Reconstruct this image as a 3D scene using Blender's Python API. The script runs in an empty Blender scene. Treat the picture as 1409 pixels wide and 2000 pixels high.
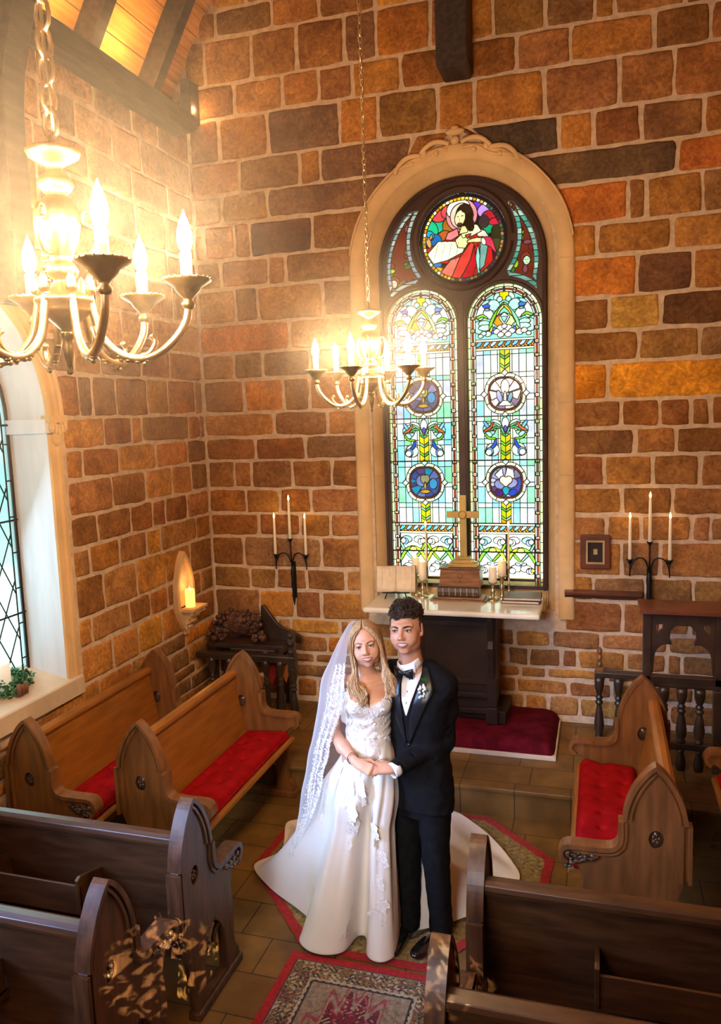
import bpy, bmesh, math, random
import numpy as np
from mathutils import Vector, Matrix, noise
from mathutils.geometry import tessellate_polygon
PI = math.pi
S = bpy.context.scene
C = S.collection
random.seed(7)

# ------------------------------------------------------------------ camera
def cam_axes(yaw, pitch, roll):
    y, p, r = map(math.radians, (yaw, pitch, roll))
    f = Vector((-math.sin(y)*math.cos(p), math.cos(y)*math.cos(p), -math.sin(p)))
    right = Vector((math.cos(y), math.sin(y), 0)); up = right.cross(f)
    r2 = right*math.cos(r)+up*math.sin(r); u2 = -right*math.sin(r)+up*math.cos(r)
    return r2, u2, f
cd = bpy.data.cameras.new('camera'); cam = bpy.data.objects.new('camera', cd); C.objects.link(cam)
S.camera = cam
_r, _u, _f = cam_axes(17.253, 7.18, -1.94)
_m = Matrix((( _r.x, _u.x, -_f.x, 0), (_r.y, _u.y, -_f.y, 0), (_r.z, _u.z, -_f.z, 2.75), (0, 0, 0, 1)))
cam.matrix_world = _m
cd.sensor_fit = 'VERTICAL'; cd.sensor_height = 36.0; cd.lens = 1529.6/2000*36; cd.clip_start = .05; cd.clip_end = 200

# ------------------------------------------------------------------ view
S.view_settings.view_transform = 'Standard'; S.view_settings.look = 'None'
S.view_settings.exposure = 0.68; S.view_settings.gamma = 1.0; S.view_settings.use_curve_mapping = False
S.cycles.max_bounces = 7; S.cycles.transparent_max_bounces = 12; S.cycles.diffuse_bounces = 4
S.cycles.sample_clamp_indirect = 6.0; S.cycles.use_denoising = True; S.cycles.caustics_reflective = False; S.cycles.caustics_refractive = False
S.cycles.volume_bounces = 0; S.cycles.volume_step_rate = 1.5; S.cycles.volume_max_steps = 64

# ------------------------------------------------------------------ world: bright overcast daylight with blurred trees
W = bpy.data.worlds.new('daylight'); S.world = W; W.use_nodes = True
wn = W.node_tree; wn.nodes.clear()
def wnode(t, **k):
    n = wn.nodes.new(t)
    for a, b in k.items(): setattr(n, a, b)
    return n
wo = wnode('ShaderNodeOutputWorld'); wb = wnode('ShaderNodeBackground')
wtc = wnode('ShaderNodeTexCoord'); wns = wnode('ShaderNodeTexNoise'); wns.inputs['Scale'].default_value = 5.0; wns.inputs['Detail'].default_value = 5
wcr = wnode('ShaderNodeValToRGB')
wcr.color_ramp.elements[0].position = .42; wcr.color_ramp.elements[0].color = (.10, .50, .40, 1)
wcr.color_ramp.elements[1].position = .54; wcr.color_ramp.elements[1].color = (.86, 1.0, 1.0, 1)
wc2 = wnode('ShaderNodeMix', data_type='RGBA'); wm2 = wnode('ShaderNodeMapRange'); wm2.inputs[1].default_value = -.75; wm2.inputs[2].default_value = -.45; wc2.inputs[7].default_value = (.84, 1, .88, 1)
wsp = wnode('ShaderNodeSeparateXYZ'); wmr = wnode('ShaderNodeMapRange')
wmr.inputs[1].default_value = -.20; wmr.inputs[2].default_value = -.08; wmr.inputs[3].default_value = 2.5; wmr.inputs[4].default_value = 1.45
L_ = wn.links.new
L_(wtc.outputs['Generated'], wns.inputs['Vector']); L_(wns.outputs['Fac'], wcr.inputs[0])
L_(wtc.outputs['Generated'], wsp.inputs[0]); L_(wsp.outputs[2], wmr.inputs[0])
L_(wsp.outputs[0], wm2.inputs[0]); L_(wm2.outputs[0], wc2.inputs[0]); L_(wcr.outputs[0], wc2.inputs[6]); L_(wc2.outputs[2], wb.inputs[0]); L_(wmr.outputs[0], wb.inputs[1]); L_(wb.outputs[0], wo.inputs[0])

# ------------------------------------------------------------------ left-side window daylight, added key and fill lights from the west, warm bulbs are built with the chandeliers
def area(name, loc, target, sx, sy, power, col, spread=180):
    l = bpy.data.lights.new(name, 'AREA'); l.shape = 'RECTANGLE'; l.size = sx; l.size_y = sy; l.energy = power; l.color = col; l.spread = math.radians(spread)
    o = bpy.data.objects.new(name, l); C.objects.link(o); o.location = loc
    o.rotation_euler = (Vector(target)-Vector(loc)).to_track_quat('-Z', 'Y').to_euler()
    return o
area('daylight_west_window', (-1.08, -2.45, 3.0), (-1.10, 3.6, 1.0), 1.0, 1.4, 6.5, (.90, .92, 1.0), 34)  # added narrow key light on the couple; no window is built here
area('daylight_west_fill', (-1.08, -2.45, 3.6), (-1.10, 3.6, 1.0), 1.6, 2.0, 11, (.86, .90, 1.0))  # added ambient fill from behind the camera
area('daylight_side_window', (-3.34, 1.6, 2.0), (-1.25, 3.5, .75), .9, 1.5, 22, (.32, .52, 1.0), 50)
area('daylight_nave_window', (-3.6, 3.45, 2.0), (-1.5, 3.4, 1.2), 1.2, 1.6, 12, (.62, .86, 1.0))
def spot(name, loc, target, power, deg, col, blend=.2, rad=.01):
    l = bpy.data.lights.new(name, 'SPOT'); l.energy = power; l.color = col; l.spot_size = math.radians(deg); l.spot_blend = blend; l.shadow_soft_size = rad
    o = bpy.data.objects.new(name, l); C.objects.link(o); o.location = loc
    o.rotation_euler = (Vector(target)-Vector(loc)).to_track_quat('-Z', 'Y').to_euler()
    return o
def dapple(l, scale, lo, hi):
    l.use_nodes = True; t = l.node_tree; e = t.nodes['Emission']; tc = t.nodes.new('ShaderNodeTexCoord'); n = t.nodes.new('ShaderNodeTexNoise'); n.inputs['Scale'].default_value = scale; n.inputs['Distortion'].default_value = 1.5
    r = t.nodes.new('ShaderNodeMapRange'); r.inputs[1].default_value = lo; r.inputs[2].default_value = hi; t.links.new(tc.outputs['Normal'], n.inputs['Vector']); t.links.new(n.outputs['Fac'], r.inputs[0]); t.links.new(r.outputs[0], e.inputs['Strength'])
for src, tgt, p, dg in (((.75, -2.3, 3.9), (-1.745, 2.60, .50), 9000, 3.6), ((-.2, -2.2, 5.0), (-.485, 2.24, .97), 2600, 2.4)):       # low sun broken up by leaves, from the west
    dapple(spot('sun_patch_through_leaves', src, tgt, p, dg, (1.0, .84, .50), .3, .004).data, 120, .52, .60)
for loc, p in (((-3.25, 5.42, 5.42), 7.0), ((-3.25, 4.6, 5.42), 7.0), ((-3.24, 6.2, 5.30), 1.6)):       # small lamps tucked on top of the wall plate
    l = bpy.data.lights.new('roof_uplight', 'POINT'); l.energy = p; l.color = (1.0, .58, .22); l.shadow_soft_size = .03
    o = bpy.data.objects.new('roof_uplight', l); C.objects.link(o); o.location = loc
BULB_W = 35.0; BULB_COL = (1.0, .64, .335)
# ------------------------------------------------------------------ materials
def srgb(r, g, b):
    f = lambda v: (v/255/12.92) if v/255 <= .04045 else ((v/255+.055)/1.055)**2.4
    return (f(r), f(g), f(b))
def mat(name, col, rough=.6, metal=0.0, var=.12, scale=8.0, bump=0.0, bscale=30.0, stretch=None, emit=0.0, ecol=None, sheen=0, attr=None,
        spec=.5, coat=0.0, sss=0.0, trans=0.0, alpha=1.0, col2=None, det=4, ramp=(.35, .65)):
    m = bpy.data.materials.new(name); m.use_nodes = True; t = m.node_tree; N = t.nodes; L = t.links
    b = N['Principled BSDF']
    b.inputs['Roughness'].default_value = rough; b.inputs['Metallic'].default_value = metal
    b.inputs['Specular IOR Level'].default_value = spec; b.inputs['Coat Weight'].default_value = coat; b.inputs['Coat Roughness'].default_value = .15
    if sheen: b.inputs['Sheen Weight'].default_value = sheen; b.inputs['Sheen Roughness'].default_value = .4
    if sss: b.inputs['Subsurface Weight'].default_value = sss; b.inputs['Subsurface Radius'].default_value = (.012, .005, .003); b.inputs['Subsurface Scale'].default_value = 1.0
    if trans: b.inputs['Transmission Weight'].default_value = trans
    if alpha < 1: b.inputs['Alpha'].default_value = alpha
    tc = N.new('ShaderNodeTexCoord'); mp = N.new('ShaderNodeMapping'); L.new(tc.outputs['Object'], mp.inputs[0])
    if stretch: mp.inputs['Scale'].default_value = stretch
    nz = N.new('ShaderNodeTexNoise'); nz.inputs['Scale'].default_value = scale; nz.inputs['Detail'].default_value = det; L.new(mp.outputs[0], nz.inputs['Vector'])
    cr = N.new('ShaderNodeValToRGB'); cr.color_ramp.elements[0].position = ramp[0]; cr.color_ramp.elements[1].position = ramp[1]
    if attr:
        cr.color_ramp.elements[0].color = (1-var*2, 1-var*2.1, 1-var*2.1, 1); cr.color_ramp.elements[1].color = (1+var, 1+var*.9, 1+var*.7, 1)
        at = N.new('ShaderNodeAttribute'); at.attribute_name = attr
        mx = N.new('ShaderNodeMix'); mx.data_type = 'RGBA'; mx.blend_type = 'MULTIPLY'; mx.inputs[0].default_value = 1
        L.new(at.outputs['Color'], mx.inputs[6]); L.new(nz.outputs['Fac'], cr.inputs[0]); L.new(cr.outputs[0], mx.inputs[7]); L.new(mx.outputs[2], b.inputs['Base Color'])
    else:
        c2 = col2 or tuple(max(0, c*(1-2*var)) for c in col)
        cr.color_ramp.elements[0].color = (*c2, 1); cr.color_ramp.elements[1].color = (*[min(1, c*(1+var*.6)) for c in col], 1)
        L.new(nz.outputs['Fac'], cr.inputs[0]); L.new(cr.outputs[0], b.inputs['Base Color'])
    if bump:
        n2 = N.new('ShaderNodeTexNoise'); n2.inputs['Scale'].default_value = bscale; n2.inputs['Detail'].default_value = 6; L.new(mp.outputs[0], n2.inputs['Vector'])
        bp = N.new('ShaderNodeBump'); bp.inputs['Strength'].default_value = bump; bp.inputs['Distance'].default_value = .01
        L.new(n2.outputs['Fac'], bp.inputs['Height']); L.new(bp.outputs[0], b.inputs['Normal'])
    if emit:
        b.inputs['Emission Color'].default_value = (*(ecol or col), 1); b.inputs['Emission Strength'].default_value = emit
    return m
M = {}
M['stone'] = mat('wall_stone', (.3, .16, .08), .85, var=.22, scale=7, bump=.9, bscale=16, attr='col', det=8, spec=.25, ramp=(.3, .72))
def stone_mat():
    m = mat('wall_stone', (.3, .16, .08), .85, var=.16, scale=5, bump=.8, bscale=22, attr='col', det=8, spec=.22, ramp=(.32, .70)); t = m.node_tree; N = t.nodes; L = t.links; b = N['Principled BSDF']
    src = b.inputs['Base Color'].links[0].from_socket; tc = N.new('ShaderNodeTexCoord')
    def layer(src, scale, lo, hi, c0, c1, dist=0.0, det=8, seed=(0, 0, 0)):
        mp = N.new('ShaderNodeMapping'); mp.inputs['Location'].default_value = seed; L.new(tc.outputs['Object'], mp.inputs[0])
        n = N.new('ShaderNodeTexNoise'); n.inputs['Scale'].default_value = scale; n.inputs['Detail'].default_value = det; n.inputs['Roughness'].default_value = .65; n.inputs['Distortion'].default_value = dist; L.new(mp.outputs[0], n.inputs['Vector'])
        r = N.new('ShaderNodeValToRGB'); r.color_ramp.elements[0].position = lo; r.color_ramp.elements[1].position = hi; r.color_ramp.elements[0].color = (*c0, 1); r.color_ramp.elements[1].color = (*c1, 1); L.new(n.outputs['Fac'], r.inputs[0])
        x = N.new('ShaderNodeMix'); x.data_type = 'RGBA'; x.blend_type = 'MULTIPLY'; x.inputs[0].default_value = 1; L.new(src, x.inputs[6]); L.new(r.outputs[0], x.inputs[7]); return x.outputs[2]
    s_ = layer(src, 2.6, .38, .64, (.86, .80, .86), (1.14, 1.12, .92), 1.2)
    s_ = layer(s_, 12, .36, .66, (.72, .66, .62), (1.22, 1.22, 1.18), 2.2, seed=(3, 1, 2))
    s_ = layer(s_, 38, .34, .62, (.80, .78, .76), (1.12, 1.12, 1.10), .5, seed=(7, 4, 2))
    L.new(s_, b.inputs['Base Color']); return m
M['stone'] = stone_mat()
M['mortar'] = mat('mortar', (.66, .50, .36), .95, var=.1, scale=20, bump=.5, bscale=60, spec=.1)
M['limestone'] = mat('limestone', (.74, .50, .26), .8, var=.07, scale=5, bump=.2, bscale=50, spec=.2)
M['limestone_sill'] = mat('pale_sill_stone', (.62, .50, .38), .8, var=.08, scale=5, bump=.2, bscale=50, spec=.2)
M['plaster'] = mat('white_plaster', (.72, .75, .84), .8, var=.05, scale=4, bump=.2, bscale=12, stretch=(3, 3, .4), spec=.2)
M['window_frame'] = mat('dark_window_wood', srgb(70, 46, 40), .45, var=.15, scale=6, bump=.15)
M['lead'] = mat('lead_came', (.03, .025, .02), .5, metal=.6)
M['beam'] = mat('dark_beam_wood', (.045, .030, .026), .6, var=.25, scale=4, bump=.3, bscale=12, stretch=(6, 1, 6))
M['board'] = mat('ceiling_board_wood', (.86, .40, .10), .5, var=.14, scale=5, stretch=(2, .5, 8), bump=.1)
M['floor'] = None
M['pew_dark'] = mat('dark_pew_wood', (.070, .030, .013), .34, var=.22, scale=5, bump=.10, bscale=9, stretch=(1, 6, 6), coat=.08, spec=.35)
M['pew_end'] = mat('dark_pew_end_wood', (.085, .036, .015), .42, var=.25, scale=5, bump=.10, bscale=9, stretch=(6, 6, 1), coat=.05, spec=.3)
M['pew_amber'] = mat('amber_pew_wood', (.30, .105, .016), .40, var=.14, scale=4, bump=.05, bscale=9, stretch=(1, 6, 6), coat=.2)
M['pew_amber_end'] = mat('amber_pew_end_wood', (.20, .078, .022), .38, var=.18, scale=4, bump=.06, bscale=9, stretch=(6, 6, 1), coat=.25)
M['carved'] = mat('carved_wood_finish', (.10, .05, .026), .25, var=.3, scale=14, coat=.4)
M['velvet'] = mat('red_velvet', (.31, .004, .006), .9, var=.12, scale=14, bump=.25, bscale=70, spec=.08)
M['carpet_red'] = mat('dark_red_carpet', (.115, .006, .014), .95, var=.2, scale=10, bump=.5, bscale=120, spec=.06)
M['marble'] = mat('white_marble', (.78, .74, .66), .12, var=.06, scale=4, coat=.5)
M['altar_wood'] = mat('very_dark_wood', (.030, .015, .010), .5, var=.25, scale=5, bump=.1, spec=.3)
M['rail_wood'] = mat('dark_rail_wood', (.042, .024, .016), .35, var=.25, scale=6, coat=.25)
M['redwood'] = mat('reddish_wood', (.15, .042, .02), .35, var=.2, scale=6, coat=.2)
M['oak'] = mat('warm_oak', (.28, .115, .035), .4, var=.25, scale=5, stretch=(1, 8, 8), bump=.08)
M['iron'] = mat('black_iron', (.012, .011, .011), .45, metal=.5, bump=.1)
M['brass'] = mat('aged_brass', (.86, .68, .40), .30, metal=1, var=.15, scale=12, bump=.12, bscale=60)
M['brass_dark'] = mat('darkened_brass', (.30, .20, .085), .35, metal=.9, var=.25, scale=14, bump=.15, bscale=60)
M['brass_cross'] = mat('satin_brass', (.60, .38, .12), .4, metal=.85, var=.08)
M['wax'] = mat('ivory_wax', (.82, .72, .55), .5, var=.03, sss=.2, emit=.12, ecol=(1, .62, .3))
M['wax_lit'] = mat('glowing_wax', (.9, .65, .3), .5, var=.03, emit=1.6, ecol=(1, .48, .08))
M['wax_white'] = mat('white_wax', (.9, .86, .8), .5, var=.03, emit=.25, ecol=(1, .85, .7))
M['flame'] = mat('candle_flame', (1, .8, .4), .5, emit=14, ecol=(1, .62, .18))
M['bulb'] = mat('lit_bulb', (1, .9, .7), .3, emit=60, ecol=(1, .80, .52))
M['sleeve'] = mat('bulb_candle_sleeve', (.85, .78, .62), .5, emit=.8, ecol=(1, .7, .4))
M['paper'] = mat('printed_page', (.72, .58, .42), .8, var=.05, scale=20)
M['ink'] = mat('faded_ink', (.30, .16, .12), .8)
M['leather'] = mat('grey_brown_leather', (.14, .09, .075), .5, bump=.2)
M['leather_dark'] = mat('dark_book_leather', (.07, .04, .028), .45, bump=.2)
M['gilt'] = mat('gilt', (.55, .36, .16), .4, metal=.4)
M['green'] = mat('green_leaf', (.035, .17, .04), .5, var=.35, scale=30)
M['terracotta'] = mat('cinnamon_bark', (.22, .09, .045), .8, var=.2, scale=12)
M['pinecone'] = mat('dried_pod', (.12, .045, .025), .6, var=.4, scale=25, bump=.6, bscale=40)

# ------------------------------------------------------------------ mesh building
class MB:
    def __init__(s): s.v = []; s.f = []; s.c = []
    def add(s, vs, fs, col=None):
        o = len(s.v); s.v += [tuple(p) for p in vs]; s.f += [tuple(i+o for i in f) for f in fs]
        if col is not None: s.c += [col]*len(fs)
        return s
    def box(s, x0, x1, y0, y1, z0, z1, T=None, col=None):
        vs = [Vector(p) for p in ((x0,y0,z0),(x1,y0,z0),(x1,y1,z0),(x0,y1,z0),(x0,y0,z1),(x1,y0,z1),(x1,y1,z1),(x0,y1,z1))]
        if T is not None: vs = [T @ p for p in vs]
        return s.add(vs, [(0,3,2,1),(4,5,6,7),(0,1,5,4),(1,2,6,5),(2,3,7,6),(3,0,4,7)], col)
    def lathe(s, prof, o=(0,0,0), n=16, T=None, sq=1.0):
        o = Vector(o); vs = []; fs = []
        for r, z in prof:
            for k in range(n):
                a = 2*PI*k/n; p = Vector((r*math.cos(a), r*math.sin(a)*sq, z))
                vs.append((T @ p if T is not None else p)+o)
        m = len(prof)
        for i in range(m-1):
            for k in range(n):
                k2 = (k+1) % n; fs.append((i*n+k, i*n+k2, (i+1)*n+k2, (i+1)*n+k))
        fs.append(tuple(range(n-1, -1, -1))); fs.append(tuple((m-1)*n+k for k in range(n)))
        return s.add(vs, fs)
    def tube(s, pts, r, n=8, closed=False, flat=1.0):
        pts = [Vector(p) for p in pts]; m = len(pts)
        rs = r if hasattr(r, '__len__') else [r]*m
        vs = []; fs = []; up = None
        for i, p in enumerate(pts):
            if closed: d = pts[(i+1) % m]-pts[i-1]
            else: d = pts[min(i+1, m-1)]-pts[max(i-1, 0)]
            if d.length < 1e-9: d = Vector((0, 0, 1))
            d.normalize()
            if up is None:
                up = Vector((0, 0, 1)) if abs(d.z) < .9 else Vector((1, 0, 0))
            a = up - d*up.dot(d)
            if a.length < 1e-5: a = d.orthogonal()
            a.normalize(); b = d.cross(a); up = a
            for k in range(n):
                t = 2*PI*k/n; vs.append(p+(a*math.cos(t)*flat+b*math.sin(t))*rs[i])
        for i in range(m if closed else m-1):
            j = (i+1) % m
            for k in range(n):
                k2 = (k+1) % n; fs.append((i*n+k, i*n+k2, j*n+k2, j*n+k))
        if not closed:
            fs.append(tuple(range(n-1, -1, -1))); fs.append(tuple((m-1)*n+k for k in range(n)))
        return s.add(vs, fs)
    def ell(s, c, r, n=12, m=8, T=None):
        c = Vector(c); prof = []
        r = (r, r, r) if not hasattr(r, '__len__') else r
        vs = []; fs = []
        for i in range(m+1):
            th = PI*i/m
            for k in range(n):
                a = 2*PI*k/n; p = Vector((r[0]*math.sin(th)*math.cos(a), r[1]*math.sin(th)*math.sin(a), -r[2]*math.cos(th)))
                vs.append((T @ p if T is not None else p)+c)
        for i in range(m):
            for k in range(n):
                k2 = (k+1) % n; fs.append((i*n+k, i*n+k2, (i+1)*n+k2, (i+1)*n+k))
        return s.add(vs, fs)
    def prism(s, outer, fr, d0, d1, holes=()):
        # outline in 2-D, extruded between depths d0 and d1; fr(u, v, d) -> point
        loops = [list(outer)]+[list(h) for h in holes]
        flat = [p for l in loops for p in l]; n = len(flat)
        tris = tessellate_polygon([[Vector((p[0], p[1], 0)) for p in l] for l in loops])
        vs = [fr(p[0], p[1], d0) for p in flat]+[fr(p[0], p[1], d1) for p in flat]
        fs = [tuple(t) for t in tris]+[tuple(i+n for i in reversed(t)) for t in tris]
        o = 0
        for l in loops:
            m = len(l)
            for i in range(m):
                a = o+i; b = o+(i+1) % m; fs.append((a, a+n, b+n, b))
            o += m
        return s.add(vs, fs)
    def grid(s, P, nu, nv, closed_u=False, col=None):
        vs = [P[j][i] for j in range(nv) for i in range(nu)]; fs = []
        for j in range(nv-1):
            for i in range(nu if closed_u else nu-1):
                i2 = (i+1) % nu; fs.append((j*nu+i, j*nu+i2, (j+1)*nu+i2, (j+1)*nu+i))
        return s.add(vs, fs, col)
    def mesh(s, name, smooth=False):
        me = bpy.data.meshes.new(name); me.from_pydata(s.v, [], s.f); me.validate(clean_customdata=False)
        bm = bmesh.new(); bm.from_mesh(me); bmesh.ops.recalc_face_normals(bm, faces=bm.faces); bm.to_mesh(me); bm.free()
        if s.c and len(s.c) == len(me.polygons):
            at = me.color_attributes.new('col', 'FLOAT_COLOR', 'CORNER')
            cs = []
            for p in me.polygons: cs += list(s.c[p.index])*p.loop_total
            at.data.foreach_set('color', cs)
        if smooth:
            me.polygons.foreach_set('use_smooth', [True]*len(me.polygons))
        return me
def tag(o, label=None, cat=None, group=None, kind=None):
    for k, v in (('label', label), ('category', cat), ('group', group), ('kind', kind)):
        if v: o[k] = v
    return o
def obj(name, mb, m, parent=None, smooth=False, bevel=0, solid=0, sub=0, auto=None):
    me = mb.mesh(name, smooth) if isinstance(mb, MB) else mb
    o = bpy.data.objects.new(name, me); C.objects.link(o)
    me.materials.append(m)
    if parent is not None: o.parent = parent
    if solid:
        q = o.modifiers.new('solid', 'SOLIDIFY'); q.thickness = solid; q.offset = 0
    if bevel:
        q = o.modifiers.new('bevel', 'BEVEL'); q.width = bevel; q.segments = 2; q.limit_method = 'ANGLE'; q.angle_limit = math.radians(40); q.use_clamp_overlap = True
    if sub:
        q = o.modifiers.new('sub', 'SUBSURF'); q.levels = sub; q.render_levels = sub
    if auto or (smooth and bevel):
        pass
    return o
def empty(name, loc=(0,0,0), rz=0.0, **k):
    o = bpy.data.objects.new(name, None); C.objects.link(o); o.location = loc; o.rotation_euler = (0, 0, rz); o.empty_display_size = .1
    tag(o, **k); return o
def copy_tree(o, parent=None):
    c = o.copy(); C.objects.link(c)
    if parent is not None: c.parent = parent
    for ch in list(o.children): copy_tree(ch, c)
    return c
def n3(x, y, z): return noise.noise(Vector((x, y, z)))
def lerp(a, b, t): return a+(b-a)*t
def smooth_pts(pts, n=6):
    # Catmull-Rom through control points (any dimension)
    P = [pts[0]]+list(pts)+[pts[-1]]; out = []
    for i in range(1, len(P)-2):
        for k in range(n):
            t = k/n
            out.append(tuple(.5*((2*P[i][j])+(-P[i-1][j]+P[i+1][j])*t+(2*P[i-1][j]-5*P[i][j]+4*P[i+1][j]-P[i+2][j])*t*t+(-P[i-1][j]+3*P[i][j]-3*P[i+1][j]+P[i+2][j])*t**3) for j in range(len(P[i]))))
    out.append(tuple(pts[-1])); return out
# ------------------------------------------------------------------ the chapel shell
D = 6.30; XL = -3.38; XR = 1.22; YB = -2.6; PZ = .21; XC = -1.08; EAVE = 5.2; SL = 1.75
ZC = [6.08,5.86,5.5,5.235,4.89,4.625,4.385,4.09,3.85,3.555,3.306,3.075,2.785,2.575,2.37,2.125,1.905,1.70,1.42,1.22,.965,.82,.66,.56,.425,.25,.02]
BL = [[-3.18,-3.07,-2.56,-2.16],[-3.37,-3.19,-2.76,-2.36,-1.96],[-3.33,-2.93,-2.5,-2.19,-1.9],[-3.09,-2.65,-2.02],[-2.92,-2.38,-2.2],[-3.1,-2.68],[-3.28,-3.0,-2.85,-2.29],[-3.14,-2.7,-2.54],[-3.02,-2.81,-2.22],[-2.53],[-3.06,-2.79,-2.36],[-2.98,-2.61,-2.37],[-2.71,-2.22],[-2.9,-2.43],[-3.11,-2.95,-2.56,-2.2],[-3.01,-2.69,-2.4],[-2.9,-2.51,-2.23],[-3.06,-2.32],[-3.01,-2.76,-2.47,-2.11],[-2.93,-2.59,-2.34],[-2.76,-2.64,-2.18],[-2.99,-2.61,-2.3],[-2.9,-2.42],[-3.11,-2.78,-2.61,-2.27],[-2.6,-2.41],[-2.82,-2.52,-2.18]]
BR = [[-1.7,-1.42,-1.1,-.5,-.2,.3,.7,1.0],[-1.7,-1.27,-1.03,-.79,-.41,-.06,.07,.54,.95],[-1.51,-.62,-.23,.34,.71],[-1.7,-1.22,-.94,-.42,.11,.48,.9],[-1.41,-.98,-.31,-.07,.26,.68],[.51],[.18,.3,.68],[-.04,.48,.9],[.24,.62],[.05,.41,.85],[.26,.68],[.04],[.14,.41,.63,.76],[.24,.53,.95],[.02,.37,.7],[.15,.51,.9],[.04,.29,.65,.78],[.15,.43,.9],[-.06,.33,.67],[.16,.44,.65,1.0],[-.67,-.38,0,.5,.9],[-.73,-.56,-.3,-.18,.19,.49,.6,.95],[-.63,-.42,.05,.29,.61],[-.66,-.25,.09,.35,.69],[-.6,-.41,-.16,.29,.51],[-.5,.1,.5]]
LW = {11: [4.55,4.7,4.98,5.39,5.7,6.14], 12: [4.81,5.15,5.29,6.0,6.2], 13: [4.54,4.96,5.46,5.96], 14: [4.43,4.85,5.29,5.68,6.0], 15: [4.65,5.06,5.36,5.55,5.9], 16: [4.54,4.89,5.25,5.45,6.03], 17: [4.67,5.08,5.5,5.9], 18: [4.5,4.96,5.24,5.5,6.05], 19: [4.72,5.05,5.39,5.8]}
BROWN = [srgb(164,112,68), srgb(156,106,66), srgb(180,122,66), srgb(144,98,58), srgb(162,110,74), srgb(186,130,72), srgb(140,98,66), srgb(158,102,56), srgb(170,122,78), srgb(150,96,60), srgb(168,116,62), srgb(150,110,66)]
WARM = [srgb(200,126,52), srgb(196,132,62), srgb(188,122,64), srgb(210,150,72)]
DARK = [srgb(112,80,56), srgb(120,88,62), srgb(108,78,62)]
BFIX = {('B', 6, 3): srgb(96,58,50), ('BR', 4, 1): srgb(84,70,62), ('BR', 11, 1): srgb(220,150,52), ('BR', 11, 0): srgb(206,132,44), ('BR', 5, 0): srgb(104,80,62),
        ('BR', 6, 0): srgb(190,112,56), ('BR', 8, 0): srgb(198,122,58), ('BR', 9, 1): srgb(204,160,84), ('BR', 8, 1): srgb(120,82,60), ('BR', 9, 2): srgb(104,70,46),
        ('B', 8, 4): srgb(206,118,48), ('B', 9, 0): srgb(190,116,56), ('B', 11, 1): srgb(194,124,50), ('B', 3, 2): srgb(120,90,76), ('BR', 3, 1): srgb(170,120,96), ('BR', 5, 1): srgb(190,110,56)}
def unlit(c, k=.88): k *= 1.12; return (min(.9, c[0]*k*1.05+.012), min(.9, c[1]*k*1.16+.007), min(.9, c[2]*k*1.14+.004))
BROWN = [unlit(c) for c in BROWN]; WARM = [unlit(c, .80) for c in WARM]; DARK = [unlit(c, 1.35) for c in DARK]; BFIX = {k: unlit(c, .95) for k, c in BFIX.items()}
def pick(rng, warm=.09, dark=.07):
    r = rng.random()
    c = rng.choice(WARM if r < warm else DARK if r < warm+dark else BROWN)
    k = rng.uniform(.90, 1.16)
    return tuple(min(1, x*k) for x in c)
def stone(mb, fr, q, seed, col, cell=.035, H=.014):
    # q = corners (u,v): bl, br, tr, tl ; fr(u, v, h)
    (x0, y0), (x1, y1), (x2, y2), (x3, y3) = q
    w = (abs(x1-x0)+abs(x2-x3))/2; h = (abs(y3-y0)+abs(y2-y1))/2
    if w < .03 or h < .03: return
    nu = max(4, int(w/cell)); nv = max(4, int(h/cell))
    def samp(n, L):
        e = .014/L*2
        a = [-1, -1+e*.55, -1+e*1.6]; b = [1-e*1.6, 1-e*.55, 1]
        return a+[lerp(a[-1], b[0], i/(n-1)) for i in range(1, n-1)]+b
    us = samp(nu, w); vs_ = samp(nv, h); k = min(.10, .013/min(w, h))
    P = []
    for t in vs_:
        row = []
        for s in us:
            c = 1-k*(s*s*t*t)**2.5
            wb = .010*n3(s*w*6+seed, t*h*6, 3.1)
            a = (s*c+wb/w*2*abs(s)+1)/2; b = (t*c+.009*n3(s*w*5, t*h*5+seed, 7.7)/h*2*abs(t)+1)/2
            u = (x0*(1-a)+x1*a)*(1-b)+(x3*(1-a)+x2*a)*b
            v = (y0*(1-a)+y1*a)*(1-b)+(y3*(1-a)+y2*a)*b
            d = min((1-abs(s))*w/2, (1-abs(t))*h/2)
            f = 1-math.exp(-d/.005)
            rel = n3(u*7+seed*.3, v*7, seed)*.45+n3(u*18, v*18, seed+5)*.25
            row.append(fr(u, v, -.012+f*(H+.010+H*rel)))
        P.append(row)
    mb.grid(P, len(us), len(vs_), col=(*col, 1))
g_ = .009
def course(mb, fr, z1, z0, xs, rng, key, row, clip=None, cell=.035):
    for i in range(len(xs)-1):
        a, b = xs[i], xs[i+1]
        j = lambda: rng.uniform(-.012, .012)
        q = [(a+g_+j()*.5, z0+g_+j()*.6), (b-g_+j()*.5, z0+g_+j()*.6), (b-g_+j()*.5, z1-g_+j()*.6), (a+g_+j()*.5, z1-g_+j()*.6)]
        if clip:
            q = clip(q)
            if q is None: continue
        col = pick(rng)
        col = BFIX.get((key, row, i), col) if key else col
        stone(mb, fr, q, rng.uniform(0, 90), col, cell)
def rows_up(z, ztop, rng):
    out = [z]
    while z < ztop: z += rng.uniform(.24, .34); out.append(z)
    return out
def splits(a, b, rng, lo=.28, hi=.6):
    x = a; out = [a]
    while b-x > hi*1.3: x += rng.uniform(lo, hi); out.append(x)
    out.append(b); return out
rng = random.Random(11)
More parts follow.
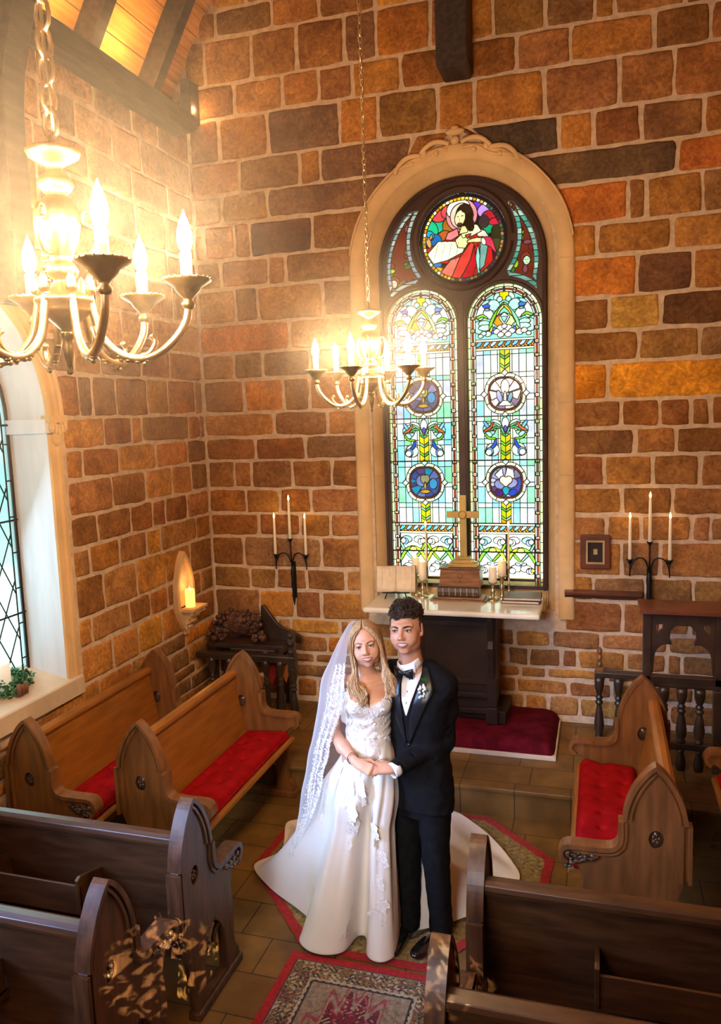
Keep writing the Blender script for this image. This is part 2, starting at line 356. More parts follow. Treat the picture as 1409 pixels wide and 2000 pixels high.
# ---- back wall (altar wall)
WCX, WHO, WSP, WR = -1.09, .80, 3.93, .80      # hole behind the carved surround
def arch2(cx, half, z0, zs, n=24, r=None):
    r = r or half
    return [(cx-half, z0)]+[(cx-half*math.cos(PI*i/n), zs+r*math.sin(PI*i/n)) for i in range(n+1)]+[(cx+half, z0)]
wallm = MB()
frB = lambda u, v, h: (u, D-h, v)
gable = [(XL-.3, -.02), (XR+.3, -.02), (XR+.3, EAVE), (XC, EAVE+SL*(XR-XC)+.2), (XL-.3, EAVE)]
wallm.prism(gable, lambda u, v, d: (u, d, v), D, D+.35, holes=[arch2(WCX, WHO-.06, 1.12, WSP)])
obj('wall_back', wallm, M['mortar'])['kind'] = 'structure'
st = MB()
def clipW(side):
    def f(q):
        out = []
        for x, z in q:
            r = WHO+.015
            if .94 < z < WSP: lim = r
            elif z >= WSP and z < WSP+r: lim = math.sqrt(max(0, r*r-(z-WSP)**2))
            else: lim = None
            if lim is not None:
                if side < 0: x = min(x, WCX-lim)
                else: x = max(x, WCX+lim)
            out.append((x, z))
        return out
    return f
Z2 = rows_up(6.08, 9.0, rng)
for i in range(len(Z2)-1):
    a = XL+max(0, (Z2[i]-5.62)/SL)+.02; b = XR-max(0, (Z2[i]-5.62)/SL)-.02
    if b-a < .3: break
    course(st, frB, Z2[i+1], Z2[i], splits(a, b, rng), rng, None, 0)
for i in range(len(ZC)-1):
    z1, z0 = ZC[i], ZC[i+1]
    if z1 < .3: continue
    lx = XL+.005+max(0, (z0-5.62)/SL); rx = XR-max(0, (z0-5.62)/SL)
    if i <= 4:
        xs = [lx]+[x for x in BL[i] if lx+.08 < x < -1.75]+[x for x in BR[i] if x < rx-.08 and x > -1.72 or False]+[rx]
        # keystone course gets a wedge stone
        cl = clipW(-1) if i >= 4 else None
        if i == 4:
            course(st, frB, z1, z0, [x for x in xs if x < WCX]+[WCX], rng, 'B', i, clipW(-1)); course(st, frB, z1, z0, [WCX+.02]+[x for x in xs if x > WCX+.1], rng, 'BR', i, clipW(1))
        else: course(st, frB, z1, z0, xs, rng, 'B', i)
    elif z0 > .95:
        course(st, frB, z1, z0, [lx]+[x for x in BL[i] if x > lx+.06]+[-1.6], rng, 'B', i, clipW(-1))
        course(st, frB, z1, z0, [-.6]+[x for x in BR[i] if x > -.3]+[rx], rng, 'BR', i, clipW(1))
    else:
        xs = [lx]+[x for x in BL[i] if x > lx+.06]+[-2.0, -1.65, -1.3, -1.0]+[x for x in BR[i] if x > -.85]+[rx]
        course(st, frB, z1, z0, xs, rng, None, i)
# the keystone wedge above the arch
obj('trim_1', st, M['stone'], smooth=True).name = 'wall_back_stones'
tag(bpy.data.objects['wall_back_stones'], kind='structure')

# ---- left wall, with the arched window opening
LY0, LY1, LZ0, LZS = 2.62, 4.18, 1.07, 2.77     # opening in the wall
LCY = (LY0+LY1)/2; LH = (LY1-LY0)/2
def archL(off, z0, n=16, rise=1.12):
    # slightly pointed arch in the plane of the left wall: list of (y, z)
    h = LH+off; R = h*rise; pts = [(LCY-h, z0)]
    a1 = math.acos((R-h)/R)
    for i in range(n+1):
        t = a1*i/n; pts.append((LCY-h+R-R*math.cos(t), LZS+R*math.sin(t)))
    for i in range(n-1, -1, -1):
        t = a1*i/n; pts.append((LCY+h-R+R*math.cos(t), LZS+R*math.sin(t)))
    pts.append((LCY+h, z0)); return pts
frLx = lambda u, v, h: (XL+h, u, v)
lw = MB()
lw.prism([(YB-.3, -.02), (D, -.02), (D, 5.3), (YB-.3, 5.3)], lambda u, v, d: (d, u, v), XL-.30, XL, holes=[archL(-.0, 1.0)])
obj('wall_left', lw, M['mortar'])['kind'] = 'structure'
st = MB()
def halfL(z, off=.19):
    p = archL(off, .9)
    if z < .93: return None
    if z < LZS: return LH+off
    R = (LH+off)*1.12; zz = z-LZS
    if zz >= R*math.sin(math.acos((R-LH-off)/R)): return None
    return math.sqrt(R*R-zz*zz)-(R-LH-off)
def clipL(side):
    def f(q):
        out = []
        for y, z in q:
            l = halfL(z)
            if l is not None: y = min(y, LCY-l) if side < 0 else max(y, LCY+l)
            out.append((y, z))
        if abs(out[0][0]-out[1][0]) < .05 and abs(out[2][0]-out[3][0]) < .05: return None
        return out
    return f
rl = random.Random(5)
for i in range(len(ZC)-1):
    z1, z0 = ZC[i], ZC[i+1]
    if i == 0 or z1 > 5.6: continue
    z1 = min(z1, 5.3)
    if z1-z0 < .05: continue
    if z0 > 3.85 or z1 < .94:
        course(st, frLx, z1, z0, splits(YB, D-.02, rl), rl, None, i)
    else:
        js = LW.get(i, None)
        hs = [D-.015] if js is None else []
        right = ([LCY]+splits(LY1+.35, D-.02, rl)) if js is None else [LCY]+[j for j in js if j > LY1+.25]+[D-.02]
        course(st, frLx, z1, z0, right, rl, None, i, clipL(1))
        course(st, frLx, z1, z0, splits(YB, LCY, rl), rl, None, i, clipL(-1))
tag(obj('wall_left_stones', st, M['stone'], smooth=True), kind='structure')
# ---- right wall and west wall (out of frame)
rw = MB(); rw.box(XR, XR+.4, YB-.3, D, -.02, 5.3); obj('wall_right', rw, M['mortar'])['kind'] = 'structure'
st = MB(); zz = rows_up(.0, 5.1, rng)
for i in range(len(zz)-1): course(st, lambda u, v, h: (XR-h, u, v), zz[i+1], zz[i], splits(YB, D-.02, rng, .35, .7), rng, None, i, cell=.08)
tag(obj('wall_right_stones', st, M['stone'], smooth=True), kind='structure')
ww = MB(); ww.prism(gable, lambda u, v, d: (u, d, v), YB-.3, YB); obj('wall_front', ww, M['mortar'])['kind'] = 'structure'
st = MB()
for i in range(len(zz)-1): course(st, lambda u, v, h: (u, YB+h, v), zz[i+1], zz[i], splits(XL, XR, rng, .35, .7), rng, None, i, cell=.08)
tag(obj('wall_front_stones', st, M['stone'], smooth=True), kind='structure')

# ---- roof: boards on steep rafters
def roof_side(s):
    x0 = XL if s < 0 else XR
    rb = MB(); n = 22
    ridge = Vector((XC, 0, EAVE+.15+SL*abs(x0-XC)))
    foot = Vector((x0, 0, EAVE+.15))
    d = (ridge-foot); L = d.length; d.normalize(); nrm = Vector((d.z, 0, -d.x)) if s < 0 else Vector((-d.z, 0, d.x))
    w = .20; k = 0; t = -.25
    while t < L:
        a = foot+d*(t+.004); b = foot+d*(min(t+w, L)-.004)
        off = -nrm*.17
        q = [a+off, b+off, b+off-nrm*.03, a+off-nrm*.03]
        rb.add([(p.x, YB-.3, p.z) for p in q]+[(p.x, D+.1, p.z) for p in q], [(0,1,2,3),(7,6,5,4),(0,4,5,1),(1,5,6,2),(2,6,7,3),(3,7,4,0)])
        t += w
    return rb, foot, d, nrm, L
for s in (-1, 1):
    rb, foot, d, nrm, L = roof_side(s)
    tag(obj('ceiling' if s < 0 else 'ceiling_right_slope', rb, M['board']), kind='structure')
    # outer sheathing closes the board joints
    sh = MB(); o = -nrm*.215; a = foot+o-d*.4; b = foot+o+d*(L+.15)
    sh.box(0, 1, 0, 1, 0, 1); sh = MB()
    q = [a, b, b-nrm*.03, a-nrm*.03]
    sh.add([(p.x, YB-.3, p.z) for p in q]+[(p.x, D+.1, p.z) for p in q], [(0,1,2,3),(7,6,5,4),(0,4,5,1),(1,5,6,2),(2,6,7,3),(3,7,4,0)])
    tag(obj('ceiling_sheathing', sh, M['beam']), kind='structure')
    for ri, y in enumerate([5.84-.80*i for i in range(10)]):
        r = MB(); hw = .055
        # rafter with a rounded foot
        prof = [(-.06, -.165), (-.06, -.05), (-.02, 0), (.06, .0), (L-.05, .0), (L-.05, -.165)]
        r.prism(prof, lambda u, v, dd, foot=foot, d=d, nrm=nrm: tuple(foot+d*u+nrm*v+Vector((0, dd, 0))), y-hw, y+hw)
        tag(obj('rafter', r, M['beam'], bevel=.008), 'dark rafter on the %s roof slope, %s from the altar wall' % ('left' if s < 0 else 'right', ('first', 'second', 'third', 'fourth', 'fifth', 'sixth', 'seventh', 'eighth', 'ninth', 'tenth')[ri]), 'rafter', 'roof rafters on the left slope' if s < 0 else 'roof rafters on the right slope')
pl = MB(); pl.prism([(YB, 5.05), (6.02, 5.05), (6.13, 5.12), (6.13, 5.21), (YB, 5.21)], lambda u, v, d: (d, u, v), XL-.0, -3.20)
tag(obj('wall_plate_beam', pl, M['beam'], bevel=.008), 'long dark timber wall plate under the left roof slope', 'beam')
pl = MB(); pl.box(XR-.18, XR, YB, 6.1, 5.05, 5.21)
tag(obj('wall_plate_beam', pl, M['beam'], bevel=.008), 'dark timber wall plate on the right wall', 'beam')
sp = MB(); sp.box(-3.34, -3.25, 6.13, 6.285, 5.2, 5.52)
tag(obj('roof_stub_timber', sp, M['beam'], bevel=.006), 'short dark timber stub at the end of the wall plate by the corner', 'beam')
kp = MB(); kp.prism([(-.115, 0), (-.10, -.03), (.10, -.03), (.115, 0), (.128, 3.4), (-.128, 3.4)], lambda u, v, d: (-1.055+u, d, 5.25+v), 5.98, 6.26)
tag(obj('roof_post', kp, M['beam'], bevel=.012), 'dark square timber post hanging down over the altar window', 'beam')
# arch brace of the roof truss by the left wall
cp = smooth_pts([(-3.25, 3.45), (-3.245, 4.1), (-3.24, 4.55), (-3.17, 4.9), (-3.02, 5.25), (-2.75, 5.75), (-2.3, 6.5)], 5)
br = MB(); out1 = [(x-.10, z) for x, z in cp]; inn = [(x+.085, z-.02) for x, z in cp]
br.prism(out1+inn[::-1], lambda u, v, d: (u, d, v), 3.80, 3.97)
tag(obj('arch_brace', br, M['beam'], bevel=.01), 'curved dark truss brace rising along the left wall', 'beam')

# ---- floor: flagstones at nave level, one step up to the altar platform
def flagmat():
    m = bpy.data.materials.new('floor_flagstone'); m.use_nodes = True; t = m.node_tree; N = t.nodes; L = t.links; b = N['Principled BSDF']
    b.inputs['Roughness'].default_value = .42; b.inputs['Specular IOR Level'].default_value = .35
    tc = N.new('ShaderNodeTexCoord'); bk = N.new('ShaderNodeTexBrick'); L.new(tc.outputs['Object'], bk.inputs[0])
    bk.inputs['Scale'].default_value = 1.0; bk.inputs['Brick Width'].default_value = .46; bk.inputs['Row Height'].default_value = .27; bk.inputs['Mortar Size'].default_value = .004
    bk.inputs['Color1'].default_value = (.215, .112, .030, 1); bk.inputs['Color2'].default_value = (.16, .085, .026, 1); bk.inputs['Mortar'].default_value = (.045, .028, .016, 1)
    bk.offset = .5; bk.squash = .8
    nz = N.new('ShaderNodeTexNoise'); nz.inputs['Scale'].default_value = 5; nz.inputs['Detail'].default_value = 6; L.new(tc.outputs['Object'], nz.inputs['Vector'])
    cr = N.new('ShaderNodeValToRGB'); cr.color_ramp.elements[0].color = (.6, .6, .58, 1); cr.color_ramp.elements[1].color = (1.25, 1.2, 1.1, 1); cr.color_ramp.elements[0].position = .3; cr.color_ramp.elements[1].position = .7
    mx = N.new('ShaderNodeMix'); mx.data_type = 'RGBA'; mx.blend_type = 'MULTIPLY'; mx.inputs[0].default_value = 1
    L.new(nz.outputs['Fac'], cr.inputs[0]); L.new(bk.outputs['Color'], mx.inputs[6]); L.new(cr.outputs[0], mx.inputs[7]); L.new(mx.outputs[2], b.inputs['Base Color'])
    bp = N.new('ShaderNodeBump'); bp.inputs['Strength'].default_value = .4; bp.inputs['Distance'].default_value = .004
    ad = N.new('ShaderNodeMath'); ad.operation = 'ADD'; L.new(bk.outputs['Fac'], ad.inputs[0]); ad.inputs[1].default_value = 0
    iv = N.new('ShaderNodeMath'); iv.operation = 'MULTIPLY_ADD'; iv.inputs[1].default_value = -1; L.new(bk.outputs['Fac'], iv.inputs[0]); L.new(nz.outputs['Fac'], iv.inputs[2])
    L.new(iv.outputs[0], bp.inputs['Height']); L.new(bp.outputs[0], b.inputs['Normal'])
    return m
M['floor'] = flagmat()
fl = MB(); fl.box(XL-.1, XR+.1, YB-.2, 5.06, -.2, 0); obj('floor', fl, M['floor'])['kind'] = 'structure'
fl = MB(); fl.box(XL, XR, 5.05, D, -.1, PZ-.03); fl.box(XL, XR, 5.03, D, PZ-.03, PZ)
tag(obj('floor_platform', fl, M['floor'], bevel=.006), kind='structure')
# ------------------------------------------------------------------ altar window: carved limestone surround
def sweep_arch(mb, path, prof, fr, wobble=None):
    # path: 2-D open polyline (inner edge), prof: list of (offset outward, depth)
    m = len(path); V2 = [Vector((p[0], p[1])) for p in path]; nr = []
    for i in range(m):
        d = V2[min(i+1, m-1)]-V2[max(i-1, 0)]
        n = Vector((-d.y, d.x)); n.normalize(); nr.append(n)
    vs = []; k = len(prof)
    for i in range(m):
        for o, dp in prof:
            oo = o+(wobble(i, o) if wobble else 0)
            vs.append(fr(V2[i].x+nr[i].x*oo, V2[i].y+nr[i].y*oo, dp))
    fs = [(i*k+j, i*k+j+1, (i+1)*k+j+1, (i+1)*k+j) for i in range(m-1) for j in range(k-1)]
    mb.add(vs, fs)
GW = 6.42                                   # plane of the coloured glass
sur = MB()
pth = arch2(-1.088, .668, 1.07, 3.895, 40)
prof = [(0, 6.50), (0, 6.45), (.004, 6.44), (.085, 6.315), (.10, 6.295), (.105, 6.265), (.20, 6.262), (.212, 6.27), (.222, 6.285), (.222, 6.36)]
path_r = [(x, z) for x, z in pth]
sweep_arch(sur, path_r, prof, lambda u, v, d: (u, d, v))
# crest of scrolls along the crown of the arch
def arc_pt(r, a): return (-1.088+r*math.cos(a), 6.262, 3.895+r*math.sin(a))
for sgn in (-1, 1):
    for (a0, a1, r0, r1) in ((56, 72, .862, .905), (72, 87, .880, .925)):
        pts = [arc_pt(lerp(r0, r1, math.sin(PI*t/8)*.9+.1*t/8), math.radians(90+sgn*(90-lerp(a0, a1, t/8)))) for t in range(9)]
        sur.tube(pts, [.020-.004*abs(t-4)/4 for t in range(9)], 8)
    for a, r, s_ in ((57, .87, .024), (66, .84, .018), (74, .87, .022), (80, .84, .020)):
        p = arc_pt(r, math.radians(90+sgn*(90-a))); sur.ell(p, (s_, .016, s_*1.25), 10, 6)
    pts = [arc_pt(.845+.02*math.sin(t*.9), math.radians(90+sgn*(4+t*3.0))) for t in range(10)]
    sur.tube(pts, .011, 6)
    pts = [arc_pt(.885, math.radians(90+sgn*(32+t*5))) for t in range(11)]
    sur.tube(pts, [.010+.002*math.cos(t) for t in range(11)], 6)
sur.lathe([(0.001, -.03), (.03, -.028), (.034, 0), (.02, .012), (.001, .014)], (-1.085, 6.262, 4.80), 14, T=Matrix.Rotation(PI/2, 4, 'X'))
sur.ell((-1.088, 6.27, 4.865), (.075, .03, .028), 14, 8); sur.ell((-1.088, 6.27, 4.885), (.035, .03, .025), 12, 8)
# joints of the surround stones: thin grooves as raised dark seams are left to the stone blocks below
surr = obj('window_surround', sur, M['limestone'], smooth=True)
tag(surr, kind='structure').name = 'window_1_surround'
jm = MB()
for z in (3.86, 2.78, 2.22):
    for s in (-1, 1):
        x0 = -1.088+s*.672; x1 = -1.088+s*.888
        pts = [(-1.088+s*(.668+o+.001), d-.0012, z) for o, d in prof[2:9]]
        jm.tube(pts, .0022, 4)
tag(obj('window_1_surround_joints', jm, M['mortar']), kind='structure')
sill = MB(); sill.prism([(6.27, 1.06), (6.22, 1.10), (6.22, 1.14), (6.52, 1.32), (6.62, 1.32), (6.62, 1.06)], lambda u, v, d: (d, u, v), -1.088-.66, -1.088+.66)
tag(obj('window_1_sill', sill, M['limestone']), kind='structure')

# ---- dark tracery
CL = (-1.417, .292); CRt = (-.745, .292); LSP = 3.435; LB = 1.30; RC = (-1.066, 4.095, .353)
def circ(cx, cz, r, n=48): return [(cx+r*math.cos(2*PI*i/n), cz+r*math.sin(2*PI*i/n)) for i in range(n)]
def lanc(c, h, n=20): return [(c-h, LB)]+[(c-h*math.cos(PI*i/n), LSP+h*math.sin(PI*i/n)) for i in range(n+1)]+[(c+h, LB)]
def spandrel(s, g=0.0):
    # curved triangle between the rose, the outer arch and the lancet
    Cx = -1.088; out = []
    ro = .612-g
    # outer edge from top to bottom
    for i in range(9):
        a = math.radians(lerp(47, -13, i/8)); out.append((Cx+s*ro*math.cos(a), 3.895+ro*math.sin(a)))
    c = CL[0] if s < 0 else CRt[0]; rl_ = .345+g
    for i in range(7):
        a = math.radians(lerp(42, 83, i/6)); out.append((c+s*rl_*math.cos(a), LSP+rl_*math.sin(a)))
    rr = .43+g; 
    for i in range(8):
        a = math.radians(lerp(-37, 36, i/7)); out.append((RC[0]+s*rr*math.cos(a), RC[1]+rr*math.sin(a)))
    return out
tr = MB()
tr.prism(arch2(-1.088, .675, 1.27, 3.895, 40), lambda u, v, d: (u, d, v), 6.405, 6.455, holes=[circ(*RC), lanc(*CL), lanc(*CRt), spandrel(-1), spandrel(1)])
sweep_arch(tr, circ(*RC, n=49)[::-1], [(0, 6.42), (0, 6.385), (.012, 6.372), (.035, 6.37), (.050, 6.385), (.050, 6.41)], lambda u, v, d: (u, d, v))
sweep_arch(tr, circ(RC[0], RC[1], RC[2], 48)[:2][::-1], [(0, 6.42), (0, 6.385), (.012, 6.372), (.035, 6.37), (.050, 6.385), (.050, 6.41)], lambda u, v, d: (u, d, v))
for c in (CL, CRt):
    sweep_arch(tr, lanc(*c), [(0, 6.42), (0, 6.398), (.008, 6.388), (.022, 6.388), (.03, 6.405)], lambda u, v, d: (u, d, v))
tr.box(-1.115, -1.047, 6.372, 6.41, 1.29, 3.45)
tr.box(-1.10, -1.062, 6.355, 6.38, 1.29, 3.60)
sweep_arch(tr, arch2(-1.088, .640, 1.27, 3.895, 40), [(0, 6.41), (0, 6.39), (.01, 6.38), (.03, 6.385), (.03, 6.41)], lambda u, v, d: (u, d, v))
trac = obj('window_1_tracery', tr, M['window_frame'], bevel=.003); trac['kind'] = 'structure'

# ---- coloured glass painted pane by pane on a fine lattice
def glass_mat(name, strength=1.0):
    m = bpy.data.materials.new(name); m.use_nodes = True; t = m.node_tree; N = t.nodes; L = t.links; N.clear()
    out = N.new('ShaderNodeOutputMaterial'); at = N.new('ShaderNodeAttribute'); at.attribute_name = 'col'
    tp = N.new('ShaderNodeBsdfTransparent'); ld = N.new('ShaderNodeBsdfPrincipled'); ld.inputs['Base Color'].default_value = (.03, .022, .016, 1); ld.inputs['Roughness'].default_value = .5
    tl = N.new('ShaderNodeBsdfTranslucent'); gl = N.new('ShaderNodeBsdfGlossy'); gl.inputs['Roughness'].default_value = .12
    nz = N.new('ShaderNodeTexNoise'); nz.inputs['Scale'].default_value = 9; nz.inputs['Detail'].default_value = 5; tc = N.new('ShaderNodeTexCoord'); L.new(tc.outputs['Object'], nz.inputs['Vector'])
    cr = N.new('ShaderNodeValToRGB'); cr.color_ramp.elements[0].color = (.72, .72, .72, 1); cr.color_ramp.elements[1].color = (1.0, 1.0, 1.0, 1); cr.color_ramp.elements[0].position = .35; cr.color_ramp.elements[1].position = .6
    mx = N.new('ShaderNodeMix'); mx.data_type = 'RGBA'; mx.blend_type = 'MULTIPLY'; mx.inputs[0].default_value = 1
    L.new(nz.outputs['Fac'], cr.inputs[0]); L.new(at.outputs['Color'], mx.inputs[6]); L.new(cr.outputs[0], mx.inputs[7])
    L.new(mx.outputs[2], tp.inputs[0]); L.new(mx.outputs[2], tl.inputs[0])
    a1 = N.new('ShaderNodeMixShader'); a1.inputs[0].default_value = .12; L.new(tp.outputs[0], a1.inputs[1]); L.new(tl.outputs[0], a1.inputs[2])
    a3 = N.new('ShaderNodeMixShader'); a3.inputs[0].default_value = .03; L.new(a1.outputs[0], a3.inputs[1]); L.new(gl.outputs[0], a3.inputs[2])
    a2 = N.new('ShaderNodeMixShader'); L.new(at.outputs['Alpha'], a2.inputs[0]); L.new(ld.outputs[0], a2.inputs[1]); L.new(a3.outputs[0], a2.inputs[2]); L.new(a2.outputs[0], out.inputs[0])
    return m
M['stained'] = glass_mat('stained_glass')
class Paint:
    def __init__(s, x0, x1, z0, z1, res):
        s.nx = int(round((x1-x0)/res)); s.nz = int(round((z1-z0)/res)); s.x0, s.x1, s.z0, s.z1 = x0, x1, z0, z1
        xs = x0+(np.arange(s.nx)+.5)*(x1-x0)/s.nx; zs = z0+(np.arange(s.nz)+.5)*(z1-z0)/s.nz
        s.X, s.Z = np.meshgrid(xs, zs); s.id = np.zeros(s.X.shape, np.int32); s.col = np.ones(s.X.shape+(3,)); s.n = 0; s.lead = np.zeros(s.X.shape, bool)
        s.rng = random.Random(3); s.thick = True
    def fill(s, m, col, keep=False, jit=.05):
        if not m.any(): return
        s.n += 1; k = 1+s.rng.uniform(-jit, jit)
        if not keep: s.id[m] = s.n
        s.col[m] = np.clip(np.array(col)*k, 0, 1)
    def rect(s, x0, x1, z0, z1): return (s.X >= x0) & (s.X < x1) & (s.Z >= z0) & (s.Z < z1)
    def ell(s, cx, cz, rx, rz=None, a=0.0):
        rz = rz or rx; a = math.radians(a); dx = s.X-cx; dz = s.Z-cz
        u = dx*math.cos(a)+dz*math.sin(a); v = -dx*math.sin(a)+dz*math.cos(a); return (u/rx)**2+(v/rz)**2 < 1
    def poly(s, pts):
        m = np.zeros(s.X.shape, bool); n = len(pts); j = n-1
        for i in range(n):
            xi, zi = pts[i]; xj, zj = pts[j]
            if zi != zj:
                c = ((zi > s.Z) != (zj > s.Z)) & (s.X < (xj-xi)*(s.Z-zi)/(zj-zi)+xi); m ^= c
            j = i
        return m
    def stroke(s, pts, w0, w1=None):
        w1 = w1 or w0; pts = smooth_pts(pts, 6) if len(pts) > 2 else pts; m = np.zeros(s.X.shape, bool); n = len(pts)
        for i in range(n-1):
            (ax, az), (bx, bz) = pts[i], pts[i+1]; dx, dz = bx-ax, bz-az; l = dx*dx+dz*dz+1e-12
            t = np.clip(((s.X-ax)*dx+(s.Z-az)*dz)/l, 0, 1); d = np.hypot(s.X-ax-t*dx, s.Z-az-t*dz); k = (i+.5)/(n-1)
            m |= d < lerp(w0, w1, k)*(1-.5*abs(2*k-1)**3)
        return m
    def mesh(s, name, inside, y):
        idm = s.id; e = np.zeros(idm.shape, bool)
        e[:, 1:] |= idm[:, 1:] != idm[:, :-1]; e[1:, :] |= idm[1:, :] != idm[:-1, :]
        if s.thick: e[:, :-1] |= e[:, 1:].copy(); e[:-1, :] |= e[1:, :].copy()
        e |= s.lead
        nx, nz = s.nx, s.nz
        xs = np.linspace(s.x0, s.x1, nx+1); zs = np.linspace(s.z0, s.z1, nz+1)
        keep = np.argwhere(inside); J = keep[:, 0]; I = keep[:, 1]; w = nx+1
        quads = np.stack([J*w+I, J*w+I+1, (J+1)*w+I+1, (J+1)*w+I], 1)
        used, inv = np.unique(quads, return_inverse=True); inv = inv.reshape(quads.shape)
        co = np.stack([xs[used % w], np.full(len(used), y), zs[used//w]], 1)
        me = bpy.data.meshes.new(name); me.vertices.add(len(used)); me.vertices.foreach_set('co', co.ravel())
        nf = len(quads); me.loops.add(nf*4); me.loops.foreach_set('vertex_index', inv.ravel().astype(np.int32)); me.polygons.add(nf)
        me.polygons.foreach_set('loop_start', np.arange(nf, dtype=np.int32)*4); me.polygons.foreach_set('loop_total', np.full(nf, 4, np.int32)); me.update()
        at = me.color_attributes.new('col', 'FLOAT_COLOR', 'CORNER')
        c = np.concatenate([s.col[J, I]**1.45, (1-e[J, I].astype(float))[:, None]], 1); at.data.foreach_set('color', np.repeat(c, 4, 0).ravel())
        return me
# glass colours (transmission)
AQ = (.42, .80, .72); PA = (.72, .90, .84); BL_ = (.36, .66, .90); GR = (.36, .74, .48); LI = (.62, .60, .74); TQ = (.22, .66, .54); CRM = (.95, .93, .66); YG = (.86, .92, .52)
DB = (.05, .16, .62); SB = (.30, .52, .84); YE = (.78, .56, .03); OR = (.82, .36, .02); LG = (.30, .66, .06); OL = (.50, .56, .04); WH = (1, .99, .93); PU = (.16, .10, .26); DP = (.17, .11, .12); RD = (.50, .10, .03); PK = (.86, .66, .58); TB = (.05, .38, .50)
def lancet_paint(cx, kind):
    P = Paint(cx-.292, cx+.292, LB, LSP+.292, .0036); X = P.X-cx; Z = P.Z; rg = random.Random(8 if kind else 5)
    rad = np.where(Z > LSP, np.hypot(X, Z-LSP), np.abs(X)); ang = np.where(Z > LSP, LSP+.292*np.arctan2(Z-LSP, np.maximum(np.abs(X), 1e-6)), Z)
    side = (X > 0).astype(int)
    # borders
    seg = (ang/.083).astype(int)
    for k in np.unique(seg):
        for s_ in (0, 1): P.fill((rad > .272) & (seg == k) & (side == s_), YG if rg.random() < .6 else CRM)
    seg = (ang/.105).astype(int)
    for k in np.unique(seg):
        for s_ in (0, 1):
            m = (rad <= .272) & (rad > .232) & (seg == k) & (side == s_)
            P.fill(m, rg.choice([PA, PK, PA, (.8, .8, .66)]))
            f = ang/.105-k
            P.fill(m & (np.abs(rad-.252) < .006) & (f > .30), RD, jit=.3)
            P.fill(m & (np.abs(rad-.252) < .013) & (f > .04) & (f < .26), rg.choice([WH, GR, PK, (.8, .85, .5)]))
            P.fill(m & (np.abs(rad-.252) < .006) & (np.abs(f-.15) < .05), RD, keep=True)
    inn = rad <= .232
    cols = [-.232, -.171, -.113, -.056, -.040, 0, .040, .056, .113, .171, .232]
    def row(z0, z1, pal):
        for i in range(10):
            a, b = cols[i], cols[i+1]
            m = inn & (X >= a) & (X < b) & (Z >= z0) & (Z < z1)
            if i in (3, 6): P.fill(m, CRM)
            elif i in (4, 5): pass
            else: P.fill(m, rg.choice(pal))
    T = [AQ, BL_, PA, LI, GR, PA, (.66, .74, .74)]
    P.fill(inn, AQ)
    for z0, z1 in ((3.18, 3.217), (3.035, 3.18), (2.997, 3.035), (2.862, 2.997), (2.815, 2.862), (2.69, 2.815), (2.65, 2.69), (2.51, 2.65), (2.468, 2.51), (2.335, 2.468), (2.285, 2.335), (2.155, 2.285), (2.118, 2.155), (1.985, 2.118), (1.945, 1.985), (1.815, 1.945)):
        row(z0, z1, T)
    def R(x0, x1, z0, z1): return P.rect(cx+x0, cx+x1, z0, z1)
    # central chevron stem
    for z0, z1 in ((3.03, 3.217), (2.335, 2.60), (1.815, 1.985)):
        z = z1; k = 0
        while z > z0-.03:
            h = .055 if k % 2 == 0 else .022
            for s_ in (-1, 1):
                m = (np.sign(X) == s_) & (np.abs(X) < .038) & (Z-np.abs(X)*.7 < z) & (Z-np.abs(X)*.7 >= z-h) & (Z >= z0) & (Z < z1)
                P.fill(m, (YE if rg.random() < .6 else OR if rg.random() < .4 else OL) if k % 2 == 0 else rg.choice([LG, GR, (.1, .5, .15)]))
            z -= h; k += 1
    # twisted blue ribbon bands
    for zt in (3.303, 1.812):
        P.fill(inn & R(-.24, .24, zt-.018, zt), CRM); P.fill(inn & R(-.24, .24, zt-.088, zt-.070), CRM); P.fill(inn & R(-.24, .24, zt-.070, zt-.018), OR)
        for i in range(9):
            a = -.232+i*.0575
            P.fill(inn & P.poly([(cx+a-.004, zt-.052), (cx+a+.028, zt-.064), (cx+a+.062, zt-.02), (cx+a+.024, zt-.018)]), SB if i % 2 else (.50, .58, .88) if i % 4 else (.16, .50, .80))
            P.fill(inn & P.poly([(cx+a+.006, zt-.070), (cx+a+.032, zt-.052), (cx+a+.056, zt-.070)]), OR if i % 2 else YE)
        P.lead |= inn & (np.abs(Z-zt) < .004)
    # arch field
    top = inn & (Z > 3.303); P.fill(top, (.36, .82, .68))
    E = lambda x, z, rx, rz, a=0: P.ell(cx+x, z, rx, rz, a)
    St = lambda pts, w0, w1=None: P.stroke([(cx+x, z) for x, z in pts], w0, w1)
    P.fill(top & P.poly([(cx-.055, 3.665), (cx+.055, 3.665), (cx+.012, 3.60), (cx-.012, 3.60)]), YE)
    for s_ in (-1, 1):
        P.fill(top & E(s_*.20, 3.40, .052, .05), (.5, .85, .7)); P.fill(top & E(s_*.205, 3.53, .05, .075, -s_*20), PA)
        P.fill(top & E(s_*.06, 3.63, .02, .035, s_*30), (.6, .9, .8)); P.fill(top & E(s_*.035, 3.61, .022, .022), (.5, .88, .74))
        P.fill(top & E(s_*.115, 3.57, .026, .045, s_*10), BL_); P.fill(top & E(s_*.080, 3.565, .05, .042, s_*30), (.55, .9, .78))
        P.fill(top & E(s_*.142, 3.565, .03, .018, s_*10), DB if s_ < 0 else (.08, .3, .7)); P.fill(top & E(s_*.15, 3.59, .035, .014, -s_*20), (.4, .8, .9))
        P.fill(top & E(s_*.125, 3.50, .045, .036, s_*35), (.72, .93, .84)); P.fill(top & E(s_*.135, 3.535, .02, .010, s_*10), SB)
        P.fill(top & St([(s_*.215, 3.475), (s_*.17, 3.49), (s_*.13, 3.465)], .014, .006), LG)
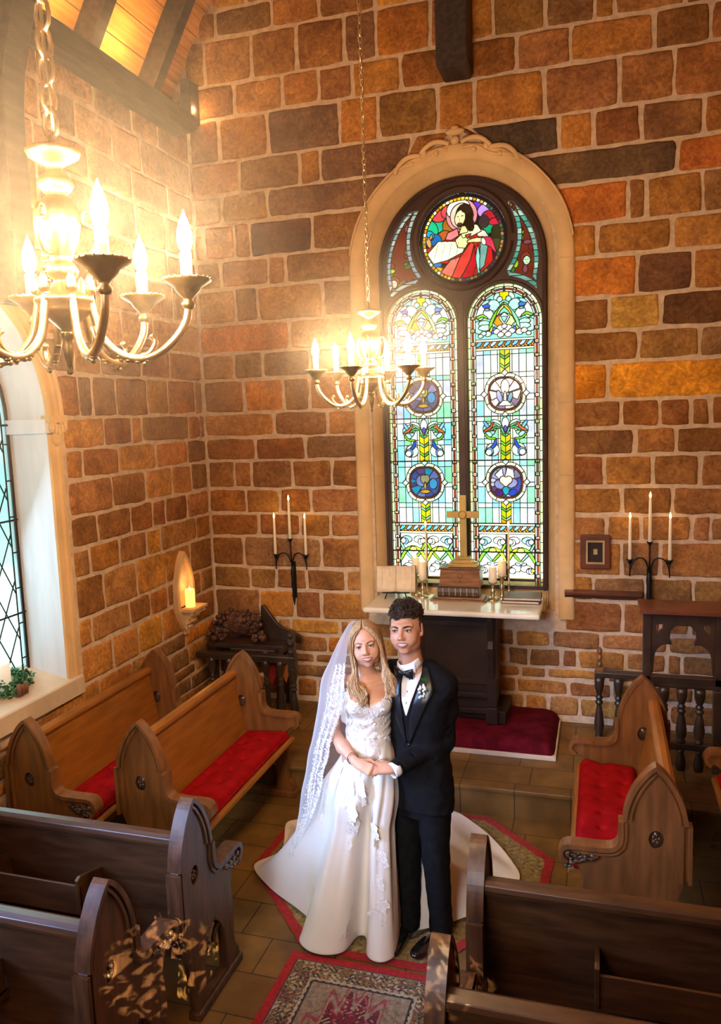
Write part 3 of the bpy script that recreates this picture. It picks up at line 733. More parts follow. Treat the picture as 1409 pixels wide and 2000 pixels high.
        P.fill(top & E(s_*.16, 3.43, .045, .022), (.5, .84, .72)); P.fill(top & E(s_*.15, 3.395, .055, .024), (.55, .88, .75))
        P.fill(top & P.poly([(cx+s_*.0, 3.51), (cx+s_*.06, 3.48), (cx+s_*.085, 3.43), (cx+s_*.03, 3.37), (cx, 3.40)]), OR if s_ < 0 else (.72, .84, .36))
        P.fill(top & St([(s_*.004, 3.58), (s_*.06, 3.51), (s_*.10, 3.44), (s_*.115, 3.37)], .011, .014), GR if s_ > 0 else LG)
        P.fill(top & St([(s_*.004, 3.56), (s_*.04, 3.52), (s_*.06, 3.48)], .012, .006), YE if s_ > 0 else (.7, .85, .4))
        P.fill(top & E(s_*.085, 3.37, .013, .03, s_*20), (.15, .22, .75)); P.fill(top & E(s_*.105, 3.375, .010, .03, s_*20), YE)
    P.fill(top & P.poly([(cx-.045, 3.47), (cx, 3.51), (cx+.045, 3.47), (cx, 3.40)]), PA); P.fill(top & P.poly([(cx-.028, 3.475), (cx+.028, 3.475), (cx, 3.425)]), (.4, .85, .75))
    if 1:
        for x, z, r in ((-.03, 3.385, .03), (.03, 3.385, .03), (0, 3.40, .022), (-.06, 3.36, .026), (.06, 3.36, .026), (0, 3.355, .024), (-.03, 3.335, .026), (.03, 3.335, .026), (.12, 3.35, .03), (.155, 3.36, .025), (-.13, 3.345, .026), (-.165, 3.35, .022), (-.19, 3.33, .02), (.19, 3.335, .02)):
            P.fill(top & E(x, z, r, r*.8), WH if abs(x) < .1 or x > 0 else (.6, .88, .75))
    # medallions
    for mz, sub in ((2.868, 0), (2.155, 1)):
        def sq(r, k=.16):
            rr = np.hypot(X, Z-mz); th = np.arctan2(Z-mz, X); return rr < r*(1+k*.35*(np.cos(4*(th-PI/4))*.55-.1*np.cos(8*th)))
        a_ = (np.arctan2(Z-mz, X)*6/PI).astype(int)
        for k in np.unique(a_):
            for s_ in (0, 1): P.fill(sq(.168) & (a_ == k) & (side == s_), CRM)
        for dx, dz in ((.168, 0), (-.168, 0), (0, .168), (0, -.168)): P.fill(np.abs(X-dx)+np.abs(Z-mz-dz) < .028, PA)
        P.fill(sq(.142), RD); P.fill(sq(.132), DP)
        w = ((np.arctan2(Z-mz, X)+.3)*5/PI).astype(int)
        pal = [[PU, (.26, .20, .34), (.16, .14, .24), (.24, .24, .42)], [(.10, .13, .34), (.05, .30, .46), PU, (.22, .24, .50)]][sub] if kind == 0 else [[(.62, .48, .52), (.8, .68, .66), (.26, .19, .30), (.36, .34, .46)], [(.30, .26, .42), (.44, .42, .62), PU, (.12, .14, .44)]][sub]
        for k in np.unique(w): P.fill(sq(.126) & (w == k), rg.choice(pal), jit=.2)
        e = lambda x, z, rx, rz, a=0: P.ell(cx+x, mz+z, rx, rz, a)
        if kind == 0:
            P.fill(e(-.02, .02, .06, .05, 30), (.22, .26, .5)); P.fill(e(.07, -.01, .035, .045), (.1, .3, .5))
            P.fill(e(0, .035, .040, .045) & (Z < mz+.065), (.36, .34, .14) if sub == 0 else (.34, .30, .20))
            P.fill(e(0, -.03, .010, .035), (.5, .34, .1)); P.fill(e(0, -.075, .045, .016), (.52, .34, .08))
            if sub == 0: P.fill(e(0, .04, .018, .018), (.8, .8, .5))
        elif sub == 0:
            P.fill(P.poly([(cx, mz), (cx-.13, mz+.03), (cx-.11, mz-.05)]), (.9, .8, .74)); P.fill(P.poly([(cx, mz), (cx+.13, mz+.03), (cx+.1, mz-.05)]), (.92, .8, .76))
            P.fill(e(-.045, -.02, .02, .05, 15), (.28, .34, .66)); P.fill(e(.04, -.03, .018, .045, -15), (.05, .30, .44))
            P.fill(e(0, .055, .034, .058), WH); P.fill(e(0, -.03, .012, .05), WH); P.fill(P.poly([(cx-.06, mz-.095), (cx+.06, mz-.095), (cx+.02, mz-.055), (cx-.02, mz-.055)]), (.97, .86, .76))
        else:
            P.fill(P.poly([(cx-.09, mz+.06), (cx-.03, mz+.12), (cx-.02, mz+.05), (cx-.05, mz+.02)]), (.82, .70, .72)); P.fill(P.poly([(cx+.01, mz+.12), (cx+.06, mz+.1), (cx+.07, mz+.03), (cx-.01, mz+.04)]), (.92, .72, .66))
            P.fill(e(-.05, -.02, .045, .036, -25), (.34, .33, .55)); P.fill(e(.05, -.01, .045, .036, 25), (.40, .36, .6))
            P.fill(e(-.022, .018, .030, .030) | e(.022, .018, .030, .030) | P.poly([(cx-.052, mz+.012), (cx+.052, mz+.012), (cx, mz-.045)]), (.98, .82, .60))
            P.fill(e(0, -.07, .03, .035), TB); P.fill(e(.055, -.085, .035, .026, 20), (.06, .12, .5)); P.fill(e(-.055, -.085, .035, .026, -20), (.14, .05, .22))
    # flower scrolls between the medallions
    for s_ in (-1, 1):
        P.fill(E(s_*.13, 2.585, .052, .052), AQ); P.fill(E(s_*.15, 2.62, .014, .04, -s_*35), SB); P.fill(E(s_*.075, 2.63, .045, .03, s_*25), PA)
        P.fill(E(s_*.10, 2.595, .03, .024, s_*10), WH if kind else PA); P.fill(St([(s_*.012, 2.55), (s_*.045, 2.61), (s_*.10, 2.64)], .008), GR)
        P.fill(St([(s_*.10, 2.64), (s_*.12, 2.60), (s_*.165, 2.575)], .009, .012), (.78, .22, .06)); P.fill(E(s_*.105, 2.585, .013, .015), YE)
        P.fill(St([(s_*.04, 2.595), (s_*.08, 2.60), (s_*.12, 2.575)], .009), (.1, .5, .2)); P.fill(E(s_*.135, 2.545, .03, .022, s_*15), (.5, .84, .84))
        P.fill(St([(s_*.165, 2.55), (s_*.13, 2.515), (s_*.075, 2.51)], .010, .007), LG)
        P.fill(E(s_*.105, 2.42, .055, .052), PA); P.fill(St([(s_*.075, 2.50), (s_*.09, 2.46), (s_*.12, 2.43)], .012, .014), DB); P.fill(E(s_*.13, 2.405, .034, .034), SB); P.fill(E(s_*.135, 2.40, .026, .026), (.74, .86, .82))
    P.fill(E(0, 2.635, .028, .045), WH); P.fill(E(0, 2.59, .013, .025), (.14, .16, .72))
    # lower panel
    low = inn & (Z < 1.724); P.fill(low, (1, .98, .86)); nlow = P.n
    for s_ in (-1, 1):
        c0 = s_*.116
        P.fill(low & R(min(s_*.23, s_*.0), max(s_*.23, s_*.0), 1.30, 1.724) & (np.abs(X-c0) > .108), (.9, .9, .6) if s_ > 0 else OR)
        for t_ in (-1, 1):
            P.fill(low & E(c0+t_*.055, 1.672, .048, .030), WH if t_ != s_ else (.46, .66, .86)); P.fill(low & E(c0+t_*.07, 1.655, .028, .028), WH if t_ != s_ else (.42, .62, .88)); P.fill(low & E(c0+t_*.084, 1.66, .022, .022), WH)
            P.fill(low & St([(c0+t_*.105, 1.64), (c0+t_*.07, 1.575), (c0+t_*.02, 1.515), (c0+t_*.005, 1.50)], .014, .008), LG if t_ != s_ else GR)
            P.fill(low & St([(c0+t_*.112, 1.49), (c0+t_*.09, 1.535), (c0+t_*.06, 1.58), (c0+t_*.01, 1.608)], .012, .016), (.32, .70, .10) if t_ == s_ else (.66, .78, .1))
            P.fill(low & E(c0+t_*.04, 1.44, .045, .03), WH); P.fill(low & E(c0+t_*.07, 1.42, .026, .026), WH if (kind+t_) % 2 else (.85, .9, .98)); P.fill(low & E(c0+t_*.025, 1.475, .022, .012, t_*20), (.56, .62, .90))
        P.fill(low & E(c0, 1.59, .03, .02), (.75, .8, .2)); P.fill(low & E(c0+s_*.085, 1.42, .026, .026), WH); P.fill(low & E(c0+s_*.095, 1.425, .017, .017), (.95, .62, .1) if s_ > 0 else (.9, .9, .9))
        P.fill(low & R(min(c0-.1, c0+.1), max(c0-.1, c0+.1), 1.345, 1.352), (.9, .8, .6))
    P.fill(inn & (Z < 1.335), CRM)
    for zb in (2.69, 2.335, 1.815, 1.575): P.lead |= (np.abs(Z-zb) < .0042)
    return P, rad < .292
for cx, k in ((CL[0], 0), (CRt[0], 1)):
    P, ins = lancet_paint(cx, k)
    me = P.mesh('window_1_lancet_glass', ins, GW+(.002 if k else 0)); o = obj('window_1_lancet_glass', me, M['stained']); o['kind'] = 'structure'
# rose: a robed haloed figure between bright background pieces
def rose_paint():
    cx, cz, r = RC; P = Paint(cx-r, cx+r, cz-r, cz+r, .0034); rg = random.Random(4); X = P.X-cx; Z = P.Z-cz; rad = np.hypot(X, Z)
    P.fill(rad < 2, (.05, .03, .03))
    th = np.arctan2(Z, X); sg = (th/.10).astype(int)
    for k in np.unique(sg):
        for s_ in (0, 1): P.fill((rad > .30) & (rad < .325) & (sg == k) & ((th > 0) == s_), rg.choice([(.7, .36, .02), (.85, .8, .6), (.8, .5, .1)]) if k > 8 or k < -18 else rg.choice([(.1, .14, .1), (.35, .2, .1), (.16, .05, .1)]), jit=.3)
    # leaf-like background pieces
    bgp = [(-.19, .13, .07, .06, (.05, .5, .34)), (-.25, .10, .05, .07, (.03, .42, .25)), (-.18, .2, .07, .05, (.62, .10, .12)), (-.12, .22, .05, .05, (.75, .16, .18)), (-.10, .11, .06, .07, (.45, .18, .03)), (-.15, .03, .06, .05, (.5, .16, .05)), (-.22, .01, .05, .05, (.03, .22, .5)), (-.27, .05, .04, .04, (.05, .4, .6)),
           (.12, .24, .05, .04, (.22, .08, .5)), (.17, .20, .05, .05, (.5, .3, .8)), (.21, .15, .06, .05, (.62, .05, .08)), (.25, .09, .05, .05, (.55, .04, .08)), (.20, .06, .07, .035, (.02, .42, .26)), (.17, .12, .04, .05, (.1, .06, .06)), (.28, .01, .05, .08, (.09, .07, .03)), (.27, -.08, .06, .07, (.10, .09, .04)), (.24, -.16, .06, .06, (.12, .02, .04)), (.17, -.24, .06, .05, (.08, .02, .04)),
           (-.27, -.10, .04, .05, (.9, .85, .55)), (-.22, -.18, .05, .04, (.04, .24, .5)), (-.19, -.24, .06, .04, (.7, .4, .05)), (-.12, -.27, .05, .04, (.9, .7, .5))]
    for x, z, a, b, c in bgp: P.fill((rad < .30) & P.ell(cx+x, cz+z, a, b, rg.uniform(-30, 30)), c, jit=.15)
    rin = rad < .30
    P.fill(rin & P.ell(cx-.005, cz+.185, .125, .125), (.80, .34, .38)); P.fill(rin & P.ell(cx-.03, cz+.235, .095, .075, 10), (.97, .82, .66)); P.fill(rin & P.ell(cx-.005, cz+.18, .092, .098), (.8, .55, .5))
    # robe
    P.fill(rin & P.poly([(cx-.30, cz-.05), (cx-.18, cz-.01), (cx-.06, cz+.05), (cx+.08, cz+.10), (cx+.17, cz+.06), (cx+.23, cz-.08), (cx+.24, cz-.2), (cx+.1, cz-.36), (cx-.2, cz-.36), (cx-.12, cz-.18), (cx-.27, cz-.15)]), (.55, .04, .04))
    for pts, c in [(((-.15, -.28), (-.02, -.13), (.07, -.02), (.10, -.06), (.05, -.2), (-.05, -.33)), (.70, .10, .08)), (((-.03, -.32), (.06, -.16), (.09, -.05), (.11, -.2), (.06, -.34)), (.55, .03, .05)), (((-.19, -.25), (-.1, -.15), (-.02, -.13), (-.1, -.3)), (.82, .22, .18)),
                   (((.12, -.04), (.15, -.22), (.12, -.3), (.1, -.15)), (.40, .62, .60)), (((.14, -.02), (.20, -.07), (.17, -.22), (.13, -.25)), (.25, .40, .38)), (((.13, .03), (.22, .0), (.24, -.03), (.27, -.14), (.22, -.08), (.17, -.05)), (.62, .07, .14)), (((.10, .08), (.18, .05), (.21, .0), (.12, .01)), (.86, .56, .52)),
                   (((-.29, -.09), (-.20, .0), (-.06, -.01), (.02, -.05), (.0, -.10), (-.12, -.15), (-.24, -.17)), (.96, .90, .62)), (((-.06, .0), (.0, .05), (.06, .0), (.02, -.07), (-.04, -.06)), (.90, .78, .40)), (((-.12, .06), (-.04, .09), (-.03, .03), (-.09, -.0), (-.14, .01)), (.80, .28, .30)),
                   (((-.03, .10), (.05, .12), (.12, .10), (.15, .05), (.08, .02), (.0, .01)), (.93, .84, .50)), (((.07, .04), (.02, .03), (.04, .0)), (.55, .12, .08))]:
        P.fill(rin & P.poly([(cx+a, cz+b) for a, b in pts]), c)
    for k in range(4): P.lead |= rin & P.stroke([(cx-.24+k*.06, cz-.16), (cx-.2+k*.055, cz-.02)], .0018)
    # hands, hair, head
    P.fill(rin & P.stroke([(cx+.16, cz-.02), (cx+.10, cz-.015), (cx+.04, cz-.02)], .022, .012), (.82, .56, .34)); P.fill(rin & P.ell(cx+.165, cz-.03, .018, .03, 20), (.9, .86, .6))
    P.fill(rin & P.ell(cx-.275, cz-.0, .020, .045, 15), (.62, .38, .20)); P.fill(rin & P.ell(cx-.295, cz+.045, .008, .026, 20), (.6, .36, .2)); P.fill(rin & P.ell(cx-.255, cz+.04, .010, .022, -20), (.62, .38, .2))
    P.fill(rin & P.poly([(cx-.03, cz+.04), (cx+.04, cz+.05), (cx+.05, cz+.14), (cx-.01, cz+.1)]), (.85, .66, .38))
    P.fill(rin & (P.ell(cx+.015, cz+.185, .068, .085, -10) | P.ell(cx+.055, cz+.12, .035, .065, 15)), (.07, .035, .02))
    P.fill(rin & P.ell(cx-.018, cz+.165, .042, .062, -12), (.90, .74, .46)); P.fill(rin & P.ell(cx-.022, cz+.112, .024, .022), (.16, .08, .04), keep=True)
    for x, z in ((-.036, .176), (.0, .18)): P.fill(P.ell(cx+x, cz+z, .010, .004), (.15, .08, .05), keep=True)
    P.fill(P.ell(cx-.024, cz+.150, .004, .013), (.6, .42, .25), keep=True); P.fill(P.ell(cx-.024, cz+.130, .012, .004), (.45, .15, .1), keep=True)
    P.fill(rin & (P.ell(cx+.03, cz+.225, .05, .03, -30)), (.09, .045, .025), keep=True)
    return P, rad < r-.001
P, ins = rose_paint()
o = obj('window_1_rose_glass', P.mesh('window_1_rose_glass', ins, GW+.001), M['stained']); o['kind'] = 'structure'
def span_paint(s):
    pts = spandrel(s); xs = [p[0] for p in pts]; zs = [p[1] for p in pts]
    P = Paint(min(xs), max(xs), min(zs), max(zs), .0036); rg = random.Random(9+s); inside = P.poly(pts); core = P.poly(spandrel(s, .035)); edge = P.poly(spandrel(s, .012))
    X0 = -1.088+s*.50
    th = np.floor((P.Z*s*0+P.Z)/.045)
    for k in np.unique(th): P.fill(inside & (th == k), rg.choice([(.14, .34, .30), (.24, .36, .34), (.4, .5, .44)]) if s > 0 else rg.choice([(.34, .36, .40), (.45, .45, .42)]))
    P.fill(core, (.22, .05, .03))
    for _ in range(26):
        x = rg.uniform(min(xs), max(xs)); z = rg.uniform(min(zs), max(zs)); P.fill(core & P.ell(x, z, rg.uniform(.015, .035), rg.uniform(.015, .035)), rg.choice([(.3, .04, .03), (.38, .5, .03), (.12, .06, .22), (.5, .22, .03), (.3, .1, .12), (.12, .2, .05)]))
    fx, fz = (-1.088+s*.545, 3.80) if s < 0 else (-1.088+s*.515, 3.90)
    P.fill(core & P.ell(fx, fz+.012, .040, .044), (.30, .07, .04)); P.fill(core & P.ell(fx+s*.006, fz-.008, .028, .034), (.74, .56, .46) if s < 0 else (.55, .66, .50))
    for d in (-.01, .01): P.fill(P.ell(fx+s*.006+d, fz-.002, .005, .0035), (.1, .05, .05), keep=True)
    P.fill(P.ell(fx+s*.006, fz-.024, .008, .003), (.4, .1, .08), keep=True)
    return P, inside
for s in (-1, 1):
    P, ins = span_paint(s); o = obj('window_1_spandrel_glass', P.mesh('window_1_spandrel_glass', ins, GW+.003), M['stained']); o['kind'] = 'structure'
# iron saddle bars in front of the glass
sb = MB()
for z in (2.69, 2.335, 1.815, 1.575):
    for c in (CL, CRt): sb.box(c[0]-.29, c[0]+.29, 6.408, 6.416, z-.005, z+.005)
tag(obj('window_1_bars', sb, M['lead']), kind='structure')

# ------------------------------------------------------------------ left wall window: deep splayed reveal, diamond panes
GX = XL-.21
def archG(h, z0, zs, n=16, rise=1.12, cy=LCY):
    R = h*rise; a1 = math.acos((R-h)/R); pts = [(cy-h, z0)]
    for i in range(n+1): t = a1*i/n; pts.append((cy-h+R-R*math.cos(t), zs+R*math.sin(t)))
    for i in range(n-1, -1, -1): t = a1*i/n; pts.append((cy+h-R+R*math.cos(t), zs+R*math.sin(t)))
    pts.append((cy+h, z0)); return pts
GH = LH-.085
rv = MB(); a = archL(-.0, LZ0, 16); b = archG(GH, LZ0+.09, LZS)
A = [(XL+.02, y, z) for y, z in a]; Bp = [(GX-.03, y, z) for y, z in b]; n = len(A)
rv.add(A+Bp, [(i, i+1, n+i+1, n+i) for i in range(n-1)])
tag(obj('window_2_reveal', rv, M['plaster'], smooth=True), kind='structure').data.polygons.foreach_set('use_smooth', [False]*(n-1))
cap = MB()
for s, y in ((1, LY1), (-1, LY0)):
    cap.prism([(XL-.20, 0), (XL+.03, 0), (XL+.03, .09), (XL-.20, .09)], lambda u, v, d: (u, d-s*.085*max(0, min(1, (XL-u)/.2)), 2.69+v), y-s*.022, y+s*.05)
tag(obj('window_2_impost', cap, M['plaster'], bevel=.004), kind='structure')
sr = MB()
prf = [(0, XL-.02), (0, XL+.03), (.012, XL+.045), (.03, XL+.05), (.042, XL+.035), (.05, XL+.02), (.062, XL+.02), (.07, XL+.04), (.09, XL+.048), (.11, XL+.042), (.12, XL+.03), (.135, XL+.03), (.15, XL+.04), (.165, XL+.035), (.175, XL+.015), (.175, XL-.02)]
arcp = [p for p in archG(LH, LZ0, LZS, 18) if p[1] >= LZS-.001]
sweep_arch(sr, arcp, prf, lambda u, v, d: (d, u, v))
prf2 = [(0, XL-.02), (0, XL+.02), (.012, XL+.03), (.05, XL+.032), (.06, XL+.022), (.075, XL+.022), (.09, XL+.034), (.12, XL+.032), (.13, XL+.02), (.135, XL-.02)]
for s, y in ((-1, LY0), (1, LY1)):
    path = [(y, LZ0-.02), (y, 2.68)] if s < 0 else [(y, 2.68), (y, LZ0-.02)]
    sweep_arch(sr, path, prf2, lambda u, v, d: (d, u, v))
    # carved capital
    for k in range(5):
        sr.ell((XL+.035, y+s*(.03+.03*k), 2.70+.035*abs(k-2)*.5), (.028, .022, .045), 8, 6)
    sr.box(XL-.01, XL+.055, min(y-s*.01, y+s*.17), max(y-s*.01, y+s*.17), 2.755, 2.80); sr.ell((XL+.03, y+s*.075, 2.655), (.03, .05, .05), 10, 6)
tag(obj('window_2_surround', sr, M['limestone'], smooth=False, bevel=0), kind='structure')
sl = MB(); sl.prism([(XL+.05, .945), (XL+.05, 1.06), (XL+.04, 1.07), (GX-.02, 1.185), (GX-.06, 1.185), (GX-.06, .945)], lambda u, v, d: (u, d, v), LY0-.14, LY1+.14)
tag(obj('window_2_sill', sl, M['limestone_sill'], bevel=.004), kind='structure')
gm = bpy.data.materials.new('clear_pale_glass'); gm.use_nodes = True; t = gm.node_tree; t.nodes.clear()
o_ = t.nodes.new('ShaderNodeOutputMaterial'); tp = t.nodes.new('ShaderNodeBsdfTransparent'); tp.inputs[0].default_value = (.86, .98, 1, 1); gg = t.nodes.new('ShaderNodeBsdfGlossy'); gg.inputs['Roughness'].default_value = .08; ms = t.nodes.new('ShaderNodeMixShader'); ms.inputs[0].default_value = .05
t.links.new(tp.outputs[0], ms.inputs[1]); t.links.new(gg.outputs[0], ms.inputs[2]); t.links.new(ms.outputs[0], o_.inputs[0]); M['clear'] = gm
gl = MB(); gl.prism(archG(GH, 1.08, LZS), lambda u, v, d: (d, u, v), GX-.006, GX)
tag(obj('window_2_glass', gl, M['clear']), kind='structure')
ld = MB(); y0, y1 = LCY-GH, LCY+GH
def clipseg(p, q):
    # keep the part of a lead line inside the arch by sampling
    pts = []
    for i in range(301):
        y = lerp(p[0], q[0], i/300); z = lerp(p[1], q[1], i/300)
        R = GH*1.12; ok = abs(y-LCY) < GH-.05 and z > 1.19
        if z > LZS: ok = ok and abs(y-LCY) < math.sqrt(max(0, R*R-(z-LZS)**2))-(R-GH)-.05
        if ok: pts.append((GX+.004, y, z))
    return [pts[0], pts[-1]] if len(pts) > 1 else None
pw, ph = .155, .30
for k in range(-14, 24):
    for s in (-1, 1):
        ys = LCY+GH-.05; z0 = 1.12+k*ph
        seg = clipseg((LCY-1, z0+s*(-1-(ys-LCY))*ph/pw if False else z0+s*(-1)*ph/pw), (LCY+1, z0+s*ph/pw))
        if seg: ld.tube(seg, .005, 5)
for i, off in enumerate((.05, .0)):
    pp = archG(GH-off, 1.17, LZS, 12); ld.tube([(GX+.004, y, z) for y, z in pp], .006 if i == 0 else .012, 5)
z = 1.25
while z < LZS:
    for s in (-1, 1): ld.tube([(GX+.004, LCY+s*(GH-.05), z), (GX+.004, LCY+s*GH, z)], .005, 5)
    z += .23
ld.tube([(GX+.02, LCY, 1.1), (GX+.02, LCY, 3.3)], .012, 6)
for z in (1.55, 2.15, 2.75): ld.tube([(GX+.02, y0, z), (GX+.02, y1, z)], .007, 6)
tag(obj('window_2_leads', ld, M['lead']), kind='structure')
# ------------------------------------------------------------------ chandeliers
def glow_bulb_light(loc, parent):
    l = bpy.data.lights.new('bulb_light', 'POINT'); l.energy = BULB_W; l.color = BULB_COL; l.shadow_soft_size = .03
    o = bpy.data.objects.new('bulb_light', l); C.objects.link(o); o.location = loc; o.parent = parent
def chain(z0, z1, link, r, gap):
    mb = MB(); z = z0; k = 0
    while z < z1:
        pts = []
        for i in range(10):
            a = 2*PI*i/10; x = link*.27*math.cos(a); y = link*.5*math.sin(a)
            pts.append((x if k % 2 == 0 else x*.25, 0 if k % 2 == 0 else x*.97, z+link*.5+y))
        mb.tube(pts, r, 5, closed=True)
        z += link*gap; k += 1
    # lamp cord woven through the links
    mb.tube([(.006*math.sin(i*1.3), .006*math.cos(i*1.7), lerp(z0, z1, i/60)) for i in range(61)], r*.9, 4)
    return mb
def chandelier(x, y, z, R, th0, label, link, ztop):
    root = empty('chandelier', (x, y, z), 0, label=label, cat='chandelier', group='brass candle chandeliers')
    s = 1.0
    prof = [(.001, .010), (.006, .013), (.007, .018), (.003, .023), (.005, .028), (.010, .05), (.013, .072), (.008, .082), (.013, .088), (.016, .098), (.012, .104)]
    b = MB(); b.lathe(prof, n=12); obj('finial', b, M['brass_dark'], root, smooth=True)
    zs_ = lambda pr: [(r, z if z < .17 else .17+(z-.17)*1.11) for r, z in pr]
    b = MB(); b.lathe(zs_([(.010, .102), (.030, .122), (.052, .140), (.056, .146), (.054, .158), (.062, .162), (.062, .170), (.048, .176), (.034, .186), (.022, .198), (.018, .206), (.030, .212), (.034, .222), (.026, .236), (.020, .240), (.024, .250), (.036, .275), (.044, .305), (.045, .325), (.040, .342), (.028, .356), (.020, .362), (.032, .372), (.038, .382), (.032, .394), (.018, .402), (.016, .412), (.028, .420), (.052, .432), (.056, .440), (.050, .444), (.018, .441), (.008, .452), (.006, .47)]), n=20)
    obj('central_column', b, M['brass'], root, smooth=True)
    for k in range(3):
        b = MB(); a = k*2*PI/3+.6
        pts = [(r*math.cos(a), r*math.sin(a), zz) for r, zz in smooth_pts([(.034, .262), (.056, .260), (.078, .300), (.070, .348), (.050, .350), (.048, .330), (.058, .328)], 4)]
        b.tube(pts, .0055, 6)
        for q in range(4): b.ell((.058*math.cos(a), .058*math.sin(a), .250-.011*q), .0065-.001*q, 6, 4)
        obj('scroll', b, M['brass'], root, smooth=True)
    for k in range(6):
        a = th0+k*PI/3; ca, sa = math.cos(a), math.sin(a)
        P_ = lambda r, zz, w=0: (r*ca-w*sa, r*sa+w*ca, zz)
        arm = MB()
        pts = smooth_pts([(.052, .175), (.060, .135), (.075, .085), (.115, .048), (.165, .042), (R*.83, .070), (R*.97, .115), (R, .155)], 5)
        rad = [.0095-.0015*abs(i/len(pts)-.4) for i in range(len(pts))]
        arm.tube([P_(*p) for p in pts], rad, 8)
        arm.lathe([(.001, 0), (.011, .003), (.013, .012), (.008, .02), (.010, .026), (.004, .04), (.001, .046)], P_(.055, .178), 8)
        arm.tube([P_(*p) for p in smooth_pts([(.14, .043), (.17, .052), (.185, .075), (.175, .09)], 3)], [.006]*9+[.008], 6)
        arm.ell(P_(.160, .030), .007, 6, 4); arm.ell(P_(.110, .040), .006, 6, 4)
        for i in range(6):     # leaf chasing along the arm
            p = pts[10+i*2]; arm.ell(P_(p[0], p[1]-.006), (.009, .009, .006), 6, 4)
        ao = obj('arm', arm, M['brass'], root, smooth=True)
        cup = MB(); cup.lathe([(.004, .140), (.013, .148), (.015, .156), (.009, .162), (.012, .168), (.026, .182), (.030, .190), (.052, .203), (.053, .207), (.048, .209), (.016, .204), (.014, .212), (.001, .212)], (R*ca, R*sa, 0), 20)
        for i in range(20): cup.ell((R*ca+.051*math.cos(i*PI/10), R*sa+.051*math.sin(i*PI/10), .207), .0035, 5, 3)
        obj('drip_cup', cup, M['brass_dark'], ao, smooth=True)
        sl_ = MB(); sl_.lathe([(.0125, .206), (.0128, .262), (.010, .265), (.001, .265)], (R*ca, R*sa, 0), 12)
        so = obj('candle_sleeve', sl_, M['sleeve'], ao, smooth=True)
        bb = MB(); bb.lathe([(.006, .263), (.013, .273), (.0170, .290), (.0155, .308), (.009, .330), (.003, .344), (.0008, .352)], (R*ca, R*sa, 0), 12)
        obj('bulb', bb, M['bulb'], root, smooth=True)
        glow_bulb_light((R*ca, R*sa, .298), root)
    ch = chain(.495, ztop-z, link, link*.085, .86); obj('chain', ch, M['brass'], root, smooth=True)
    return root
thc = math.radians(17.25)
chandelier(-1.03, 3.55, 2.745, .255, math.radians(10)+thc, 'farther of the two brass chandeliers, hanging in front of the altar window', .030, 8.6)
chandelier(-1.10, 1.46, 2.843, .26, math.radians(6)+thc, 'nearer of the two brass chandeliers, large at the upper left', .062, 8.6)
# ------------------------------------------------------------------ pews. local frame: x along the seat, y = sitting direction, z up
PEAK = 1.055
END = [(.10,0),(.07,.25),(.025,.43),(0,.50),(-.015,.52),(-.015,.77),(.004,.79),(.010,.85),(.030,.915),(.062,.975),(.10,1.025),(.135,PEAK),(.17,1.025),(.208,.975),(.240,.915),(.260,.85),(.266,.79),(.282,.77),(.282,.70),(.288,.665),(.305,.638),(.335,.622),(.40,.616),(.52,.616),(.548,.606),(.558,.585),(.552,.560),(.53,.545),(.50,.53),(.475,.495),(.462,.45),(.470,.40),(.478,.30),(.468,.20),(.475,.13),(.505,.09),(.515,.05),(.515,0)]
_h = [(.002,.79),(.012,.85),(.034,.915),(.066,.975),(.10,1.022),(.135,PEAK)]
_a = smooth_pts(_h, 3); ARCH = _a+[(.270-x, z) for x, z in _a[-2::-1]]
_arm = smooth_pts([(.282,.70),(.288,.665),(.305,.638),(.335,.622),(.40,.616),(.52,.616),(.548,.606),(.558,.585),(.552,.560),(.53,.545),(.50,.53),(.475,.495),(.462,.45)], 2)
END = END[:6]+ARCH+[(.282,.77)]+_arm+END[-7:]
def end_panel(mb, x0, x1, t=.04):
    hole = [(.13+.034*math.cos(2*PI*i/16), .70+.046*math.sin(2*PI*i/16)) for i in range(16)]
    L = []
    for i in range(9): a = i/8*math.radians(62); L.append((.175+.23-.23*math.cos(a), .21+.21*math.sin(a)))
    R_ = [(.555-x, z) for x, z in L[::-1]][1:]
    arch = [(.175, .06)]+L+R_+[(.38, .06)]
    mb.prism(END, lambda u, v, d: (d, u, v), x0, x1, holes=[hole, arch])
def strip(mb, pts, x0, x1, w, off=0):
    # moulding following a profile line, w thick outward
    n = len(pts); V2 = [Vector(p) for p in pts]; a = []; b = []
    for i in range(n):
        d = (V2[min(i+1, n-1)]-V2[max(i-1, 0)]).normalized(); nn = Vector((-d.y, d.x)); a.append(V2[i]+nn*off); b.append(V2[i]+nn*(off+w))
    mb.prism([tuple(p) for p in a]+[tuple(p) for p in b[::-1]], lambda u, v, d: (d, u, v), x0, x1)
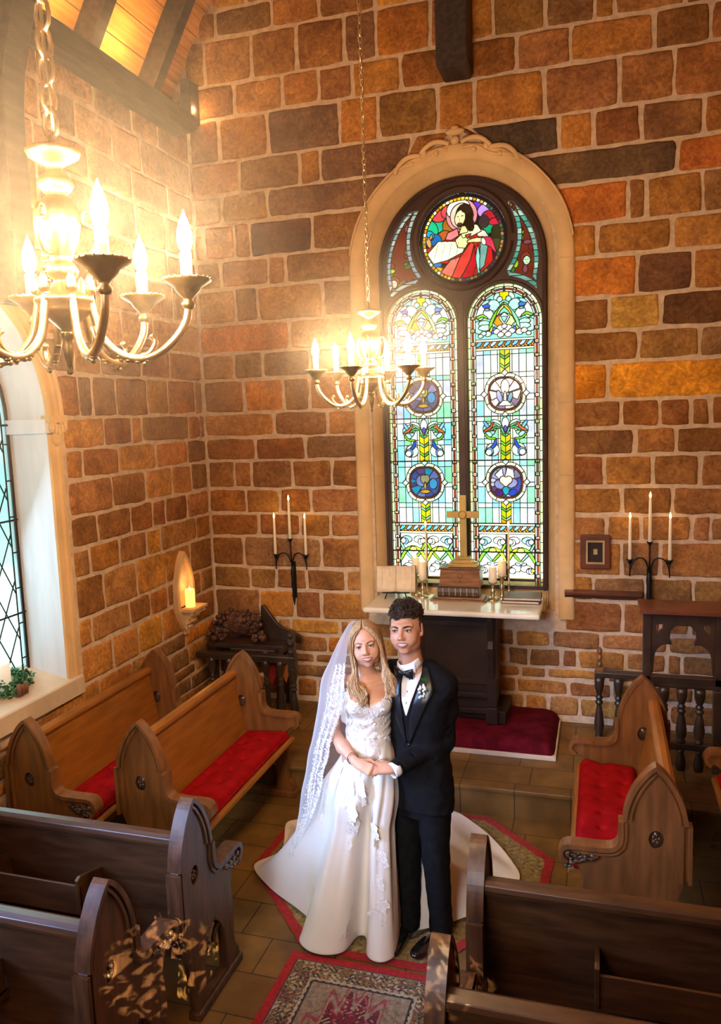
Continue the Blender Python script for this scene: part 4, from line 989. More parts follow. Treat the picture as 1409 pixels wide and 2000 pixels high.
def make_pew(width, dark, label, rack=True, cushion=False, near=None):
    root = empty('pew', (0, 0, 0), 0, label=label, cat='pew', group='carved wooden pews')
    me = M['pew_end'] if dark else M['pew_amber_end']; mw = M['pew_dark'] if dark else M['pew_amber']
    t = .042
    for s in (0, 1):
        xa, xb = (0, t) if s == 0 else (width-t, width)
        sd = -1 if s == 0 else 1
        e = MB(); end_panel(e, xa, xb); eo = obj('end_panel', e, me, root, bevel=.004)
        mo = MB()
        xo0, xo1 = (xa-.016, xb+.008) if s == 0 else (xa-.008, xb+.016)
        strip(mo, ARCH, xo0, xo1, .020, -.006)
        inner = ARCH
        strip(mo, inner, *((xa-.010, xa+.002) if s == 0 else (xb-.002, xb+.010)), .012, -.028)
        strip(mo, [(-.015, .50), (-.015, .785)], xo0, xo1, .018, -.004)
        strip(mo, [(-.004, .50), (-.004, .785)], *((xa-.010, xa) if s == 0 else (xb, xb+.010)), .018, -.03)
        obj('cap_moulding', mo, me, eo, bevel=.005)
        ar = MB(); strip(ar, [(.282,.775)]+smooth_pts([(.282,.70),(.288,.665),(.305,.638),(.335,.622),(.40,.616),(.52,.616),(.550,.606),(.562,.582),(.556,.556),(.535,.54)], 3), xa-.018, xb+.018, .024, -.006)
        strip(ar, [(.270,.775),(.270,.69),(.280,.645),(.31,.612),(.345,.602),(.40,.598),(.50,.598)], *((xa-.010, xa) if s == 0 else (xb, xb+.010)), .014, -.01)
        obj('armrest', ar, me, eo, bevel=.006)
        # carved leaf under the arm and in the roundel
        cv = MB(); xs = xa-.006 if s == 0 else xb+.006; rg = random.Random(5+s)
        for k in range(34):
            u = rg.uniform(.40, .545); v = .588-rg.random()*(.020+(u-.40)*.42); an = rg.uniform(-.9, .4)
            cv.ell((xs, u, v), (.009, rg.uniform(.010, .020), rg.uniform(.005, .008)), 8, 5, T=Matrix.Rotation(an, 4, 'X'))
        cv.ell((xs, .535, .575), (.010, .016, .016), 10, 6)
        obj('carved_leaf', cv, M['carved'], eo, smooth=True)
        rs = MB(); rs.prism([(.13+.036*math.cos(2*PI*i/16), .70+.048*math.sin(2*PI*i/16)) for i in range(16)], lambda u, v, d: (d, u, v), xa+.012, xb-.012)
        for k in range(5):
            a = k*2*PI/5+.5; rs.ell((xa+.010 if s == 0 else xb-.010, .13+.014*math.cos(a), .70+.018*math.sin(a)), (.008, .009, .010), 8, 5)
        rs.ell((xa+.008 if s == 0 else xb-.008, .13, .70), (.008, .007, .007), 8, 5)
        obj('roundel', rs, M['carved'], eo, smooth=True)
        tr_ = MB()
        for q in ((.175, .42, .28, .30), (.38, .42, .28, .30)):
            tr_.tube([(lerp(xa, xb, .5), *p) for p in smooth_pts([(.277+(q[0]-.277)*.96, .32), (.277+(q[0]-.277)*.5, .31), (.277+(q[0]-.277)*.18, .26), (.277+(q[0]-.277)*.4, .225)], 4)], .011, 6)
        obj('arch_cusp', tr_, me, eo, smooth=True)
        fo = MB(); fo.box(xa-.012, xb+.012, .085, .53, 0, .045); obj('foot', fo, me, eo, bevel=.008)
    x0, x1 = t, width-t
    b = MB(); b.prism([(.155, .405), (.50, .43), (.53, .43), (.54, .447), (.53, .465), (.50, .468), (.155, .445)], lambda u, v, d: (d, u, v), x0, x1)
    obj('seat', b, mw, root, bevel=.004)
    b = MB(); b.prism([(.125, .30), (.150, .30), (.165, .445), (.150, .50), (.115, .70), (.085, .885), (.055, .885), (.085, .70), (.118, .50)], lambda u, v, d: (d, u, v), x0, x1)
    obj('backrest', b, mw, root, bevel=.002)
    b = MB(); b.prism([(.036, .875), (.030, .895), (.034, .915), (.052, .928), (.080, .930), (.102, .918), (.108, .898), (.100, .880)], lambda u, v, d: (d, u, v), x0-.006, x1+.006)
    obj('top_rail', b, mw, root, bevel=.003)
    b = MB(); b.box(x0, x1, .42, .44, .33, .43); b.box(x0, x1, .118, .15, .27, .315); obj('apron', b, mw, root, bevel=.003)
    if rack:
        b = MB(); ra, rb = (x0+.0, x1-.42) if near == 'R' else (x0+.42, x1)
        b.box(ra, rb, -.075, -.062, .56, .70); b.box(ra, rb, -.07, .10, .555, .57)
        for xx in (ra, rb-.018, (ra+rb)/2): b.prism([(.10, .52), (-.04, .545), (-.08, .565), (-.085, .73), (-.06, .74), (.085, .70)], lambda u, v, d: (d, u, v), xx, xx+.018)
        obj('book_rack', b, mw, root, bevel=.003)
        b = MB(); b.tube([(x0, .098, .66), (x1, .098, .66)], .003, 4); obj('board_joint', b, mw, root)
    return root
def seat_cushion(width, label, g='red tufted seat cushions'):
    nx, ny = int(width/.009), 36; P = []; T = []
    for i in range(int(width/.16)+1):
        for j in (0, 1): T.append((.10+i*.16+(.08 if j else 0), .23+j*.13+.02))
    top = []
    for j in range(ny+1):
        row = []
        for i in range(nx+1):
            u, v = i/nx, j/ny; x = u*width; y = lerp(.17, .505, v)
            ed = min(u*width, (1-u)*width, v*.335, (1-v)*.335); h = .052*(1-math.exp(-ed/.012))+.008*math.sin(PI*u)**.3
            for tx, ty in T:
                d = math.hypot(x-tx, y-ty)
                if d < .09: h -= .026*math.exp(-(d/.017)**2)+.009*math.exp(-(d/.045)**2)
            h += .003*n3(x*9, y*9, 1)
            row.append((x, y, .448+(y-.155)*.066+h*1.0))
        top.append(row)
    mb = MB(); mb.grid(top, nx+1, ny+1)
    P0 = [[(x, y, z-.0) for x, y, z in r] for r in top]
    ring = [top[0][i] for i in range(nx+1)]+[top[j][nx] for j in range(1, ny+1)]+[top[ny][i] for i in range(nx-1, -1, -1)]+[top[j][0] for j in range(ny-1, 0, -1)]
    low = [(x, y, .446+(y-.155)*.066) for x, y, z in ring]; m = len(ring)
    mb.add(ring+low, [(i, (i+1) % m, m+(i+1) % m, m+i) for i in range(m)]+[tuple(range(m, 2*m))])
    mb.tube([(x, y, z+.003) for x, y, z in ring], .006, 6, closed=True)
    o = obj('seat_cushion', mb, M['velvet'], smooth=True); tag(o, label, 'cushion', g)
    return o
def place(o, x, y, rz):
    o.location = (x, y, 0); o.rotation_euler = (0, 0, rz); return o
# congregation pews (facing the altar)
FB = 2.80
wl_ = -1.755-(XL+.05)
place(make_pew(wl_, True, 'dark pew on the left with a book rack, next to the amber choir pews', near='R'), XL+.05, FB, 0)
place(make_pew(wl_, True, 'dark pew at the bottom left corner with sun glints on its armrest', near='R'), XL+.05, FB-.635, 0)
wr_ = (XR-.04)+.478
place(make_pew(wr_, True, 'dark pew on the right with a book rack, just behind the couple', near='L'), -.478, FB, 0)
place(make_pew(wr_, True, 'dark pew at the bottom right edge, only its glossy end top showing', near='L'), -.508, FB-.63, 0)
# choir pews (facing the aisle)
def choir(xb, y0, y1, side, label, clabel):
    w = y1-y0
    p = make_pew(w, False, label, rack=False)
    c = seat_cushion(w-.12, clabel)
    if side < 0:   # sits along the left wall, faces +x : local +y -> +x, local +x -> -y
        place(p, xb, y1, -PI/2); c.location = (xb, y1-.06, 0); c.rotation_euler = (0, 0, -PI/2)
    else:
        place(p, xb, y0, PI/2); c.location = (xb, y0+.06, 0); c.rotation_euler = (0, 0, PI/2)
choir(-2.635, 3.66, 5.02, -1, 'amber choir pew on the left nearer the aisle, long red cushion in full view', 'long red velvet cushion on the left choir pew next to the aisle')
choir(-3.305, 3.55, 4.96, -1, 'amber choir pew against the left stone wall under the sill', 'red velvet cushion on the pew against the left wall, half hidden')
choir(.385, 3.72, 5.02, 1, 'amber choir pew on the right, its end panel with roundel facing the viewer', 'bright red tufted cushion on the right choir pew')
choir(1.19, 3.72, 5.02, 1, 'amber choir pew cut off by the right edge, against the right wall', 'red cushion at the right edge of the picture, partly cut off')
# ------------------------------------------------------------------ altar
AX0, AX1, AY0, AY1, AZ = -1.775, -.425, 5.68, 6.235, 1.25
kb = MB(); nx, ny = 60, 26; P = []
for j in range(ny+1):
    row = []
    for i in range(nx+1):
        x = lerp(-1.88, -.315, i/nx); y = lerp(5.54, 6.24, j/ny)
        e = min(i/nx*1.565, (1-i/nx)*1.565, j/ny*.70); z = PZ+.035+.085*(1-math.exp(-e/.03))+.006*n3(x*5, y*5, 2)+.004*n3(x*14, y*14, 0)
        row.append((x+(.012*n3(z*9, y*5, 3) if i in (0, nx) else 0), y, z))
    P.append(row)
kb.grid(P, nx+1, ny+1)
ring = [P[0][i] for i in range(nx+1)]+[P[j][nx] for j in range(1, ny+1)]+[P[ny][i] for i in range(nx-1, -1, -1)]+[P[j][0] for j in range(ny-1, 0, -1)]
m_ = len(ring); kb.add(ring+[(x, y, PZ+.036) for x, y, z in ring], [(i, (i+1) % m_, m_+(i+1) % m_, m_+i) for i in range(m_)])
ft = empty('altar_footpace', (0, 0, 0), label='low step before the altar covered in dark red carpet', cat='step')
obj('carpet_cover', kb, M['carpet_red'], ft, smooth=True)
b = MB(); b.box(-1.89, -.305, 5.53, 6.245, PZ+.001, PZ+.036); obj('plinth', b, M['limestone_sill'], ft, bevel=.004)
al = empty('altar', (0, 0, 0), label='altar with a white marble top on a very dark wooden pedestal', cat='altar')
b = MB(); b.box(AX0, AX1, AY0, AY1, AZ-.042, AZ); obj('marble_top', b, M['marble'], al, bevel=.016)
FZ = PZ+.128
b = MB(); b.box(-1.42, -.78, 5.90, 6.20, FZ, 1.20); b.box(-1.46, -.74, 5.84, 6.2, 1.17, 1.207); obj('cabinet', b, M['altar_wood'], al, bevel=.004)
b = MB(); b.prism([(-1.38, .62), (-.84, .62), (-.84, 1.12), (-1.38, 1.12)], lambda u, v, d: (u, d, v), 5.885, 5.902, holes=[[(-1.34, .66), (-.88, .66), (-.88, 1.08), (-1.34, 1.08)]]); b.box(-1.40, -.80, 5.87, 5.9, FZ+.05, FZ+.09); b.box(-1.40, -.80, 5.86, 5.9, .52, .56)
obj('front_moulding', b, M['altar_wood'], al, bevel=.004)
for s in (-1, 1):
    x = -1.10+s*.30; b = MB()
    b.box(x-.045, x+.045, 5.80, 5.89, FZ, FZ+.13); b.box(x-.038, x+.038, 5.81, 5.885, FZ+.13, 1.20)
    for z in (1.02, 1.07, 1.12): b.ell((x, 5.805, z), (.03, .02, .022), 10, 6)
    b.prism([(5.80, .70), (5.76, .95), (5.79, 1.0), (5.74, 1.17), (5.74, 1.205), (5.83, 1.205), (5.83, .70)], lambda u, v, d: (d, u, v), x-.022, x+.022)
    obj('corner_post', b, M['altar_wood'], al, bevel=.005)
    b = MB(); b.box(x+s*.05-.055, x+s*.05+.055, 5.82, 6.2, FZ, FZ+.10); obj('foot_block', b, M['altar_wood'], al, bevel=.006)
# ---- things on the altar
bs = MB(); bs.box(-1.305, -.855, 5.985, 6.16, AZ, AZ+.012); bs.box(-1.285, -.875, 5.995, 6.15, AZ+.012, AZ+.030)
tag(obj('wooden_stand_base', bs, M['oak'], bevel=.005), 'flat stepped wooden base on the marble top under the thick book', 'stand')
tm = empty('thick_book', (-1.08, 6.0, AZ+.031), label='thick dark old book lying under the carved wooden box', cat='book')
b = MB(); b.box(-.165, .165, .012, .13, 0, .008); b.box(-.165, .165, .012, .13, .078, .086)
b.prism([(.014, .0), (.002, .015), (-.004, .043), (.002, .071), (.014, .086)], lambda u, v, d: (d, u, v), -.165, .165); obj('cover', b, M['leather_dark'], tm, bevel=.002)
b = MB(); b.box(-.158, .158, .02, .125, .008, .078); obj('page_block', b, M['paper'], tm)
b = MB()
for x in (-.12, -.07, -.02, .02, .07, .12): b.tube([(x, -.000, .012), (x, -.0065, .043), (x, -.000, .074)], .004, 5)
obj('gilt_bands', b, M['gilt'], tm)
bx = empty('carved_box', (-1.065, 6.0, AZ+.118), label='carved oak box topped by the brass cross on the altar', cat='box')
b = MB(); b.prism([(-.165, 0), (.165, 0), (.155, .135), (-.155, .135)], lambda u, v, d: (u, d, v), 0, .15); obj('box_body', b, M['oak'], bx, bevel=.004)
b = MB(); b.box(-.165, .165, -.008, .155, .135, .150); obj('box_lid', b, M['redwood'], bx, bevel=.004)
b = MB(); b.tube([(.0, -.003, .035), (.003, -.004, .075)], .006, 6)
for k in range(9): a = k*2*PI/9; b.ell((.0+.017*math.cos(a), -.002, .088+.014*math.sin(a)), (.010, .005, .009), 6, 4)
obj('carved_tree', b, M['oak'], bx, smooth=True)
cr_ = empty('brass_cross', (-1.045, 6.08, AZ+.270), label='tall plain brass cross with a round boss standing on the carved box', cat='cross')
b = MB()
for k, (w, d) in enumerate(((.115, .06), (.085, .045), (.055, .03))): b.box(-w, w, -d, d, k*.026, (k+1)*.026)
obj('stepped_base', b, M['brass_cross'], cr_, bevel=.003)
b = MB(); b.box(-.026, .026, -.009, .009, .078, .565); b.box(-.128, .128, -.0085, .0085, .385, .438); b.lathe([(.001, 0), (.034, .0), (.034, .012), (.024, .018), (.001, .018)], (0, -.008, .411), 20, T=Matrix.Rotation(PI/2, 4, 'X'))
obj('cross_bars', b, M['brass_cross'], cr_, bevel=.002)
def candlestick(x, y, hs, hc, rc, label, taper=False, mt='wax'):
    r = empty('candlestick', (x, y, AZ), label=label, cat='candlestick', group='brass candlesticks on the altar')
    b = MB(); k = hs
    b.lathe([(.001, 0), (.042, 0), (.044, .006), (.036, .014), (.018, .022), (.012, .034*k), (.018, .045*k), (.010, .055*k), (.016, .070*k), (.022, .080*k), (.014, .094*k), (.009, .105*k), (.017, .116*k), (.012, .130*k), (.020, .142*k), (.036, .150*k), (.038, .158*k), (.001, .158*k)], n=18)
    obj('stick', b, M['brass'], r, smooth=True)
    z = .158*k
    c = empty('pillar_candle' if not taper else 'taper_candle', (x, y, AZ+z), label=label.replace('brass candlestick', 'candle in the brass candlestick'), cat='candle', group='candles on the altar')
    b = MB(); b.lathe([(.001, 0), (rc, 0), (rc*.98, hc*.5), (rc*.95, hc-.004), (rc*.8, hc), (rc*.5, hc-.006), (.001, hc-.008)], n=18); obj('wax', b, M[mt], c, smooth=True)
    b = MB(); b.lathe([(.0015, hc-.008), (.003, hc+.002), (.007, hc+.014), (.005, hc+.026), (.0005, hc+.040)], n=10); obj('flame', b, M['flame'], c, smooth=True)
candlestick(-1.385, 6.09, .95, .145, .032, 'brass candlestick beside the left side of the box', mt='wax')
candlestick(-.815, 6.07, .95, .120, .034, 'brass candlestick just right of the box, in front', mt='wax')
candlestick(-.752, 6.135, 1.2, .120, .034, 'brass candlestick at the far right, behind its neighbour', mt='wax')
candlestick(-1.46, 6.18, 1.2, .12, .034, 'brass candlestick at the far left, close to the open book', mt='wax')
def taper(x, y, z0, h, r, label, g, parent=None):
    c = empty('taper_candle', (x, y, z0), label=label, cat='candle', group=g)
    b = MB(); b.lathe([(.001, 0), (r, 0), (r*.75, h-.01), (r*.5, h), (.001, h)], n=12); obj('wax', b, M['wax'], c, smooth=True)
    b = MB(); b.lathe([(.002, h), (.007, h+.008), (.0085, h+.018), (.005, h+.032), (.0005, h+.046)], n=10); obj('flame', b, M['flame'], c, smooth=True)
    return c
for x, l in ((-1.375, 'left'), (-.705, 'right')):
    tw = MB(); tw.lathe([(.001, 0), (.030, 0), (.03, .006), (.010, .014), (.007, .10), (.014, .11), (.007, .12), (.006, .22), (.014, .23), (.016, .25), (.001, .25)], (x, 6.205, AZ), 14)
    tag(obj('tall_candle_holder', tw, M['brass'], smooth=True), 'slim brass holder carrying the tall taper at the %s end of the altar back' % l, 'candlestick')
    taper(x, 6.205, AZ+.25, .32, .010, 'tall thin taper rising before the %s lancet of the window' % l, 'tall tapers on the altar')
# open book on a small easel
ob = empty('open_book', (-1.585, 6.00, AZ+.006), 0, label='open book with printed pages on a small easel at the left end of the altar', cat='book')
ob.rotation_euler = (0, 0, math.radians(8))
def leafpage(s):
    P = []
    for j in range(7):
        row = []
        for i in range(13):
            u = i/12*.158; row.append((s*u, .016*math.sin(min(1, u/.06)*PI/2)*-1+.008*(u/.158)**2+j/6*.045+.004*0, .055+j/6*.205))
        P.append(row)
    return P
b = MB(); 
for s in (-1, 1): b.grid(leafpage(s), 13, 7)
obj('pages', b, M['paper'], ob, smooth=True, solid=.010)
b = MB()
for s in (-1, 1): b.grid([[(x*1.03, y+.012, z*1.0) for x, y, z in r] for r in leafpage(s)], 13, 7)
obj('cover', b, M['leather_dark'], ob, smooth=True, solid=.004)
b = MB()
for s in (-1, 1):
    for xc in ((.075, .130) if s > 0 else (.05, .11)): b.tube([(s*xc, -.0185+.004, .06), (s*(xc+.002), .010+.012, .25)], .0009, 4)
obj('column_rules', b, M['ink'], ob)
b = MB(); b.box(-.11, .11, -.025, .03, .045, .052); 
for s in (-1, 1): b.tube([(s*.09, -.02, .0), (s*.07, 0, .05), (s*.03, .05, .24)], .005, 6)
b.tube([(0, .15, .0), (0, .05, .24)], .005, 6); b.tube([(-.06, .01, .05), (.06, .01, .05)], .004, 6); obj('easel', b, M['iron'], ob)
# leather folders at the right
for k, (dx, dz, r_) in enumerate(((0, 0, 0), (.01, .026, .04))):
    f = empty('leather_folder', (-.595+dx, 6.085, AZ+dz), r_, label=('grey brown leather folder on top of the other at the right end of the altar' if k else 'closed leather book underneath the folder at the right end of the altar'), cat='book')
    b = MB(); b.box(-.145, .145, -.10, .12, 0, .005); b.box(-.145, .145, -.10, .12, .019, .024); b.box(.138, .145, -.10, .12, 0, .024); obj('cover', b, M['leather'] if k else M['leather_dark'], f, bevel=.002)
    b = MB(); b.box(-.14, .136, -.094, .114, .005, .019); obj('pages', b, M['paper'], f)

# ------------------------------------------------------------------ iron wall candelabra
def sconce(x, z, label, gl):
    r = empty('candelabra', (x, 6.28, z), label=label, cat='candelabra', group='three-armed iron wall candelabra')
    b = MB(); b.lathe([(.001, -.43), (.008, -.40), (.016, -.34), (.013, -.30), (.020, -.25), (.016, -.20), (.022, -.13), (.016, -.09), (.008, -.06)], (0, -.035, 0), 8); b.box(-.016, .016, -.03, 0.0, -.36, -.04); obj('wall_bracket', b, M['iron'], r, smooth=True)
    b = MB(); b.tube([(0, -.04, -.07), (0, -.06, .0), (0, -.065, .06), (0, -.07, .15)], .007, 6); b.lathe([(.001, .14), (.009, .145), (.022, .166), (.024, .172), (.001, .168)], (0, -.07, 0), 12); obj('centre_stem', b, M['iron'], r, smooth=True)
    for s in (-1, 1):
        b = MB(); b.tube([(0, -.045, -.06)]+smooth_pts([(s*.010, -.055, -.03), (s*.035, -.065, .03), (s*.075, -.07, .045), (s*.115, -.07, .02), (s*.135, -.07, -.03), (s*.142, -.07, -.07)], 4), .006, 6)
        b.tube([(s*.142, -.07, -.10), (s*.142, -.07, .0)], .005, 6); b.lathe([(.001, -.01), (.010, .0), (.018, .02), (.026, .035), (.001, .032)], (s*.142, -.07, 0), 12); obj('arm', b, M['iron'], r, smooth=True)
    taper(x, 6.21, z+.169, .335, .013, 'tall middle candle of the candelabra on the %s' % gl, 'candles of the wall candelabra')
    for s, n_ in ((-1, 'left'), (1, 'right')): taper(x+s*.142, 6.21, z+.033, .315, .013, '%s-side shorter candle of the candelabra on the %s' % (n_, gl), 'candles of the wall candelabra')
sconce(-2.575, 1.525, 'black iron candelabra with three lit candles on the wall left of the altar', 'wall left of the altar')
sconce(.350, 1.545, 'black iron candelabra with three lit candles on the wall right of the window', 'wall right of the window')
# shelf and small framed picture
b = MB(); b.prism([(6.19, 1.315), (6.28, 1.315), (6.28, 1.25), (6.265, 1.25), (6.25, 1.275), (6.21, 1.29), (6.19, 1.30)], lambda u, v, d: (d, u, v), -.275, .30)
tag(obj('wall_shelf', b, M['redwood'], bevel=.003), 'narrow reddish wooden shelf on the wall beside the right candelabra', 'shelf')
fr_ = empty('picture_frame', (-.045, 6.281, 1.62), label='small dark wooden frame with a tiny icon hanging right of the window', cat='picture')
b = MB(); b.prism([(-.113, -.137), (.113, -.137), (.113, .137), (-.113, .137)], lambda u, v, d: (u, d, v), -.035, 0, holes=[[(-.062, -.085), (.062, -.085), (.062, .085), (-.062, .085)]]); obj('frame', b, M['redwood'], fr_, bevel=.012)
b = MB(); b.prism([(-.070, -.093), (.070, -.093), (.070, .093), (-.070, .093)], lambda u, v, d: (u, d, v), -.040, -.03, holes=[[(-.055, -.078), (.055, -.078), (.055, .078), (-.055, .078)]]); obj('gilt_slip', b, M['gilt'], fr_)
b = MB(); b.box(-.064, .064, -.012, -.008, -.088, .088); obj('panel', b, M['altar_wood'], fr_)
b = MB(); b.box(-.014, .016, -.016, -.012, -.022, .022); obj('icon', b, M['gilt'], fr_)

# ------------------------------------------------------------------ candle niche on the left wall
NY = 5.715
nb = MB(); pa = [(NY-.135, 1.16), (NY-.15, 1.25)]
for i in range(9): a = i/8*math.radians(58); pa.append((NY-.15+.32-.32*math.cos(a), 1.30+.43*math.sin(a)))
pb = [(2*NY-y, z) for y, z in pa[::-1]]
op = [(NY+(y-NY)*.70, 1.19+(z-1.16)*.83) for y, z in pa+pb[1:]]
low = [(NY+.10, 1.08), (NY+.05, 1.0), (NY, .945), (NY-.05, 1.0), (NY-.10, 1.08)]
nb.prism(pa+pb[1:]+low, lambda u, v, d: (d, u, v), XL+.0, XL+.055, holes=[op])
nr = empty('wall_niche', (0, 0, 0), label='pointed limestone candle niche with a corbel shelf on the left wall', cat='niche')
obj('surround', nb, M['limestone'], nr, bevel=.008)
b = MB(); b.prism(op, lambda u, v, d: (d, u, v), XL+.0, XL+.024); obj('recess_back', b, M['mortar'], nr)
b = MB(); b.box(XL+.02, XL+.17, NY-.115, NY+.135, 1.165, 1.19); b.box(XL+.02, XL+.155, NY-.10, NY+.12, 1.15, 1.165)
for k in range(7): b.ell((XL+.145, NY-.095+k*.035, 1.145), (.012, .015, .014), 8, 5)
for k in range(4): b.box(XL+.02, XL+.12-.028*k, NY-.07+.012*k, NY+.09-.012*k, 1.15-.05*(k+1), 1.15-.05*k); b.ell((XL+.115-.028*k, NY+.01, 1.12-.05*k), (.018, .05-.008*k, .022), 10, 6)
obj('corbel_shelf', b, M['limestone'], nr, bevel=.004)
c = empty('pillar_candle', (XL+.088, NY-.01, 1.191), label='glowing pillar candle standing on the corbel shelf of the wall niche', cat='candle')
b = MB(); b.lathe([(.001, 0), (.040, 0), (.041, .12), (.038, .148), (.030, .150), (.024, .135), (.001, .13)], n=20); obj('wax', b, M['wax_lit'], c, smooth=True)
b = MB(); b.lathe([(.002, .13), (.006, .14), (.007, .15), (.0005, .172)], n=8); obj('flame', b, M['flame'], c, smooth=True)
l = bpy.data.lights.new('niche_candle_light', 'POINT'); l.energy = .45; l.color = (1, .5, .15); l.shadow_soft_size = .02
o = bpy.data.objects.new('niche_candle_light', l); C.objects.link(o); o.location = (XL+.12, NY-.0, 1.39)

# ------------------------------------------------------------------ sill of the left window
c = empty('pillar_candle', (-3.515, 3.775, 1.135), label='white pillar candle standing on the left window sill', cat='candle')
b = MB(); b.lathe([(.001, 0), (.055, 0), (.055, .16), (.050, .178), (.035, .172), (.001, .168)], n=22); obj('wax', b, M['wax_white'], c, smooth=True)
gr_ = MB(); rg = random.Random(2)
for i in range(900):
    a = rg.uniform(0, 2*PI); r = rg.uniform(.055, .135); x = -3.50+r*math.cos(a)*.75; y = 3.775+r*math.sin(a)*1.7; z = 1.075+(-3.33-x)*.47+rg.uniform(.0, .075)*(1.35-r/.135)
    L1 = rg.uniform(.014, .034); d = Vector((rg.uniform(-1, 1), rg.uniform(-1, 1), rg.uniform(-.1, .8))).normalized(); s_ = d.orthogonal().normalized()*L1*.35
    p = Vector((x, y, z)); gr_.add([p, p+d*L1*.5+s_, p+d*L1, p+d*L1*.5-s_], [(0, 1, 2, 3)])
tag(obj('greenery_wreath', gr_, M['green']), 'small green leafy wreath around the candle on the window sill', 'greenery')
for k in range(3):
    b = MB(); b.tube([(0, 0, 0), (.004, 0, .035), (0, .002, .075-.012*(k == 1))], [.013, .014, .012], 9)
    o = tag(obj('bark_bundle', b, M['terracotta'], smooth=True), ['brown bark roll leaning at the left before the sill candle', 'shorter dark bark roll between its two neighbours on the sill', 'brown bark roll at the right before the sill candle'][k], 'bark roll', 'bark rolls on the sill')
    o.location = (-3.395, 3.775+.032*k, 1.106)

# ------------------------------------------------------------------ rails and things beside the altar
BAL = [(.001, 0), (.026, 0), (.028, .02), (.020, .03), (.030, .06), (.034, .12), (.026, .20), (.017, .26), (.016, .27), (.027, .285), (.027, .30), (.017, .31), (.024, .325), (.024, .34), (.016, .35), (.022, .37), (.032, .42), (.033, .46), (.033, .50), (.001, .50)]
def baluster(mb, x, y, z, h, s=1.0): mb.lathe([(r*s, zz/.5*h) for r, zz in BAL], (x, y, z), 12)
rr = empty('altar_rail', (0, 0, 0), label='dark turned rail in the left corner with a scrolled end post', cat='rail')
for x in (-3.22, -3.05, -2.88, -2.71, -2.58):
    b = MB(); baluster(b, x, 5.88, PZ, .50); obj('baluster', b, M['rail_wood'], rr, smooth=True)
b = MB(); b.box(XL+.03, -2.44, 5.845, 5.915, .71, .755); b.box(XL+.03, -2.44, 5.855, 5.905, .69, .715); obj('handrail', b, M['rail_wood'], rr, bevel=.008)
b = MB(); baluster(b, -2.465, 5.88, PZ, .44, 1.15); b.box(-2.50, -2.43, 5.85, 5.91, .62, .78)
b.prism([(5.85, .77), (5.84, .83), (5.87, .85), (5.84, .88), (5.85, .93), (5.88, .955), (5.91, .93), (5.90, .88), (5.91, .77)], lambda u, v, d: (d, u, v), -2.49, -2.44)
for z in (.80, .87, .935): b.ell((-2.465, 5.86, z), (.028, .03, .032), 10, 6)
obj('end_post', b, M['rail_wood'], rr, smooth=False, bevel=.003)
# dark bench with curved side, carrying the dried arrangement
sb_ = empty('side_bench', (0, 0, 0), label='dark bench with a curved side behind the left corner rail', cat='bench')
b = MB(); b.box(-3.32, -2.60, 5.98, 6.26, .76, .80); obj('bench_top', b, M['rail_wood'], sb_, bevel=.005)
for x in (-3.28, -2.68):
    b = MB(); b.prism([(5.98, PZ), (6.02, PZ), (6.04, .4), (6.0, .76), (6.26, .76), (6.26, PZ), (6.2, PZ), (6.2, .70), (6.06, .70)], lambda u, v, d: (d, u, v), x, x+.04); obj('bench_leg', b, M['rail_wood'], sb_, bevel=.003)
b = MB(); b.prism(smooth_pts([(-2.86, .80), (-2.86, 1.10), (-2.78, 1.03), (-2.70, .93), (-2.58, .88), (-2.50, .84), (-2.50, .78), (-2.62, .80)], 4), lambda u, v, d: (u, d, v), 6.16, 6.20); obj('curved_side', b, M['rail_wood'], sb_, bevel=.004)
dr = MB(); rg = random.Random(12)
for i in range(150):
    a = rg.uniform(0, PI); r = rg.uniform(.55, 1.0); x = -3.04+.27*r*math.cos(a); z = .80+.30*r*math.sin(a)**.8*(1.0 if abs(math.cos(a)) < .9 else .7)
    z = max(z, .83); dr.ell((x, 6.05+rg.uniform(-.05, .04), z), (rg.uniform(.018, .034), .022, rg.uniform(.014, .028)), 7, 5, T=Matrix.Rotation(rg.uniform(0, 3), 4, 'Y'))
dr.ell((-3.03, 6.05, .97), (.12, .05, .11), 16, 10)
tag(obj('dried_arrangement', dr, M['pinecone'], smooth=True), 'arched brown dried flower and pod arrangement in the left corner', 'dried flowers')
for i, (x, z, c_, lb) in enumerate(((-2.69, .55, (.30, .01, .01), 'folded red cloth pennant hanging below the bench behind the rail'), (-2.56, .58, (.55, .16, .04), 'small orange cloth pennant beside the end post of the left rail'))):
    mm = mat('pennant_cloth_%s' % 'ab'[i], c_, .9); b = MB(); b.prism([(x-.06, z+.12), (x+.06, z+.12), (x+.03, z), (x, z-.09), (x-.035, z)], lambda u, v, d: (u, d, v), 5.945, 5.957)
    tag(obj('cloth_pennant', b, mm, bevel=.003), lb, 'cloth')
rr = empty('altar_rail', (0, 0, 0), label='short dark rail with two turned balusters right of the altar step', cat='rail')
for k, x in enumerate((-.01, .13)):
    b = MB(); baluster(b, x, 6.03, PZ, .49, 1.1); obj('baluster', b, M['rail_wood'], rr, smooth=True)
b = MB(); b.box(-.045, .36, 5.99, 6.07, .70, .745); obj('handrail', b, M['rail_wood'], rr, bevel=.008)
b = MB(); b.box(-.035, .015, 6.0, 6.06, .745, .78)
for z in (.80, .85, .90): b.ell((-.01, 6.03, z), (.022, .03, .030), 10, 6)
obj('end_finial', b, M['oak'], rr, smooth=False)
dk = empty('prayer_desk', (0, 0, 0), label='dark prayer desk with an open trefoil arch at the right edge', cat='desk')
Yd = 5.60
b = MB(); b.box(.25, XR-.03, Yd-.10, Yd+.22, 1.335, 1.365); obj('desk_top', b, M['redwood'], dk, bevel=.005)
